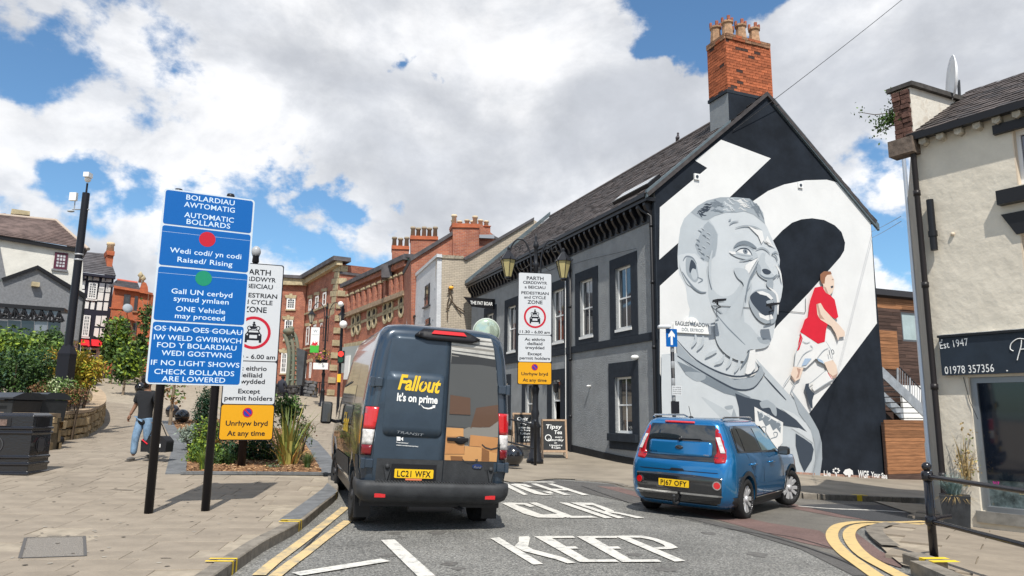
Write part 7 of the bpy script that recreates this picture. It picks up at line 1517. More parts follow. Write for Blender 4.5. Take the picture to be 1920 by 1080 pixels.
m=MB(); poly(m,apl,[(um-.03,v0+.05),(um+.03,v0+.05),(um+.03,v0+hh*.6),(um+.09,v0+hh*.52),(um+.09,v0+hh*.68),(um,v0+hh*.92),(um-.09,v0+hh*.68),(um-.09,v0+hh*.52),(um-.03,v0+hh*.6)],.014,px=False); m.build('arrow',m_uw,pn)
u0,v0=apl.uv(1260,741); u1,v1=apl.uv(1278,723); m=MB(); m.pbox(apl,u0,u1,v0,v1,0,.01); pn=m.build('notice_plate',m_ltgr,ow); m=MB()
for i,s in enumerate(('No waiting','at any time','Dim aros','unrhyw bryd')): ptext(m,apl,s,(u0+u1)/2,v1-.06-(i*.055),(u1-u0)*.8,.03,o=.012)
m.build('lettering',m_navyink,pn,kind='stuff')
m=MB(); m.cbox((ap.x+.02,ap.y-.06,z_(764)),(.2,.1,.32)); m.build('post_box',m_post,ow)
m=MB(); u,v=apl.uv(1252,613); m.cbox(apl.pt(u-.1,v,.0),(.34,.2,.09)); m.build('lamp_unit',m_ltgr,ow,bevel=.03)
# ---- convex mirror ----
mc=D(912,622,26); cm=thing('traffic_mirror','round convex traffic mirror rising behind the van roof','mirror',(mc.x,mc.y,H(mc.x,mc.y))); mp=Plane(mc,(1,.1,0),(0,0,1)); m=MB(); m.lathe(mc,[(.50,-.02),(.50,.02),(.47,.03)],28,axis=mp.n); m.build('rim',M('mirror_rim',(.5,.55,.5),.5),cm)
m=MB(); m.lathe(mc+mp.n*.03,[(.47,0),(.40,.035),(.28,.065),(.14,.085),(.01,.09)],28,axis=mp.n); m.build('mirror_face',M('mirror_face',(.52,.62,.50),.12,.5),cm); m=MB(); m.lathe((mc.x,mc.y+.08,H(mc.x,mc.y)),[(.04,0),(.04,mc.z-H(mc.x,mc.y))],10); m.build('post',m_post,cm)
# ================= buildings on the left =================
def dirv(deg): return Vector((math.cos(R(deg)),math.sin(R(deg)),0))
def pplane(px,py,dep,deg): c=D(px,py,dep); c.z=0; return Plane(c,dirv(deg),(0,0,1))
def slab(pl,pxs,mat,name,par,th=.3,o=0,uv=False,**k):
    q=[pl.uv(*p) for p in pxs]; a=sum(q[i][0]*q[(i+1)%len(q)][1]-q[(i+1)%len(q)][0]*q[i][1] for i in range(len(q)))
    if a<0: q=q[::-1]
    m=MB()
    if th>=0: m.pprism(pl,q,o-th,o) 
    else: m.pprism(pl,q,o,o-th)
    return m.build(name,mat,par,uv=uv,**k)
def prect(pl,x0,y0,x1,y1,mat,name,par,o=.0,th=.03,uv=False):
    a=pl.uv(x0,y1); b=pl.uv(x1,y0); m=MB(); m.pbox(pl,a[0],b[0],a[1],b[1],o,o+th); return m.build(name,mat,par,uv=uv)
def pwin(pl,x0,y0,x1,y1,par,fm,gm,cols=2,rows=2,o=.03,sill=None,fr=.07,bar=.04,sash=True):
    a=pl.uv(x0,y1); b=pl.uv(x1,y0); w=window(pl,a[0],b[0],a[1],b[1],par,fm,gm,dep=-o-.0,cols=cols,rows=rows,fr=fr,bar=bar,sash=sash,blind=mk_dark())
    if sill: m=MB(); m.pbox(pl,a[0]-.08,b[0]+.08,a[1]-.12,a[1],0,.12); m.build('sill',sill,w)
    return w
def window_flush(*a,**k): pass
m_wred=brick_mat('red_brick',(.40,.135,.07),(.29,.085,.05),(.40,.31,.25),var=.4,scale=1.3); m_orb=brick_mat('orange_brick_wall',(.50,.13,.05),(.42,.10,.04),(.34,.16,.09),var=.3,scale=1.3)
m_stone=M('buff_stone',(.42,.35,.22),.85,var=.25,vs=3,bump=.2,bs=15,rand=.08); m_wwash=M('whitewash',(.66,.64,.58),.9,var=.12,vs=.8,bump=.5,bs=9,bd=7)
m_gr2=M('grey_roughcast',(.20,.205,.215),.95,var=.15,vs=10,bump=.6,bs=30); m_purp=M('purple_paint',(.09,.02,.04),.5); m_wh=M('timber_white',(.72,.72,.70),.8); m_nv=M('timber_navy',(.018,.018,.032),.6); m_roofb=M('brown_slate',(.12,.085,.075),.8,var=.35,vs=2,bump=.3,bs=12); m_roofg=M('grey_slate',(.085,.08,.085),.75,var=.35,vs=2,bump=.3,bs=12)
def courses(pl_pts,mat,par,n=14):
    "slate courses as raised strips on a quad (eave left, eave right, ridge right, ridge left)"
    a,b,c,d=[Vector(p) for p in pl_pts]; nn=(b-a).cross(d-a).normalized(); nn=nn if nn.z>0 else -nn; m=MB()
    for i in range(n):
        l0=a.lerp(d,i/n); r0_=b.lerp(c,i/n); l1=a.lerp(d,(i+1.15)/n); r1=b.lerp(c,(i+1.15)/n); m.add([l0+nn*.05,r0_+nn*.05,r1+nn*.01,l1+nn*.01,l0,r0_],[(0,1,2,3),(4,5,1,0)])
    return m.build('slates',mat,par,kind='stuff')
# white house
wp=pplane(156,470,45,35); wh=thing('white_house','tall whitewashed house with a brown hipped roof and one purple-framed window','house',wp.pt(-4,H(-30,43)))
slab(wp,[(-60,438),(156,472),(150,700),(-60,700)],m_wwash,'wall',wh,th=8); slab(wp,[(-60,432),(158,469),(157,476),(-60,440)],m_black,'eaves_board',wh,th=.1,o=.25)
e_l=D(-60,432,45-4);u0,v0=wp.uv(-60,434); u1,v1=wp.uv(158,468); ul,vl=wp.uv(-60,446); ua,va=wp.uv(116,424)
P=[wp.pt(u0,v0,.3),wp.pt(u1+.2,v1,.3),wp.pt(ua-.2,va+1.2,-4),wp.pt(u0,va+1.0,-4)]; m=MB(); m.add(P+[wp.pt(u1+.2,v1,-8.3)],[(0,1,2,3),(1,4,2)]); rf=m.build('roof',m_roofb,wh); courses(P,m_roofb,rf,16)
m=MB(); m.tube([P[3],P[2],P[1]],.12,6); m.build('hip_tiles',M('hip_tile',(.4,.33,.27),.9),rf)
pwin(wp,99.5,475.5,128,504,wh,m_purp,M('net_curtain',(.5,.5,.52),.4,var=.3,vs=6),cols=3,rows=4,sill=m_gr2,fr=.12)
slab(wp,[(-60,445),(0,462),(16,545),(-60,545)],m_gr2,'grey_patch',wh,th=.05,o=.06)
# chimney stack behind
cp=pplane(38,430,50,35); cs=thing('stone_chimney','broad buff stone chimney stack above the white house roof','chimney',cp.pt(0,12)); slab(cp,[(0,408),(36,414),(33,445),(-5,445)],M('brown_render',(.26,.15,.10),.9,var=.2),'rendered_flank',cs,th=1.5,o=-.3); slab(cp,[(36,405),(54,408),(49,450),(31,450)],m_stone,'stack',cs,th=1.2); slab(cp,[(22,392),(56,397),(56,404),(20,401)],m_stone,'cap',cs,th=1.5,o=.15); slab(cp,[(20,401),(51,405),(50,430),(33,430),(33,414),(22,412)],m_stone,'stack_shaft',cs,th=1.2,o=.02); slab(cp,[(-2,400),(11,400),(11,412),(-2,412)],M('brown_pot',(.3,.16,.1),.9),'chimney_pot',cs,th=.8)
# grey gable building with glazed canopy
gp_=pplane(70,560,38,42); gb=thing('grey_gable_building','grey roughcast gabled building behind the shrubs with a dark glazed front','building',gp_.pt(0,H(-25,38)))
slab(gp_,[(-40,545),(2,528),(70,504),(157,556),(147,640),(-40,640)],m_gr2,'gable_wall',gb,th=7); slab(gp_,[(-40,640),(147,638),(141,700),(-40,700)],brick_mat('brown_brick',(.2,.10,.07),(.16,.08,.06),(.25,.2,.17)),'brick_base',gb,th=7,uv=True)
for a in ([(2,522),(70,498),(70,504),(4,528)],[(70,498),(162,553),(158,560),(70,505)]): slab(gp_,a,m_black,'verge_board',gb,th=7.2,o=.15)
slab(gp_,[(59,529),(73,531),(72,539),(58,537)],m_stone,'vent_cover',gb,th=.3,o=.3)
cpn=pplane(60,610,35.8,22); gc=thing('glazed_canopy','black iron and glass canopy front with arches and lattice below the grey gable','canopy',cpn.pt(0,H(-24,36)))
B1=lambda a,b,r,nm='bar':(lambda m:m.tube([cpn.pt(*cpn.uv(*a),.06),cpn.pt(*cpn.uv(*b),.06)],r,5) and m.build(nm,m_black,gc))(MB())
slab(cpn,[(-30,567),(122,578),(121,584),(-30,574)],m_black,'top_beam',gc,th=1.2,o=.15); slab(cpn,[(-30,594),(118,602),(118,604),(-30,597)],m_black,'mid_beam',gc,th=.15,o=.12); slab(cpn,[(-30,622),(116,640),(116,644),(-30,628)],m_black,'bottom_beam',gc,th=.2,o=.12)
for i in range(8):
    x=-4+i*16.5; y=575+x*.07; B1((x,y),(x-1,y+22),.05); B1((x,y+2),(x-9,y+20),.05); B1((x,y+2),(x+9,y+20),.05)
    if i%2==0: 
        pt=[cpn.pt(*cpn.uv(x+13+9*math.cos(R(a)),598+x*.07-8*math.sin(R(a))),.08) for a in range(0,181,20)]; m=MB(); m.tube(pt,.05,5); m.build('arch_bar',m_black,gc)
for i in range(5):
    x0=-10+i*25; slab(cpn,[(x0,578),(x0+24,579),(x0+23,595),(x0,594)],[M('glass_grey',(.16,.17,.19),.08,spec=.9),M('glass_brown',(.07,.045,.04),.08,spec=.9)][i%2],'pane',gc,th=.03); slab(cpn,[(x0,600),(x0+24,602),(x0+22,640),(x0,632)],[mk_glassd if 0 else M('glass_black',(.012,.012,.014),.08,spec=.9),M('glass_grey',(.16,.17,.19),.08,spec=.9)][1 if i==3 else 0],'pane',gc,th=.03)
slab(cpn,[(-30,640),(116,642),(110,720),(-30,720)],m_black,'stall_riser',gc,th=.3)
m=MB(); m.tube([gp_.pt(*gp_.uv(158,560),.12),gp_.pt(*gp_.uv(156,572),.12),gp_.pt(*gp_.uv(143,690),.12)],.07,6); m.build('drainpipe',m_black,gb)
# half-timbered building
tp2=pplane(190,560,56,36); ht=thing('half_timbered_building','black and white half-timbered building with a red shop awning','building',tp2.pt(0,H(-32,56)))
slab(tp2,[(120,505),(214,520),(193,706),(120,706)],m_nv,'wall',ht,th=7)
Pz=lambda x,y,oy:(x/6.39,oy+y/6.39)
for x0,y0,x1,y1,oy in [(955,870,1035,908,380),(1060,882,1190,933,380),(1225,900,1340,952,380),(970,930,1025,1035,380),(1195,962,1258,1070,380),(1277,972,1333,1075,380),(960,22,1015,92,540),(1190,0,1245,38,540),(1277,0,1323,44,540),(1177,52,1243,153,540),(1262,62,1314,158,540),(1012,156,1068,248,540),(1092,162,1138,258,540),(1167,168,1228,268,540),(1247,172,1298,273,540),(1152,332,1213,460,540),(1222,332,1278,463,540),(1132,478,1188,590,540),(1202,483,1253,595,540)]:
    lean=-(y1-y0)*.13; slab(tp2,[Pz(x0,y0,oy),Pz(x1,y0+4,oy),Pz(x1+lean,y1,oy),Pz(x0+lean,y1-4,oy)],m_wh,'plaster_panel',ht,th=.03,o=.03)
for q in ((163,531,183,560),(152,592,170,631)): pwin(tp2,*q,ht,m_wh,m_glass,cols=3,rows=6,o=.1,sill=m_wh,fr=.1,bar=.05)
u0,v0=tp2.uv(120,507); u1,v1=tp2.uv(216,519); ur,vr_=tp2.uv(203,487); ul,vl=tp2.uv(120,479); P=[tp2.pt(u0,v0,.4),tp2.pt(u1,v1,.4),tp2.pt(ur+.3,vr_+1.0,-3),tp2.pt(ul,vl+1.0,-3)]; m=MB(); m.add(P+[tp2.pt(u1,v1,-7)],[(0,1,2,3),(1,4,2)]); rf=m.build('roof',m_roofg,ht); courses(P,m_roofg,rf,12)
for a in ((153,499,163,505),(171,500,182,507)): slab(tp2,[(a[0],a[1]),(a[2],a[1]+1.5),(a[2]+1,a[3]),(a[0]+1,a[3]-1)],M('skylight_pane',(.45,.55,.55),.2),'skylight',ht,th=.1,o=-.5)
slab(tp2,[(120,508),(215,520),(215,524),(120,513)],m_nv,'eaves_board',ht,th=.5,o=.45)
for x in (155,172,196): slab(tp2,[(x,515),(x+4,516),(x+1,528)],m_nv,'eaves_bracket',ht,th=.4,o=.4)
a=tp2.uv(148,636); b=tp2.uv(191,637); c=tp2.uv(147,650); 
for x0,x1 in ((148,167),(171,191)):
    a=tp2.uv(x0,636); b=tp2.uv(x1,637.5); c=tp2.uv(x0,650)[1]; m=MB(); m.add([tp2.pt(a[0],a[1],.05),tp2.pt(b[0],b[1],.05),tp2.pt(b[0],c,.9),tp2.pt(a[0],c,.9),tp2.pt(b[0],c,.05),tp2.pt(a[0],c,.05)],[(0,3,2,1),(1,2,4),(0,5,3)]); m.build('awning',M('awning_red',(.55,.012,.02),.7),ht)
slab(tp2,[(146,650),(190,653),(184,706),(140,706)],m_uw,'shopfront',ht,th=.1,o=.04)
for q in ((148,655,166,663),(169,656,181,665),(147,668,163,698),(166,668,176,700)): prect(tp2,*q,m_glass,'shop_pane',ht,o=.045,th=.02)
# brick chimney with pot
cp=pplane(207,480,57,36); c2=thing('brick_chimney','slim orange brick chimney with one cream pot on the half-timbered building','chimney',cp.pt(0,9)); slab(cp,[(201,478),(213,480),(210,503),(200,500)],m_orb,'stack',c2,th=1.3,uv=True); slab(cp,[(199,470),(215,472),(214,480),(200,478)],m_orb,'corbelled_cap',c2,th=1.6,o=.15,uv=True); m=MB(); m.lathe(cp.pt(*cp.uv(208,470),-.5),[(.3,0),(.26,.5),(.32,.55),(.3,.75)],10); m.build('chimney_pot',M('cream_pot',(.6,.45,.28),.8),c2)
# orange brick building with a round gable
op=pplane(240,560,55,30); ob=thing('orange_brick_building','orange brick building with satellite dish and curved parapet behind the trees','building',op.pt(0,H(-28,54)))
slab(op,[(213,541),(264,548),(262,700),(195,700)],m_orb,'wall',ob,th=8,uv=True); op2=Plane(op.pt(*op.uv(264,560)),dirv(-12),(0,0,1)); op2.O.z=0
slab(op2,[(264,548),(284,552),(280,700),(262,700)],m_orb,'corner_bay',ob,th=6,uv=True)
slab(op,[(213,536),(265,545),(265,549),(213,541)],m_orb,'cornice',ob,th=.4,o=.3,uv=True); slab(op2,[(264,544),(285,549),(285,553),(264,549)],m_orb,'cornice',ob,th=.4,o=.3,uv=True)
m=MB(); q=[op.uv(x,y) for x,y in [(262,548),(263,538),(266,532),(270,529),(274,531),(277,538),(278,549)]]; m.pprism(op,q[::-1],-.5,.1); m.build('curved_parapet',m_orb,ob,uv=True)
m=MB(); P=[op.pt(*op.uv(205,536),-.4),op.pt(*op.uv(264,543),-.4),op.pt(*op.uv(262,520),-3),op.pt(*op.uv(222,514),-3)]; m.add(P,[(0,1,2,3)]); rf=m.build('roof',m_roofg,ob); courses(P,m_roofg,rf,8); m=MB(); m.tube([P[3],P[2]],.14,6); m.build('ridge_tiles',M('red_ridge',(.5,.12,.08),.8),rf)
for x,y in ((264,518),(269,524)): m=MB(); m.lathe(op.pt(*op.uv(x,y),-.6),[(.12,-.4),(.08,0),(.22,.15),(.15,.3),(.0,.5)],10); m.build('stone_finial',m_stone,ob)
pwin(op,230,553,245,580,ob,M('dark_sash',(.05,.05,.055),.5),m_glass,cols=2,rows=2,o=.04,fr=.1); [pwin(op,*q_,ob,M('dark_sash',(.05,.05,.055),.5),m_glass,cols=2,rows=2,o=.04,fr=.1,sill=m_orb) for q_ in ((232,604,245,628),(248,606,257,629),(250,556,259,583),(218,603,227,627))]
for y in (576,596): slab(op,[(205,y),(262,y+5),(262,y+7),(205,y+2)],m_orb,'string_course',ob,th=.1,o=.08,uv=True)
dc=op.pt(*op.uv(238,581),.8); sd_=thing('satellite_dish','round grey satellite dish on the orange brick building','satellite dish',dc); m=MB(); m.lathe(dc,[(.01,.0),(.2,.02),(.36,.07),(.36,.09),(.01,.03)],20,axis=op.n+Vector((.3,0,.3))); m.build('dish',m_g3,sd_); m=MB(); m.tube([dc,op.pt(*op.uv(238,590),.0)],.03,6); m.build('bracket',m_black,sd_)
# white shopfronts seen through the trees
sf_=pplane(205,680,56.5,12); sb=thing('shopfront_row','white shopfronts glimpsed between the tree trunks','shopfront',sf_.pt(0,H(-30,56))); slab(sf_,[(190,664),(262,664),(260,708),(188,708)],m_uw,'fascia_wall',sb,th=.5)
for x in (193,203,215,226,238,249): prect(sf_,x,676,x+7,700,m_glass,'shop_pane',sb,o=.01,th=.02)
slab(sf_,[(257,655),(266,655),(266,660),(257,660)],m_mred,'red_sign_panel',sb,th=.1,o=.3)
# ================= CCTV pole, walls, bins =================
pz=D(92,700,20.5); pzb=H(pz.x,pz.y); cc=thing('cctv_pole','tall black CCTV pole on a square pedestal rising from the shrubs','camera pole',(pz.x,pz.y,pzb)); p1=D(128,650,20.5); p2=D(156,362,20.5); p3=D(160,338,20.5)
pz=Vector((p1.x,p1.y,pzb)); z1=p1.z; m=MB(); m.lathe((p1.x,p1.y,pzb),[(.24,0),(.24,z1-pzb-.25),(.25,z1-pzb-.25),(.25,z1-pzb-.2),(.14,z1-pzb+.05)],4,sm=False); m.build('pedestal',m_post,cc)
m=MB(); m.tube([Vector((p1.x,p1.y,z1)),Vector((p1.x,p1.y,p2.z))],[.115,.10],14); m.build('pole',m_post,cc)
for y in (479,489): zz=D(134,y,20.5).z; m=MB(); m.lathe((p1.x,p1.y,zz),[(.118,0),(.118,.05)],14); m.build('clamp_band',m_sgrey,cc)
tpz=p2.z; m=MB(); m.tube([(p1.x,p1.y,tpz),(p1.x,p1.y,tpz+.3)],.03,6); m.build('camera_stem',m_post,cc); m=MB(); m.ball((p1.x,p1.y,tpz+.42),.09,12,8); m.cbox((p1.x+.03,p1.y-.06,tpz+.53),(.16,.22,.14)); m.build('camera_head',m_uw,cc)
m=MB(); m.cbox((p1.x-.33,p1.y-.05,tpz-.13),(.2,.1,.24)); m.build('antenna_box',m_uw,cc); m=MB(); m.tube([(p1.x-.35,p1.y,tpz-.5),(p1.x+.14,p1.y,tpz-.5)],.02,5).tube([(p1.x-.3,p1.y,tpz-.5),(p1.x-.3,p1.y,tpz-.25)],.015,5); m.build('bracket',m_sgrey,cc); m=MB(); m.ball((p1.x-.38,p1.y-.02,tpz-.56),.09,10,6,sc=(1.2,.8,.4)); m.build('sensor',m_g2,cc)
m_sst=M('wall_sandstone',(.34,.25,.14),.9,var=.3,vs=3.5,bump=.6,bs=9,rand=.25,bd=6); m_cop=M('coping_sandstone',(.36,.27,.18),.85,var=.25,vs=3,bump=.2,bs=20,rand=.1)
def stone_wall(label,line,height,seed,th=.35,cop=True,mat=None,bh=.24,cat='wall'):
    r=random.Random(seed); pts=subdiv(line,.1); a0=pts[0]; t=thing('stone_wall',label,cat,(a0.x,a0.y,H(a0.x,a0.y)))
    acc=0
    L_,R_=ribbon(pts,th-.12); top=lambda p:H(p.x,p.y)+height
    core=MB(); n=len(pts); core.add([(p.x,p.y,H(p.x,p.y)-.2) for p in L_]+[(p.x,p.y,top(p)-.02) for p in L_]+[(p.x,p.y,top(p)-.02) for p in R_]+[(p.x,p.y,H(p.x,p.y)-.2) for p in R_],[(i,i+1,n+i+1,n+i) for i in range(n-1)]+[(n+i,n+i+1,2*n+i+1,2*n+i) for i in range(n-1)]+[(2*n+i,2*n+i+1,3*n+i+1,3*n+i) for i in range(n-1)]+[(0,n,2*n,3*n),(n-1,2*n-1,3*n-1,4*n-1)]); core.build('mortar_core',M('wall_core',(.12,.095,.06),.95,var=.3,vs=5),t)
    lens=[0]
    for a,b in zip(pts,pts[1:]): lens.append(lens[-1]+(b-a).length)
    def at(s):
        s=max(0,min(lens[-1]-1e-6,s)); i=max(j for j in range(len(lens)) if lens[j]<=s); i=min(i,len(pts)-2); f=(s-lens[i])/(lens[i+1]-lens[i]); p=pts[i].lerp(pts[i+1],f); tt=(pts[i+1]-pts[i]).normalized(); return p,tt
    for sd in (-1,1):
        z=0
        while z<height-.05:
            hh=min(bh*r.uniform(.7,1.5),height-z); 
            if height-z-hh<.08: hh=height-z
            s=0
            while s<lens[-1]:
                w=r.uniform(.18,.62)*bh/.24; p,tt=at(s+w/2); nn=Vector((-tt.y,tt.x))*sd; c=Vector((p.x+nn.x*(th/2-.05),p.y+nn.y*(th/2-.05),H(p.x,p.y)+z+hh/2)); m=MB(); e=r.uniform(.0,.05); hw,hz,hd=min(w,lens[-1]-s)/2-.012,hh/2-.012,.07+e
                if hw>.03:
                    k=r.uniform(.6,.9); P=[(-hw,-.1,-hz),(hw,-.1,-hz),(hw,-.1,hz),(-hw,-.1,hz),(-hw,hd*.4,-hz),(hw,hd*.4,-hz),(hw,hd*.4,hz),(-hw,hd*.4,hz)]+[(x*k*hw+r.uniform(-.02,.02),hd,y*k*hz+r.uniform(-.02,.02)) for x,y in((-1,-1),(1,-1),(1,1),(-1,1))]
                    X=Vector((tt.x,tt.y,0)); Y=Vector((nn.x,nn.y,0)); fs_=[(0,1,5,4),(1,2,6,5),(2,3,7,6),(3,0,4,7),(4,5,9,8),(5,6,10,9),(6,7,11,10),(7,4,8,11),(8,9,10,11)]
                    if X.cross(Y).z>0: fs_=[f[::-1] for f in fs_]
                    m.add([c+X*a+Y*b+Vector((0,0,q)) for a,b,q in P],fs_); m.build('stone',mat or m_sst,t)
                s+=w
            z+=hh
    if cop:
        s=0
        while s<lens[-1]:
            w=min(r.uniform(.7,1.1),lens[-1]-s)
            if w<.1: break
            (a,ta),(b,tb)=at(s+.005),at(s+w-.005); P=[]
            for p,tt in((a,ta),(b,tb)):
                nn=Vector((-tt.y,tt.x))*(th/2+.05)
                for sg,zz in((-1,0),(1,0),(1,.08),(-1,.08)): P.append((p.x+nn.x*sg,p.y+nn.y*sg,H(p.x,p.y)+height+zz))
            m=MB(); m.add(P,[(0,1,2,3),(7,6,5,4),(0,4,5,1),(1,5,6,2),(2,6,7,3),(3,7,4,0)]); m.build('coping_stone',m_cop,t); s+=w
    return t
v2=lambda p:Vector((p[0],p[1]))
W1=[v2(G(60,838)),v2(G(88,836)),v2(G(140,827)),v2(G(150,822)),v2(G(172,808)),v2(G(180,798)),v2(G(182,788)),v2(G(180,776)),v2(G(168,762)),v2(G(150,755))]
stone_wall('curved rough sandstone planter wall with flat copings in front of the shrubs',smooth_line(W1,3),.78,3)
stone_wall('low sandstone wall end standing behind the litter bin',[v2(G(100,852))+Vector((-4.5,-.5)),v2(G(100,852))],.86,5,th=.5)
# litter bin
lbp=G(59,904); lb0=Vector((lbp.x-.1,lbp.y,H(lbp.x,lbp.y)+.11)); lt=thing('litter_bin','large black cast litter bin with moulded bands at the left edge','litter bin',lb0,rot=R(3))
X0,X1,Y0,Y1=-1.15,0,0,.62; m=MB()
def ringbox(m,levels):
    P=[];
    for z,e in levels: P+= [(X0-e,Y0-e,z),(X1+e,Y0-e,z),(X1+e,Y1+e,z),(X0-e,Y1+e,z)]
    k=len(levels); m.add(P,[(i*4+j,i*4+(j+1)%4,(i+1)*4+(j+1)%4,(i+1)*4+j) for i in range(k-1) for j in range(4)]+[(3,2,1,0),tuple(4*(k-1)+j for j in range(4))]); return m
ringbox(m,[(0,.03),(.05,.03),(.06,.0),(.17,.0),(.18,.02),(.21,.02),(.22,.0),(.29,.0),(.30,.02),(.33,.02),(.34,.0),(.72,.0),(.73,.025),(.76,.025),(.77,.0),(.80,.0),(.81,.025),(.84,.025),(.85,.0),(1.04,.0),(1.06,-.01),(1.10,-.06)]); m.build('body',M('cast_black',(.010,.010,.013),.22,bump=.25,bs=30,spec=.6,coat=.3),lt,world=False,bevel=.012)
m=MB(); m.box(-.95,-.38,-.008,-.002,.86,1.0); m.build('mouth',mk_dark(),lt,world=False); m=MB(); m.box(.002,.008,.12,.5,.86,1.02); m.build('mouth',mk_dark(),lt,world=False); m=MB(); m.box(-.78,-.45,-.014,-.009,.87,.98); m.build('sticker',M('faded_sticker',(.16,.11,.09),.6,var=.4,vs=20),lt,world=False)
cpn2=Plane((-.62,-.001,.53),(1,0,0),(0,0,1)); m=MB(); m.ring(cpn2,0,0,.135,.15,.0,.012); ptext(m,cpn2,'WREXHAM',0,.05,.16,.025,o=.006); ptext(m,cpn2,'WRECSAM',0,-.05,.18,.025,o=.006); m.build('crest_ring',M('cast_black_worn',(.05,.05,.055),.3,spec=.7),lt,world=False)
cpn3=Plane((.001,.3,.53),(0,1,0),(0,0,1)); m=MB(); m.ring(cpn3,0,0,.12,.135,0,.01); m.box(.0,.012,.22,.4,.42,.64); m.build('crest_ring',M('cast_black_worn',(.05,.05,.055),.3),lt,world=False)
# wheelie bins
def wheelie(x,y,rot,w,d,h,lab):
    b=Vector((x,y,H(x,y)+.1)); t=thing('wheelie_bin',lab,'wheelie bin',b,rot=rot,group='black wheelie bins'); m=MB(); m.hexa([(-w*.42,-d*.4,.12),(w*.42,-d*.4,.12),(w*.42,d*.4,.12),(-w*.42,d*.4,.12),(-w/2,-d/2,h*.86),(w/2,-d/2,h*.86),(w/2,d/2,h*.86),(-w/2,d/2,h*.86)]); m.build('body',M('bin_plastic',(.028,.030,.032),.5,var=.2,vs=4),t,world=False,bevel=.02)
    m=MB(); m.prism([(-w*.53,-d*.56,h*.87),(-w*.53,-d*.56,h*.91),(-w*.53,-d*.2,h*1.0),(-w*.53,d*.3,h*1.0),(-w*.53,d*.56,h*.92),(-w*.53,d*.56,h*.87)],(w*1.06,0,0)); m.build('lid',M('bin_lid',(.03,.032,.035),.32),t,world=False,bevel=.02)
    for sg in (-1,1): m=MB(); m.lathe((sg*w*.42,d*.4,.11),[(.10,-.03),(.10,.03)],14,axis=(1,0,0)); m.build('wheel',m_black,t,world=False)
    m=MB(); m.tube([(-w*.4,-d*.6,h*.86),(w*.4,-d*.6,h*.86)],.02,6); m.build('handle',m_black,t,world=False)
q=D(88,742,18.2); wheelie(q.x,q.y,R(-20),.62,.72,1.28,'black wheelie bin nearest the stone planter, rightmost of three'); q=D(58,742,17.8); wheelie(q.x,q.y,R(-15),.6,.72,1.25,'middle black wheelie bin squeezed between its two neighbours'); q=D(8,744,17.3); wheelie(q.x,q.y,R(-5),1.25,.95,1.28,'wide black four-wheeled refuse bin behind the litter bin')
# ================= buildings up the street =================
K=D(637,493,60); mdir=Vector((-.585,1,0)).normalized(); mus=Plane(Vector((K.x,K.y,0))+mdir*14,-mdir,(0,0,1)); 
mu=thing('museum','red brick civic building with buff stone quoins and tall white sash windows','building',(K.x,K.y,H(K.x,K.y)))
slab(mus,[(575,530),(637,495),(607,760),(545,760)],m_wred,'front_wall',mu,th=9,uv=True)
KL=mus.pt(*mus.uv(575,560)); bow=Plane((KL.x,KL.y,0),(1,.12,0),(0,0,1)); slab(bow,[(500,533),(575,535),(560,760),(480,760)],m_wred,'bow_wall',mu,th=8,uv=True)
slab(bow,[(500,520),(576,524),(576,536),(500,534)],m_stone,'cornice',mu,th=.6,o=.4); slab(bow,[(500,515),(578,519),(578,525),(500,520)],m_roofg,'parapet',mu,th=.8,o=.6)
slab(mus,[(573,525),(640,487),(640,497),(575,535)],m_stone,'cornice',mu,th=.5,o=.4); slab(mus,[(573,519),(641,481),(641,489),(573,526)],m_roofg,'parapet',mu,th=1.5,o=.7)
rt=Plane((K.x,K.y,0),dirv(30),(0,0,1)); slab(rt,[(637,512),(700,520),(690,770),(612,770)],M('shaded_brick',(.22,.06,.045),.9,var=.15,vs=2) if 0 else m_wred,'side_wall',mu,th=6,uv=True); slab(rt,[(637,509),(702,517),(702,521),(637,514)],m_roofg,'coping',mu,th=6,o=.1)
for i in range(23):
    y=499+i*11.6; x=638-(y-500)*.108; w=14 if i%2 else 21; a=8 if i%2 else 14
    slab(mus,[(x-w*.55,y+w*.05),(x,y-1),(x-1,y+10.0),(x-1-w*.55,y+10.8)],m_stone,'quoin',mu,th=.1,o=.1)
    if i%2==0: slab(rt,[(x,y-1),(x+a,y),(x+a-1,y+10.5),(x-1,y+10)],m_stone,'quoin',mu,th=.1,o=.1)
for q in ((537,560,554.5,580),(532,600,550,638),(525.5,662,539.5,700)): 
    pwin(bow,*q,mu,m_uw,m_glass,cols=3,rows=4,o=.06,sill=m_stone,fr=.12); slab(bow,[(q[0]-3,q[1]-7),(q[2]+2,q[1]-6),(q[2]+1,q[1]),(q[0]-1,q[1]-1)],m_stone,'stone_lintel',mu,th=.1,o=.14); slab(bow,[((q[0]+q[2])/2-3,q[1]-9),((q[0]+q[2])/2+3,q[1]-9),((q[0]+q[2])/2+2,q[1]),((q[0]+q[2])/2-2,q[1])],m_stone,'keystone',mu,th=.1,o=.18)
for q in ((580,560,586,584),(592,554,599,582),(606,547,613.5,576),(574.5,612,582,648),(588,608,595,645),(601,605,607,642),(571,682,576,710),(581,679,586,709),(590,677,594.5,710)): 
    pwin(mus,*q,mu,m_uw,m_glass,cols=1,rows=2,o=.06,fr=.16); slab(mus,[(q[0]-1,q[1]-5),(q[2]+1,q[1]-7),(q[2]+1,q[1]-1),(q[0]-1,q[1])],m_stone,'stone_lintel',mu,th=.1,o=.12)
for y in (588,652): slab(mus,[(571,y+1),(618,y-18 if y<600 else y-8),(617,y-14 if y<600 else y-4),(571,y+4)],m_stone,'string_course',mu,th=.1,o=.15)
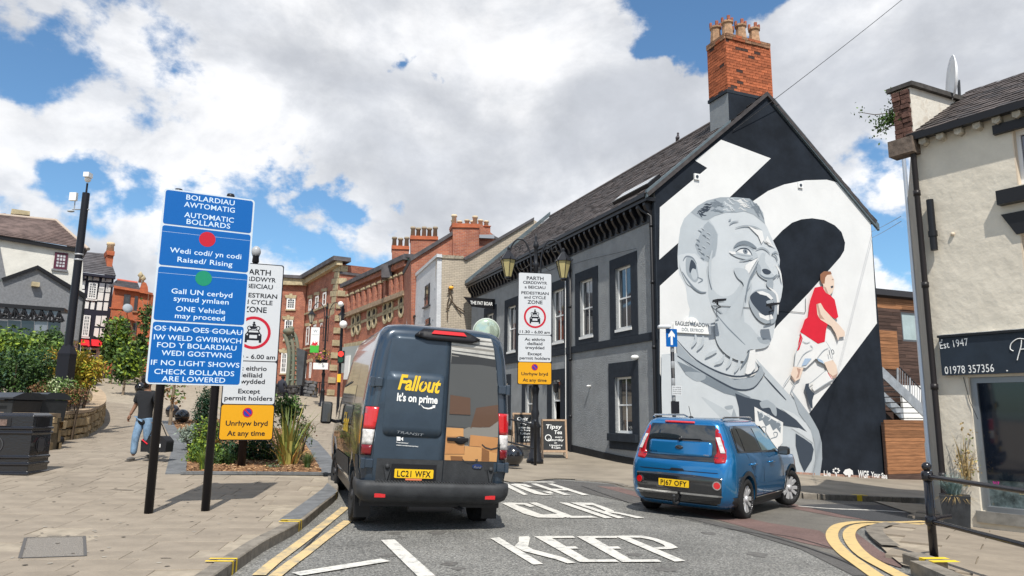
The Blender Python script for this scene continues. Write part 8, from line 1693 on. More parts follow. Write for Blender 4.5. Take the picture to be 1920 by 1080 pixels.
# market hall with blind arcade
ML=Vector((-13.2,58,0)); mk=Plane(ML,(.514,-.857,0),(0,0,1)); mh=thing('market_hall','ornate red brick hall with a blind arcade, buff bands and paired round windows','building',(ML.x,ML.y,2))
slab(mk,[(652,540),(765,497),(757,770),(640,770)],m_wred,'wall',mh,th=9,uv=True)
L2=lambda x,ya,yb:ya+(yb-ya)*(x-652)/(765-652)
def band(x0,x1,ya0,yb0,ya1,yb1,mat,nm,o,th): slab(mk,[(x0,L2(x0,ya0,yb0)),(x1,L2(x1,ya0,yb0)),(x1,L2(x1,ya1,yb1)),(x0,L2(x0,ya1,yb1))],mat,nm,mh,th=th,o=o,uv=True)
band(648,768,532,480,539,489,m_roofg,'parapet',.5,2); band(650,766,539,489,545,500,m_wred,'corbel_course',.3,.3); band(652,764,588,545,596,554,M('worn_stone',(.30,.22,.15),.9,var=.3,vs=4),'string_course',.35,.3); band(652,764,612,566,617,572,m_stone,'buff_band',.04,.03); band(650,700,645,625,654,639,m_stone,'fascia_band',.25,.2)
for i in range(11):
    x=656+i*10.3; yt=L2(x,548,503)+4; yb=L2(x,588,546); w=2.1
    slab(mk,[(x-w,yt+5),(x+w,yt+3),(x+w,yb),(x-w,yb)],m_wred,'pilaster',mh,th=.3,o=.3,uv=True)
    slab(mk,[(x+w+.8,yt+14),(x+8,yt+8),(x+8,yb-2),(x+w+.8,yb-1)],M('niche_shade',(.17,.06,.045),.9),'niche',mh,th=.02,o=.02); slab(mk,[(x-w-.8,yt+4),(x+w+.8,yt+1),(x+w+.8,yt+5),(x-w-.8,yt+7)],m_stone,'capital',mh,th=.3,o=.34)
for i in range(5):
    for k in (0,1):
        x=664+i*30+k*9; 
        if x>760: continue
        for dy in (0,17):
            y=L2(x,607,560)+dy; u,v=mk.uv(x,y); m=MB(); m.ring(mk,u,v,.30,.52,.0,.10,16); m.build('stone_roundel',m_stone,mh); m=MB(); m.disc(mk,u,v,.30,.0,.03,14); m.build('round_pane',mk_dark(),mh)
slab(mk,[(655,652),(770,640),(770,700),(650,700)],M('pale_canopy',(.35,.38,.37),.6),'shop_canopy',mh,th=.1,o=.6)
slab(mk,[(664,668),(672,667),(668,712),(660,712)],m_uw,'white_door_panel',mh,th=.1,o=.7)
# grey eaves bits, green dormer bracket at the junction
gx=pplane(775,500,46.5,-30); go=thing('green_bay_window','dark green bay bracket at the end of the brick hall parapet','bay window',gx.pt(0,9)); m_green=M('dark_green',(.02,.10,.05),.5)
slab(gx,[(764,484),(785,486),(785,489),(764,488)],m_green,'head',go,th=1); slab(gx,[(776,489),(782,489),(781,514),(778,514)],m_green,'post',go,th=.5); slab(gx,[(758,476),(790,478),(790,484),(760,483)],m_roofg,'lead_cap',go,th=1.5,o=.1); slab(gx,[(763,488),(777,490),(778,514),(770,514)],m_stone,'broken_render',go,th=.4,o=-.3)
# whitewashed brick building
WQ=Vector((-4.07,38.2,0)); wd=Vector((-.327,.945,0)).normalized(); wb=Plane(WQ+wd*7.8,-wd,(0,0,1)); m_wbk=brick_mat('white_brick',(.60,.61,.62),(.55,.56,.58),(.35,.36,.38),var=.12,bump=.8)
nb_=thing('white_brick_building','white painted brick building with peeling patches and a cream brick gable','building',(WQ.x,WQ.y,H(-4,38)))
slab(wb,[(765,532),(820,481),(815,800),(755,800)],m_wbk,'street_wall',nb_,th=.25,uv=True); slab(wb,[(764,527),(821,476),(821,482),(764,533)],m_wbk,'parapet',nb_,th=.3,o=.06,uv=True)
for q in ((797,530,806.5,577),(773,548,779,597),(799,595,807,612)): prect(wb,*q,m_black,'window_recess',nb_,o=.005,th=.02); pwin(wb,q[0]+1.5,q[1]+2,q[2],q[3],nb_,m_gb,m_glass,cols=1,rows=2,o=.05,fr=.1); slab(wb,[(q[0]-2,q[3]),(q[2]+1,q[3]-6),(q[2]+1,q[3]-3),(q[0]-2,q[3]+3)],m_black,'sill',nb_,th=.1,o=.12)
for i in range(40):
    r_=random.Random(i+9); x=r_.uniform(768,816); y=r_.uniform(L2(0,0,0)+540,690); s_=r_.uniform(.8,2.4); slab(wb,[(x,y),(x+s_*.6,y-s_),(x+s_,y+s_*.5),(x+s_*.5,y+s_*2)],m_g4 if i%2 else m_g3,'peeled_patch',nb_,th=.003,o=.004)
cw=Plane(WQ,gd,(0,0,1)); m_cbk=brick_mat('cream_brick',(.50,.43,.33),(.43,.37,.29),(.20,.17,.14),scale=1.25,ms=.012,var=.15); slab(cw,[(820,482),(868,484),(872,487),(985,420),(1000,412),(1130,480),(1130,800),(814,800)],m_cbk,'cream_gable',nb_,th=.3,uv=True)
slab(cw,[(819,478),(869,480),(869,486),(819,484)],M('mossy_coping',(.30,.26,.2),.9,var=.4,vs=9),'coping',nb_,th=.4,o=.06); slab(cw,[(868,484),(986,416),(1000,408),(1000,413),(986,421),(872,489)],m_roofg,'verge',nb_,th=6,o=.12)
ip=cw.uv(838,590); r_=random.Random(4); t=thing('dead_climber','bare dead climber stems on the cream brick wall','plant',cw.pt(*ip))
for pts in ([(838,600),(838,570),(842,555),(840,540)],[(840,575),(848,560),(843,545),(848,535)],[(846,565),(855,575),(870,585)],[(843,560),(850,570),(864,590)],[(838,552),(845,545)],[(835,580),(842,578)]): m=MB(); m.tube([cw.pt(*cw.uv(*p),.08) for p in pts],.03,4); m.build('stem',m_bark,t)
m=MB(); u,v=cw.uv(845,540); m.ball(cw.pt(u,v,.1),.1,8,6,sc=(1.4,1,1)); one('wall_lamp',M('orange_plastic',(.8,.4,.05),.5),'small orange lamp on the cream brick wall','wall lamp',m)
# brick gables and chimneys behind
bg_=pplane(850,450,44,14); bb=thing('brick_gable_building','orange-red brick gable with tall chimneys and many pots above the cream wall','building',bg_.pt(0,4)); slab(bg_,[(771,487),(848,440),(900,420),(945,456),(960,700),(771,700)],m_wred,'gable_wall',bb,th=5,uv=True); slab(bg_,[(768,483),(849,434),(849,441),(770,490)],m_roofg,'verge',bb,th=5,o=.15); slab(bg_,[(926,443),(948,454),(948,458),(926,448)],m_roofg,'verge',bb,th=5,o=.15)
def stack(pl,x0,y0,x1,y1,par,pots,ph,pm,th=1.0,cap=True,o=.2,band=8):
    s=slab(pl,[(x0,y0),(x1,y0+2),(x1,y1),(x0,y1)],m_wred,'chimney',par,th=th,o=o,uv=True)
    if cap: slab(pl,[(x0-1,y0-1),(x1+1,y0+1),(x1+1,y0+band),(x0-1,y0+band-1)],m_orb,'chimney_cap',s,th=th+.2,o=o+.08,uv=True)
    for k in range(pots):
        x=x0+4+(x1-x0-8)*k/max(1,pots-1); u,v=pl.uv(x,y0+1); m=MB(); m.lathe(pl.pt(u,v-.05,o-.35-(k%2)*.3),[(.17,0),(.14,ph*.8),(.19,ph*.83),(.18,ph)],10); m.build('chimney_pot',pm,s)
mp_=M('pale_pot',(.58,.47,.32),.8,rand=.15); stack(bg_,848,421,897,485,bb,2,.75,mp_); stack(bg_,854,414,927,450,bb,6,.55,mp_,o=-1.2,band=2); slab(bg_,[(897,442),(925,442),(925,449),(897,448)],M('lead',(.3,.32,.35),.5,.4),'flashing',bb,th=.2,o=.3)
hp_=pplane(790,470,50,10); hb_=thing('chimney_stack','pair of red brick chimney stacks with tall pots behind the market hall','chimney',hp_.pt(0,10)); stack(hp_,770,444,820,490,hb_,5,.85,M('sooty_pot',(.34,.28,.2),.8,rand=.3),band=7); stack(hp_,735,464,766,510,hb_,3,.8,M('sooty_pot',(.34,.28,.2),.8,rand=.3),o=.5,band=7)
slab(hp_,[(715,495),(735,493),(735,520),(715,520)],m_roofg,'dormer_side',hb_,th=1)
# sculpture of curved ribs, low slate wall, bins, traffic light
sc=pplane(560,730,46,0); s0=G(560,752); scu=thing('sculpture','tall curving rib sculpture with a dark leaning slab','sculpture',(s0.x,s0.y,H(s0.x,s0.y)))
m_ptn=M('verdigris_steel',(.20,.17,.12),.8,var=.4,vs=2,bump=.3,bs=8,col2=(.13,.17,.13))
for k,pts in enumerate(([(538,722),(541,690),(542,660),(538,640),(533,626)],[(546,722),(548,690),(548,655),(544,635),(539,625)],[(553,722),(556,690),(555,655),(551,632),(545,622)],[(540,720),(543,660),(535,632)])):
    m=MB(); m.tube([sc.pt(*sc.uv(*p),-.2*k) for p in curve2(pts,4,False)],.13,6); m.build('rib',m_ptn,scu)
for y in range(632,716,9): m=MB(); m.tube([sc.pt(*sc.uv(537+(y-625)*.05,y)),sc.pt(*sc.uv(553+(y-625)*.03,y-2),-.4)],.07,5); m.build('cross_bar',m_ptn,scu)
m=MB(); m.ball(sc.pt(*sc.uv(541,621)),.32,8,6,sc=(1.2,.8,.7)); m.ball(sc.pt(*sc.uv(546,617)),.2,8,6); m.build('crest_figure',m_ptn,scu,kind='stuff')
slab(sc,[(557,652),(572,658),(566,722),(556,722)],M('dark_slab',(.06,.065,.07),.6,var=.3,vs=1.5),'leaning_slab',scu,th=.6)
m_dst=M('dark_wall_stone',(.10,.10,.105),.85,var=.4,vs=3,bump=.5,bs=9,rand=.35); g1_=G(512,746); g2_=G(556,743); g3_=G(592,748)
stone_wall('low dark slate wall in front of the curved sculpture',[v2(g1_)+Vector((-2.5,0)),v2(g1_),v2(g2_)],1.05,8,mat=m_dst,cop=False,bh=.3); stone_wall('dark slate pier wall beside the black street bin',[v2(g2_)+Vector((.25,.1)),v2(g3_)],1.35,9,mat=m_dst,cop=False,bh=.3)
def binbox(px,py,w,h,mat,lab,cat='litter bin',nm='street_bin',grp=None):
    g=G(px,py); b=Vector((g.x,g.y,H(g.x,g.y)+.03)); t=thing(nm,lab,cat,b,group=grp); m=MB(); m.box(-w/2,w/2,-w/2,w/2,0,h*.85); m.build('body',mat,t,world=False,bevel=.02); m=MB(); m.box(-w*.54,w*.54,-w*.54,w*.54,h*.86,h); m.build('lid',mat,t,world=False,bevel=.02); m=MB(); m.box(-w*.4,w*.4,-w*.51-.01,-w*.5,h*.62,h*.78); m.build('mouth',mk_dark(),t,world=False)
binbox(575,745,.8,1.15,m_post,'black street bin against the dark slate wall'); binbox(629,745,.75,1.2,M('bin_red',(.5,.012,.02),.5),'left of the two red bins by the brick museum',grp='red bins'); binbox(640,745,.7,1.2,M('bin_red',(.5,.012,.02),.5),'right of the two red bins by the brick museum',grp='red bins')
tg_=G(632,790); tl=thing('traffic_light','black traffic light pole showing red with cameras on top','traffic light',(tg_.x,tg_.y,H(tg_.x,tg_.y))); tl_p=Plane((tg_.x,tg_.y-.12,0),(1,0,0),(0,0,1)); ztop=tl_p.uv(643,572)[1]
m=MB(); m.tube([(tg_.x,tg_.y,H(tg_.x,tg_.y)),(tg_.x,tg_.y,ztop)],.075,10); m.build('pole',m_post,tl); u0,v0=tl_p.uv(633,681); u1,v1=tl_p.uv(646,658); m=MB(); m.pbox(tl_p,u0,u1,v0,v1,-.1,.05); hd=m.build('signal_head',m_black,tl)
m=MB(); m.disc(tl_p,(u0+u1)/2,v0+(v1-v0)*.74,.14,.05,.09,16); m.build('red_lamp',M('red_lamp',(.7,.02,.02),.3,emit=(1,.08,.05,.7)),hd); m=MB(); m.disc(tl_p,(u0+u1)/2,v0+(v1-v0)*.28,.14,.05,.08,16); m.build('green_lamp',M('green_off',(.02,.06,.04),.3),hd)
for (x,y,r_) in ((640,571,.14),(645,609,.2)): u,v=tl_p.uv(x,y); m=MB(); m.ball(tl_p.pt(u,v,.15),r_,12,8); m.tube([tl_p.pt(u,v,.1),(tg_.x,tg_.y,v)],.04,5); m.build('camera',m_uw,tl)
u,v=tl_p.uv(636,709); m=MB(); m.pbox(tl_p,u-.09,u+.09,v-.2,v+.2,.02,.06); m.build('button_box',M('amber_box',(.8,.45,.03),.5),tl)
g=G(563,745); as_=thing('direction_sign','small blue arrow sign on a black post near the slate wall','road sign',(g.x,g.y,H(g.x,g.y))); pl=Plane((g.x,g.y-.06,0),(1,0,0),(0,0,1)); u0,v0=pl.uv(563,697); u1,v1=pl.uv(571.5,685); m=MB(); m.pprism(pl,rrect(u0,u1,v0,v1,.04),0,.02); pn=m.build('arrow_plate',M('sign_light_blue',(.05,.28,.6),.4),as_); m=MB(); um=(u0+u1)/2; vm=(v0+v1)/2; poly(m,pl,[(um-.03,v0+.08),(um+.03,v0+.08),(um+.03,vm),(um+.1,vm),(um,v1-.06),(um-.1,vm),(um-.03,vm)],.022,px=False); m.build('arrow',m_uw,pn); m=MB(); m.tube([(g.x,g.y,H(g.x,g.y)),(um+g.x,g.y,v1)],.05,8); m.build('post',m_post,as_)
rl=thing('guard_rail','black street railing in front of the museum','railing',G(615,745)); a=G(590,746); b=G(628,742)
for i in range(6): p=a.lerp(b,i/5); m=MB(); m.tube([(p.x,p.y,H(p.x,p.y)),(p.x,p.y,H(p.x,p.y)+1.25)],.04,6); m.build('post',m_post,rl)
for z in (1.2,.35): m=MB(); m.tube([(p.x,p.y,H(p.x,p.y)+z) for p in (a,a.lerp(b,.5),b)],.03,6); m.build('rail',m_post,rl)
# rooftop infill far behind so no bare ground shows between buildings
fb=pplane(600,600,88,2); o=slab(fb,[(470,600),(900,600),(900,790),(470,790)],m_wred,'distant_terrace',None,th=4,uv=True,label='distant red brick terrace closing the far end of the street',cat='building')
fb=pplane(330,600,86,6); o=slab(fb,[(262,640),(560,630),(560,790),(262,790)],m_stone,'distant_terrace',None,th=4,label='pale stone terrace far behind the blue bollard sign',cat='building')
# ================= planting =================
lg=M('leaf_bright',(.10,.17,.035),.6); lm=M('leaf_mid',(.05,.10,.02),.6); ldk=M('leaf_dark',(.025,.05,.015),.6)
ly=M('leaf_yellow_green',(.22,.30,.03),.6); lyy=M('leaf_gold',(.42,.32,.03),.65); lyo=M('leaf_amber',(.34,.20,.03),.65); lbz=M('leaf_bronze',(.12,.055,.03),.65); lbz2=M('leaf_brown',(.20,.10,.04),.7); lsl=M('leaf_silver',(.26,.31,.25),.7); lwh=M('leaf_variegated',(.40,.45,.25),.65); lbg=M('leaf_blue_green',(.03,.075,.04),.6); lbg2=M('leaf_deep_blue_green',(.018,.05,.028),.6)
def bush(label,px,py,dep,rx,ry,rz,n,size,mats,seed,cat='shrub',name='shrub',lobes=5,clump=10,asp=1.6,group=None):
    c=D(px,py,dep); g=H(c.x,c.y); t=thing(name,label,cat,(c.x,c.y,g),group=group); r=random.Random(seed); bl=[(c.x,c.y,c.z,rx*.8,ry*.8,rz*.85)]
    for i in range(lobes):
        a=r.uniform(0,6.28); e=r.uniform(-.4,.7); bl.append((c.x+math.cos(a)*rx*.5,c.y+math.sin(a)*ry*.5,c.z+e*rz*.6,rx*r.uniform(.4,.6),ry*r.uniform(.4,.6),rz*r.uniform(.35,.55)))
    m=MB()
    for i in range(6):
        a=r.uniform(0,6.28); m.tube([(c.x+math.cos(a)*.05,c.y+math.sin(a)*.05,g),(c.x+math.cos(a)*rx*.3,c.y+math.sin(a)*ry*.3,(g+c.z)/2),(c.x+math.cos(a)*rx*.6,c.y+math.sin(a)*ry*.6,c.z+rz*.4)],[.03,.02,.008],5)
    m.build('stems',m_bark,t,kind='stuff'); foliage('foliage',bl,n,size,mats,t,seed=seed,clump=clump,asp=asp,inner=.25); return t
bush('rounded dark green shrub behind the wheelie bins at the left edge',28,704,21.5,1.1,1.0,.85,8000,.055,[ldk,lbg,lm,lm],11)
bush('large bright green spreading shrub rising at the left edge',30,668,24.5,2.0,1.3,1.05,7500,.085,[ly,lg,lg,lm],12,asp=2)
bush('bright green layered shrub sloping down towards the CCTV pole',86,692,23.5,1.0,1.0,.75,3800,.075,[ly,lg,lm],22,asp=2)
bush('dark green shrub between the bright shrub and the CCTV pole',90,655,26,1.0,1.0,.85,3800,.06,[ldk,lm,lm],13)
bush('golden shrub to the right of the CCTV pole',152,702,21.5,.62,.6,.75,4200,.05,[lyy,lyy,lyo,ly],14,asp=2.4)
bush('amber and gold shrub just behind the CCTV pole pedestal',118,690,23,.8,.7,.8,2600,.055,[lyo,lyy,lm],15,asp=2.4)
bush('low bronze-leaved shrub in the planter left of the variegated one',85,733,20,.5,.4,.28,1300,.04,[lbz,lbz2,lm],16); bush('low variegated green and cream shrub in the stone planter',118,735,20,.5,.45,.42,2200,.045,[lm,lwh,lg],17); bush('low rust-brown shrub at the right corner of the stone planter',140,740,19.8,.35,.35,.32,1000,.04,[lbz,lbz2,lg],18)
m=MB()
gsheet([tuple(p) for p in W1]+[(-20,26),(-22,20),(-16,18.5)],.45,1.5).build('planter_soil',M('soil',(.06,.04,.025),.95,var=.3,vs=6),None,kind='structure')
def tree(label,px,py,top,crowns,seed,n,size,mats,tr=.07,group='young street trees in the plaza',dep=None,sparse=False):
    b=G(px,py); b=Vector((b.x,b.y,H(b.x,b.y)+.1)); t=thing('street_tree',label,'tree',b,group=group); r=random.Random(seed); zt=D(px,top,b.y).z; m=MB()
    m.tube([b,b+Vector((.03,0,(zt-b.z)*.35)),b+Vector((-.02,.0,(zt-b.z)*.75)),Vector((b.x,b.y,zt))],[tr,tr*.8,tr*.45,tr*.12],8)
    for i in range(14):
        z=b.z+(zt-b.z)*r.uniform(.28,.8); a=r.uniform(0,6.28); l=(zt-b.z)*.18*r.uniform(.6,1.2); d=Vector((math.cos(a),math.sin(a),0)); m.tube([Vector((b.x,b.y,z)),Vector((b.x,b.y,z+l*.5))+d*l*.5,Vector((b.x,b.y,z+l*1.2))+d*l*.8],[tr*.4,tr*.22,tr*.06],5)
    m.build('trunk',M('pale_bark',(.22,.17,.12),.9,var=.3,vs=8),t); bl=[]
    for cx_,cy_,rw,rh in crowns: c=D(cx_,cy_,b.y); s_=b.y/1350; bl.append((c.x,c.y,c.z,rw*s_,rw*s_,rh*s_))
    foliage('crown',bl,n,size,mats,t,seed=seed,clump=9,inner=.15); return t
tree('leftmost young leafy tree by the red awning',196,712,585,[(212,625,14,26),(206,650,13,22),(222,660,16,22),(214,606,7,14)],31,1700,.18,[lg,lg,lm,ldk])
tree('young leafy tree standing second from the left in the plaza',207,723,600,[(222,650,18,26),(212,672,13,14),(226,620,12,24),(236,672,10,12)],32,1900,.16,[lg,lm,ly,lm])
tree('nearest of the young trees left of the blue sign, with a thin pale trunk',230,744,640,[(236,690,16,20),(244,670,15,20),(228,705,10,12),(252,690,12,18),(232,655,8,13)],33,1700,.14,[lg,lm,ly,ldk])
tree('tall young tree hugging the left edge of the blue sign',262,722,545,[(263,655,11,24),(274,600,6,34),(254,682,11,14)],34,1700,.17,[lg,lm,ldk,lm])
tree('sparse young tree between the ball bollards and the sign posts',318,803,560,[(320,735,16,16),(306,700,16,26),(340,700,18,26),(322,640,22,40),(330,750,8,7)],35,900,.10,[lg,lm,lbz2],tr=.07)
# planting bed with kerb and bark
bedq=[G(*p) for p in [(348,900),(604,900),(588,868),(570,835),(540,812),(470,800),(400,790),(322,795),(352,838)]]
bedl=[v2(p) for p in bedq]; bedp=[tuple(p) for p in bedl]
bed_s=gsheet(bedp,.125,.6).build('bark_bed',M('bark_mulch',(.22,.12,.06),.95,var=.5,vs=40,vdetail=3,bump=1.0,bs=60),None,kind='structure',label='bark mulched planting bed with dark stone edging')
r=random.Random(77); m=MB(); chips=0
while chips<9000:
    x=r.uniform(min(p[0] for p in bedp),max(p[0] for p in bedp)); y=r.uniform(min(p[1] for p in bedp),max(p[1] for p in bedp))
    if not inside((x,y),bedp): 
        continue
    chips+=1
    if y>18 and r.random()<.5: continue
    a=r.uniform(0,6.28); l=r.uniform(.02,.045); w=r.uniform(.008,.016); t_=Vector((math.cos(a),math.sin(a),r.uniform(-.4,.4))); s_=Vector((-math.sin(a),math.cos(a),r.uniform(-.5,.5))); c=Vector((x,y,H(x,y)+.135+r.uniform(0,.012))); m.add([c-t_*l-s_*w,c+t_*l-s_*w,c+t_*l*.7+s_*w,c-t_*l*.8+s_*w],[(0,1,2,3)],r.choice([0,0,1,2]))
m.build('bark_chips',[M('bark_chip',(.36,.20,.095),.9),M('bark_chip_pale',(.50,.33,.18),.9),M('bark_chip_dark',(.12,.06,.03),.9)],bed_s,kind='stuff')
def edging(a,b,w,hh,step=.9):
    pts=subdiv([a,b],step)
    for p,q in zip(pts,pts[1:]):
        t_=(q-p).normalized(); n_=Vector((-t_.y,t_.x)); mb=MB(); P=[]
        for e in (p+t_*.004,q-t_*.004):
            for d,z in((-w,.0),(-w,hh),(0,hh),(0,.0)): P.append((e.x+n_.x*d,e.y+n_.y*d,H(e.x,e.y)+.11+z))
        mb.add(P,[(0,1,2,3),(7,6,5,4),(0,4,5,1),(1,5,6,2),(2,6,7,3)]); mb.build('edging_stone',m_slate_k,bed_s)
edging(bedl[0]+Vector((-.1,0)),bedl[1]+Vector((.1,0)),.16,.05,1.1)
for i,j in ((8,0),(7,8)): edging(bedl[i],bedl[j],.36,.018,.7)
for i,j in ((1,2),(2,3),(3,4)): edging(bedl[i],bedl[j],.42,.018,.7)
def blades(label,px,py,n,h,spread,w,mats,seed,droop=.35,name='strap_leaf_plant',asthing=True):
    c=G(px,py); c=Vector((c.x,c.y,H(c.x,c.y)+.12)); t=thing(name,label,'plant',c); grass(c,n,h,spread,w,mats,seed,t,name='leaf_blades',droop=droop); return t
mph=M('phormium',(.20,.24,.06),.5); mph2=M('phormium_yellow',(.40,.36,.10),.5); mph3=M('phormium_dark',(.07,.10,.03),.5); mph4=M('phormium_dry',(.42,.24,.07),.7)
blades('large spiky strap-leaved plant at the right end of the bark bed',538,880,64,1.45,.75,.065,[mph,mph,mph2,mph3],41,droop=.25); blades('dry yellowing leaves around the foot of the spiky plant',540,882,26,.75,.8,.05,[mph4,mph2],42,droop=.55)
blades('second strap-leaved plant with pale drooping leaves behind the zone sign',430,812,40,1.5,.9,.05,[mph2,mph,mph4],43,droop=.5)
blades('fine green grassy tuft at the right corner of the bark bed',576,888,240,.36,.2,.012,[lm,lg,M('lavender_green',(.10,.15,.08),.7)],44,droop=.15,name='grass_tuft')
blades('fresh green grassy tuft at the front left of the bark bed',380,893,200,.42,.22,.014,[lg,ly,lm],45,droop=.2,name='grass_tuft')
bush('evergreen shrub with glossy upright shoots rising above the bark bed',543,768,17.5,.36,.32,.42,1100,.05,[lg,lm,ldk,lm],46,asp=2.2); bush('dark-leaved bare-stemmed shrub right of the zone sign',560,810,17.2,.42,.3,.45,500,.04,[ldk,lbz,lm],47)
bush('slim dark conifer behind the sign posts',381,770,19.5,.22,.22,.75,2600,.035,[lbg,lbg2,ldk],48,lobes=3); bush('silvery feathery shrub at the back left of the bed',360,815,18.2,.32,.3,.33,1500,.03,[lsl,lsl,M('leaf_grey',(.18,.23,.19),.7)],49,asp=4)
bush('yellow-green leafy shrub beside the silvery one',386,815,17.6,.34,.3,.45,2400,.04,[ly,lg,lm],50); bush('yellow-green leafy shrub at the front left of the bed',388,862,15.9,.42,.35,.42,3000,.04,[ly,lg,lm],51)
bush('dark green dense shrub behind the zone sign post',430,855,16.8,.5,.4,.45,2600,.045,[ldk,lbg,lm],52); bush('shadowy dark shrub to the right of the zone sign post',486,852,16.8,.45,.35,.42,2000,.045,[ldk,lbg2,lm],53); bush('small coppery shrub at the back of the bed',400,835,17.5,.25,.25,.2,500,.035,[lbz2,lyo],54)
bush('small purple-tinged sage plant in front of the spiky plant',512,882,15.6,.17,.15,.12,420,.035,[M('leaf_purple',(.10,.07,.10),.7),lm,lsl],55,lobes=3); bush('thin shrub with pale flowers behind the spiky plant',520,850,17,.3,.25,.32,520,.035,[lm,lsl,M('petal_lilac',(.3,.22,.4),.7)],56); bush('low green shrub at the left of the sign post foot',415,870,15.8,.32,.25,.3,1500,.04,[lg,lm,ldk],57)
# ================= people =================
def skin(name,J,Eg,mat,par,root=0,sub=2,**k):
    me=bpy.data.meshes.new(name); me.from_pydata([j[:3] for j in J],Eg,[]); me.materials.append(mat); o=link(name,me,par,**k)
    md=o.modifiers.new('skin','SKIN'); md.use_smooth_shade=True
    for i,j in enumerate(J): v=me.skin_vertices[0].data[i]; r_=j[3]; v.radius=(r_,j[4] if len(j)>4 else r_); v.use_root=(i==root)
    s=o.modifiers.new('sub','SUBSURF'); s.levels=sub; s.render_levels=sub; dg=bpy.context.evaluated_depsgraph_get(); dg.update(); m2=bpy.data.meshes.new_from_object(o.evaluated_get(dg)); o.modifiers.clear(); o.data=m2; m2.materials.clear(); m2.materials.append(mat)
    for p in m2.polygons: p.use_smooth=True
    return o
m_skin=M('skin_tan',(.22,.115,.07),.55); m_tee=M('black_tshirt',(.018,.019,.022),.85,bump=.3,bs=14); m_jean=M('blue_jeans',(.16,.25,.36),.85,var=.3,vs=7,bump=.3,bs=18); m_jeand=M('dark_jeans',(.10,.16,.25),.85,var=.3,vs=7); m_shoe=M('grey_shoe',(.13,.12,.11),.7); m_hair=M('dark_hair',(.012,.010,.009),.7); m_bagm=M('black_bag',(.016,.016,.018),.7,bump=.2,bs=20)
def hand(wrist,dirn,par,curl=.5,mat=None,side=1):
    d=Vector(dirn).normalized(); w=Vector(wrist); s=Vector((0,1,0)); s=(s-d*s.dot(d)).normalized(); n=d.cross(s)*side; m=MB(); m.tube([w,w+d*.04,w+d*.085],[.026,.034,.030],8)
    for i in range(4):
        b=w+d*.08+s*(-.024+i*.016); l=(.062,.07,.065,.05)[i]; m.tube([b,b+d*l*.5,b+d*l*.8+n*l*curl*.5,b+d*l*.85+n*l*curl],[.0095,.009,.008,.006],6)
    t_=w+d*.03-s*.028; m.tube([t_,t_-s*.022+d*.03,t_-s*.026+d*.055+n*.012],[.011,.010,.008],6); m.build('hand',mat or m_skin,par,world=False)
pz_=G(264,864,.11); pz_=Vector((pz_.x,pz_.y,H(pz_.x,pz_.y)+.11)); man=thing('person','person in a black t-shirt, black cap and blue jeans walking with a black holdall',"person",pz_,rot=R(-10))
body=skin('body',[(0,0,.95,.115,.085),(0,0,1.12,.115,.085),(0,.0,1.32,.15,.10),(0,.01,1.45,.075,.07),(0,0,1.54,.055),(0,-.01,1.62,.085,.095),(0,-.005,1.70,.075,.085),
 (-.18,0,1.42,.06),(-.27,.03,1.17,.045),(-.31,-.07,.95,.03),(.18,0,1.42,.06),(.25,.03,1.17,.045),(.27,-.02,.93,.03),
 (-.09,0,.88,.085),(-.11,-.09,.50,.058),(-.12,-.10,.10,.04),(.09,0,.88,.085),(.10,-.01,.50,.058),(.10,.17,.13,.04)],
 [(0,1),(1,2),(2,3),(3,4),(4,5),(5,6),(2,7),(7,8),(8,9),(2,10),(10,11),(11,12),(0,13),(13,14),(14,15),(0,16),(16,17),(17,18)],m_skin,man)
skin('tshirt',[(0,0,.72,.18,.14),(0,0,.86,.175,.135),(0,0,1.12,.155,.115),(0,0,1.32,.175,.12),(0,.0,1.44,.11,.09),(-.19,0,1.41,.085),(-.265,.02,1.20,.078),(.19,0,1.41,.085),(.245,.02,1.20,.078)],[(0,1),(1,2),(2,3),(3,4),(3,5),(5,6),(3,7),(7,8)],m_tee,man)
skin('jeans',[(0,0,.99,.150,.115),(-.09,0,.84,.105),(-.112,-.09,.50,.082),(-.118,-.10,.12,.068),(.09,0,.84,.105),(.102,-.01,.50,.082),(.102,.16,.15,.068)],[(0,1),(1,2),(2,3),(0,4),(4,5),(5,6)],m_jean,man)
for x,y,z,tl_ in ((-.12,-.10,.0,0),(.10,.17,.045,.25)): m=MB(); m.ball((x,y-.06,z+.045),.05,12,8,sc=(.95,2.5,.85)); m.box(x-.048,x+.048,y-.18,y+.06,z,z+.022); m.build('shoe',m_shoe,man,world=False)
m=MB(); m.ball((0,.0,1.685),.104,16,10,sc=(.98,1.08,.85)); m.tube([(0,-.09,1.70),(0,-.16,1.685)],[.075,.06],10); m.build('cap',m_hair,man,world=False)
m=MB(); m.ball((0,-.06,1.575),.058,12,8,sc=(1.1,.8,.85)); m.build('beard',m_hair,man,world=False)
m=MB(); m.ball((0,-.108,1.63),.017,8,6,sc=(.8,1,1.5)); 
for sg in (-1,1): m.ball((sg*.09,0,1.63),.022,8,6,sc=(.5,.8,1.3))
m.build('nose_and_ears',m_skin,man,world=False,kind='stuff'); m=MB()
for sg in (-1,1): m.ball((sg*.034,-.094,1.652),.011,8,6)
m.build('eyes',m_hair,man,world=False,kind='stuff')
m=MB(); m.box(-.02,.02,-.1,-.096,1.595,1.6); m.build('mouth',M('lip',(.2,.07,.06),.6),man,world=False)
hand((-.31,-.07,.95),(-.15,-.25,-1),man,.5); hand((.27,-.02,.93),(0,-.05,-1),man,1.1,side=-1)
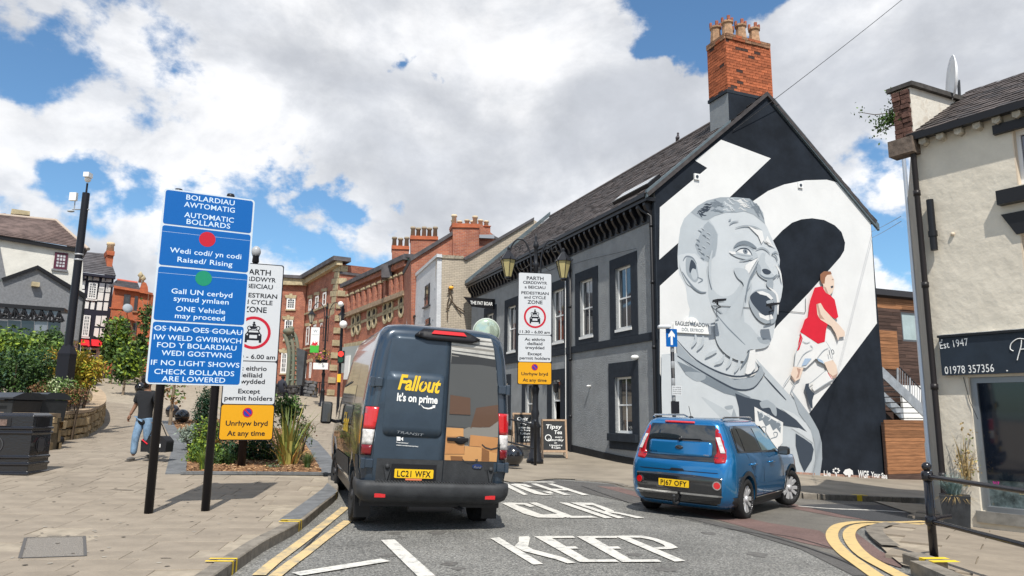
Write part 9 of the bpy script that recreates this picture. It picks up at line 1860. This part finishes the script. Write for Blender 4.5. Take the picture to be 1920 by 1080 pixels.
bp0=pz_+Vector((.31,.0,.02)); bag=thing('holdall','black holdall with red trim carried low in the walking person\'s hand','bag',bp0,rot=R(-12)); m=MB(); m.prism([(-.30,-.11,.17),(.30,-.11,.17),(.31,-.11,.40),(.20,-.11,.50),(-.2,-.11,.50),(-.31,-.11,.40)],(0,.24,0)); m.build('bag_body',m_bagm,bag,world=False,bevel=.03)
m=MB(); m.tube([(-.13,-.12,.46),(-.05,-.06,.72),(-.02,-.03,.84),(.02,-.03,.84),(.06,-.06,.72),(.14,-.12,.46)],.011,6); m.tube([(-.13,.13,.46),(-.05,.04,.72),(.0,.0,.84),(.06,.04,.72),(.14,.13,.46)],.011,6); m.build('handle',m_bagm,bag,world=False)
for a,b in (((-.28,-.117,.42),(-.14,-.117,.33)),((.05,-.117,.44),(.12,-.117,.36))): m=MB(); m.tube([a,b],.014,6); m.build('red_trim',m_mred,bag,world=False)
m=MB(); m.box(.12,.18,-.122,-.116,.27,.34); m.build('label_patch',m_uw,bag,world=False)
# seated person on the slate wall
s0=D(526,742,43.2); s0=Vector((s0.x,s0.y,H(s0.x,s0.y)+.45)); sp2=thing('person','person in a dark jacket and cap sitting on the slate wall by the sculpture','person',s0,rot=R(160))
skin('body',[(0,0,.58,.15,.12),(0,0,.85,.16,.12),(0,-.06,1.08,.17,.12),(0,-.10,1.22,.07),(0,-.12,1.33,.095,.10),(-.2,-.05,1.10,.09),(-.3,-.12,.82,.07),(-.18,-.33,.72,.05),(.2,-.05,1.10,.09),(.3,-.12,.82,.07),(.18,-.33,.72,.05),(-.1,-.1,.55,.10),(-.13,-.48,.56,.075),(-.13,-.5,.08,.06),(.1,-.1,.55,.10),(.13,-.48,.56,.075),(.13,-.5,.08,.06)],
 [(0,1),(1,2),(2,3),(3,4),(2,5),(5,6),(6,7),(2,8),(8,9),(9,10),(0,11),(11,12),(12,13),(0,14),(14,15),(15,16)],M('dark_jacket',(.03,.032,.045),.85),sp2)
m=MB(); m.ball((0,-.12,1.38),.11,12,8,sc=(1,1.1,.8)); m.tube([(0,-.2,1.37),(0,-.27,1.35)],[.08,.06],8); m.build('cap',m_hair,sp2,world=False); m=MB(); m.ball((0,-.17,1.31),.075,10,8,sc=(1,.9,1.2)); m.ball((0,-.25,1.31),.015,6,4); m.build('face',m_skin,sp2,world=False)
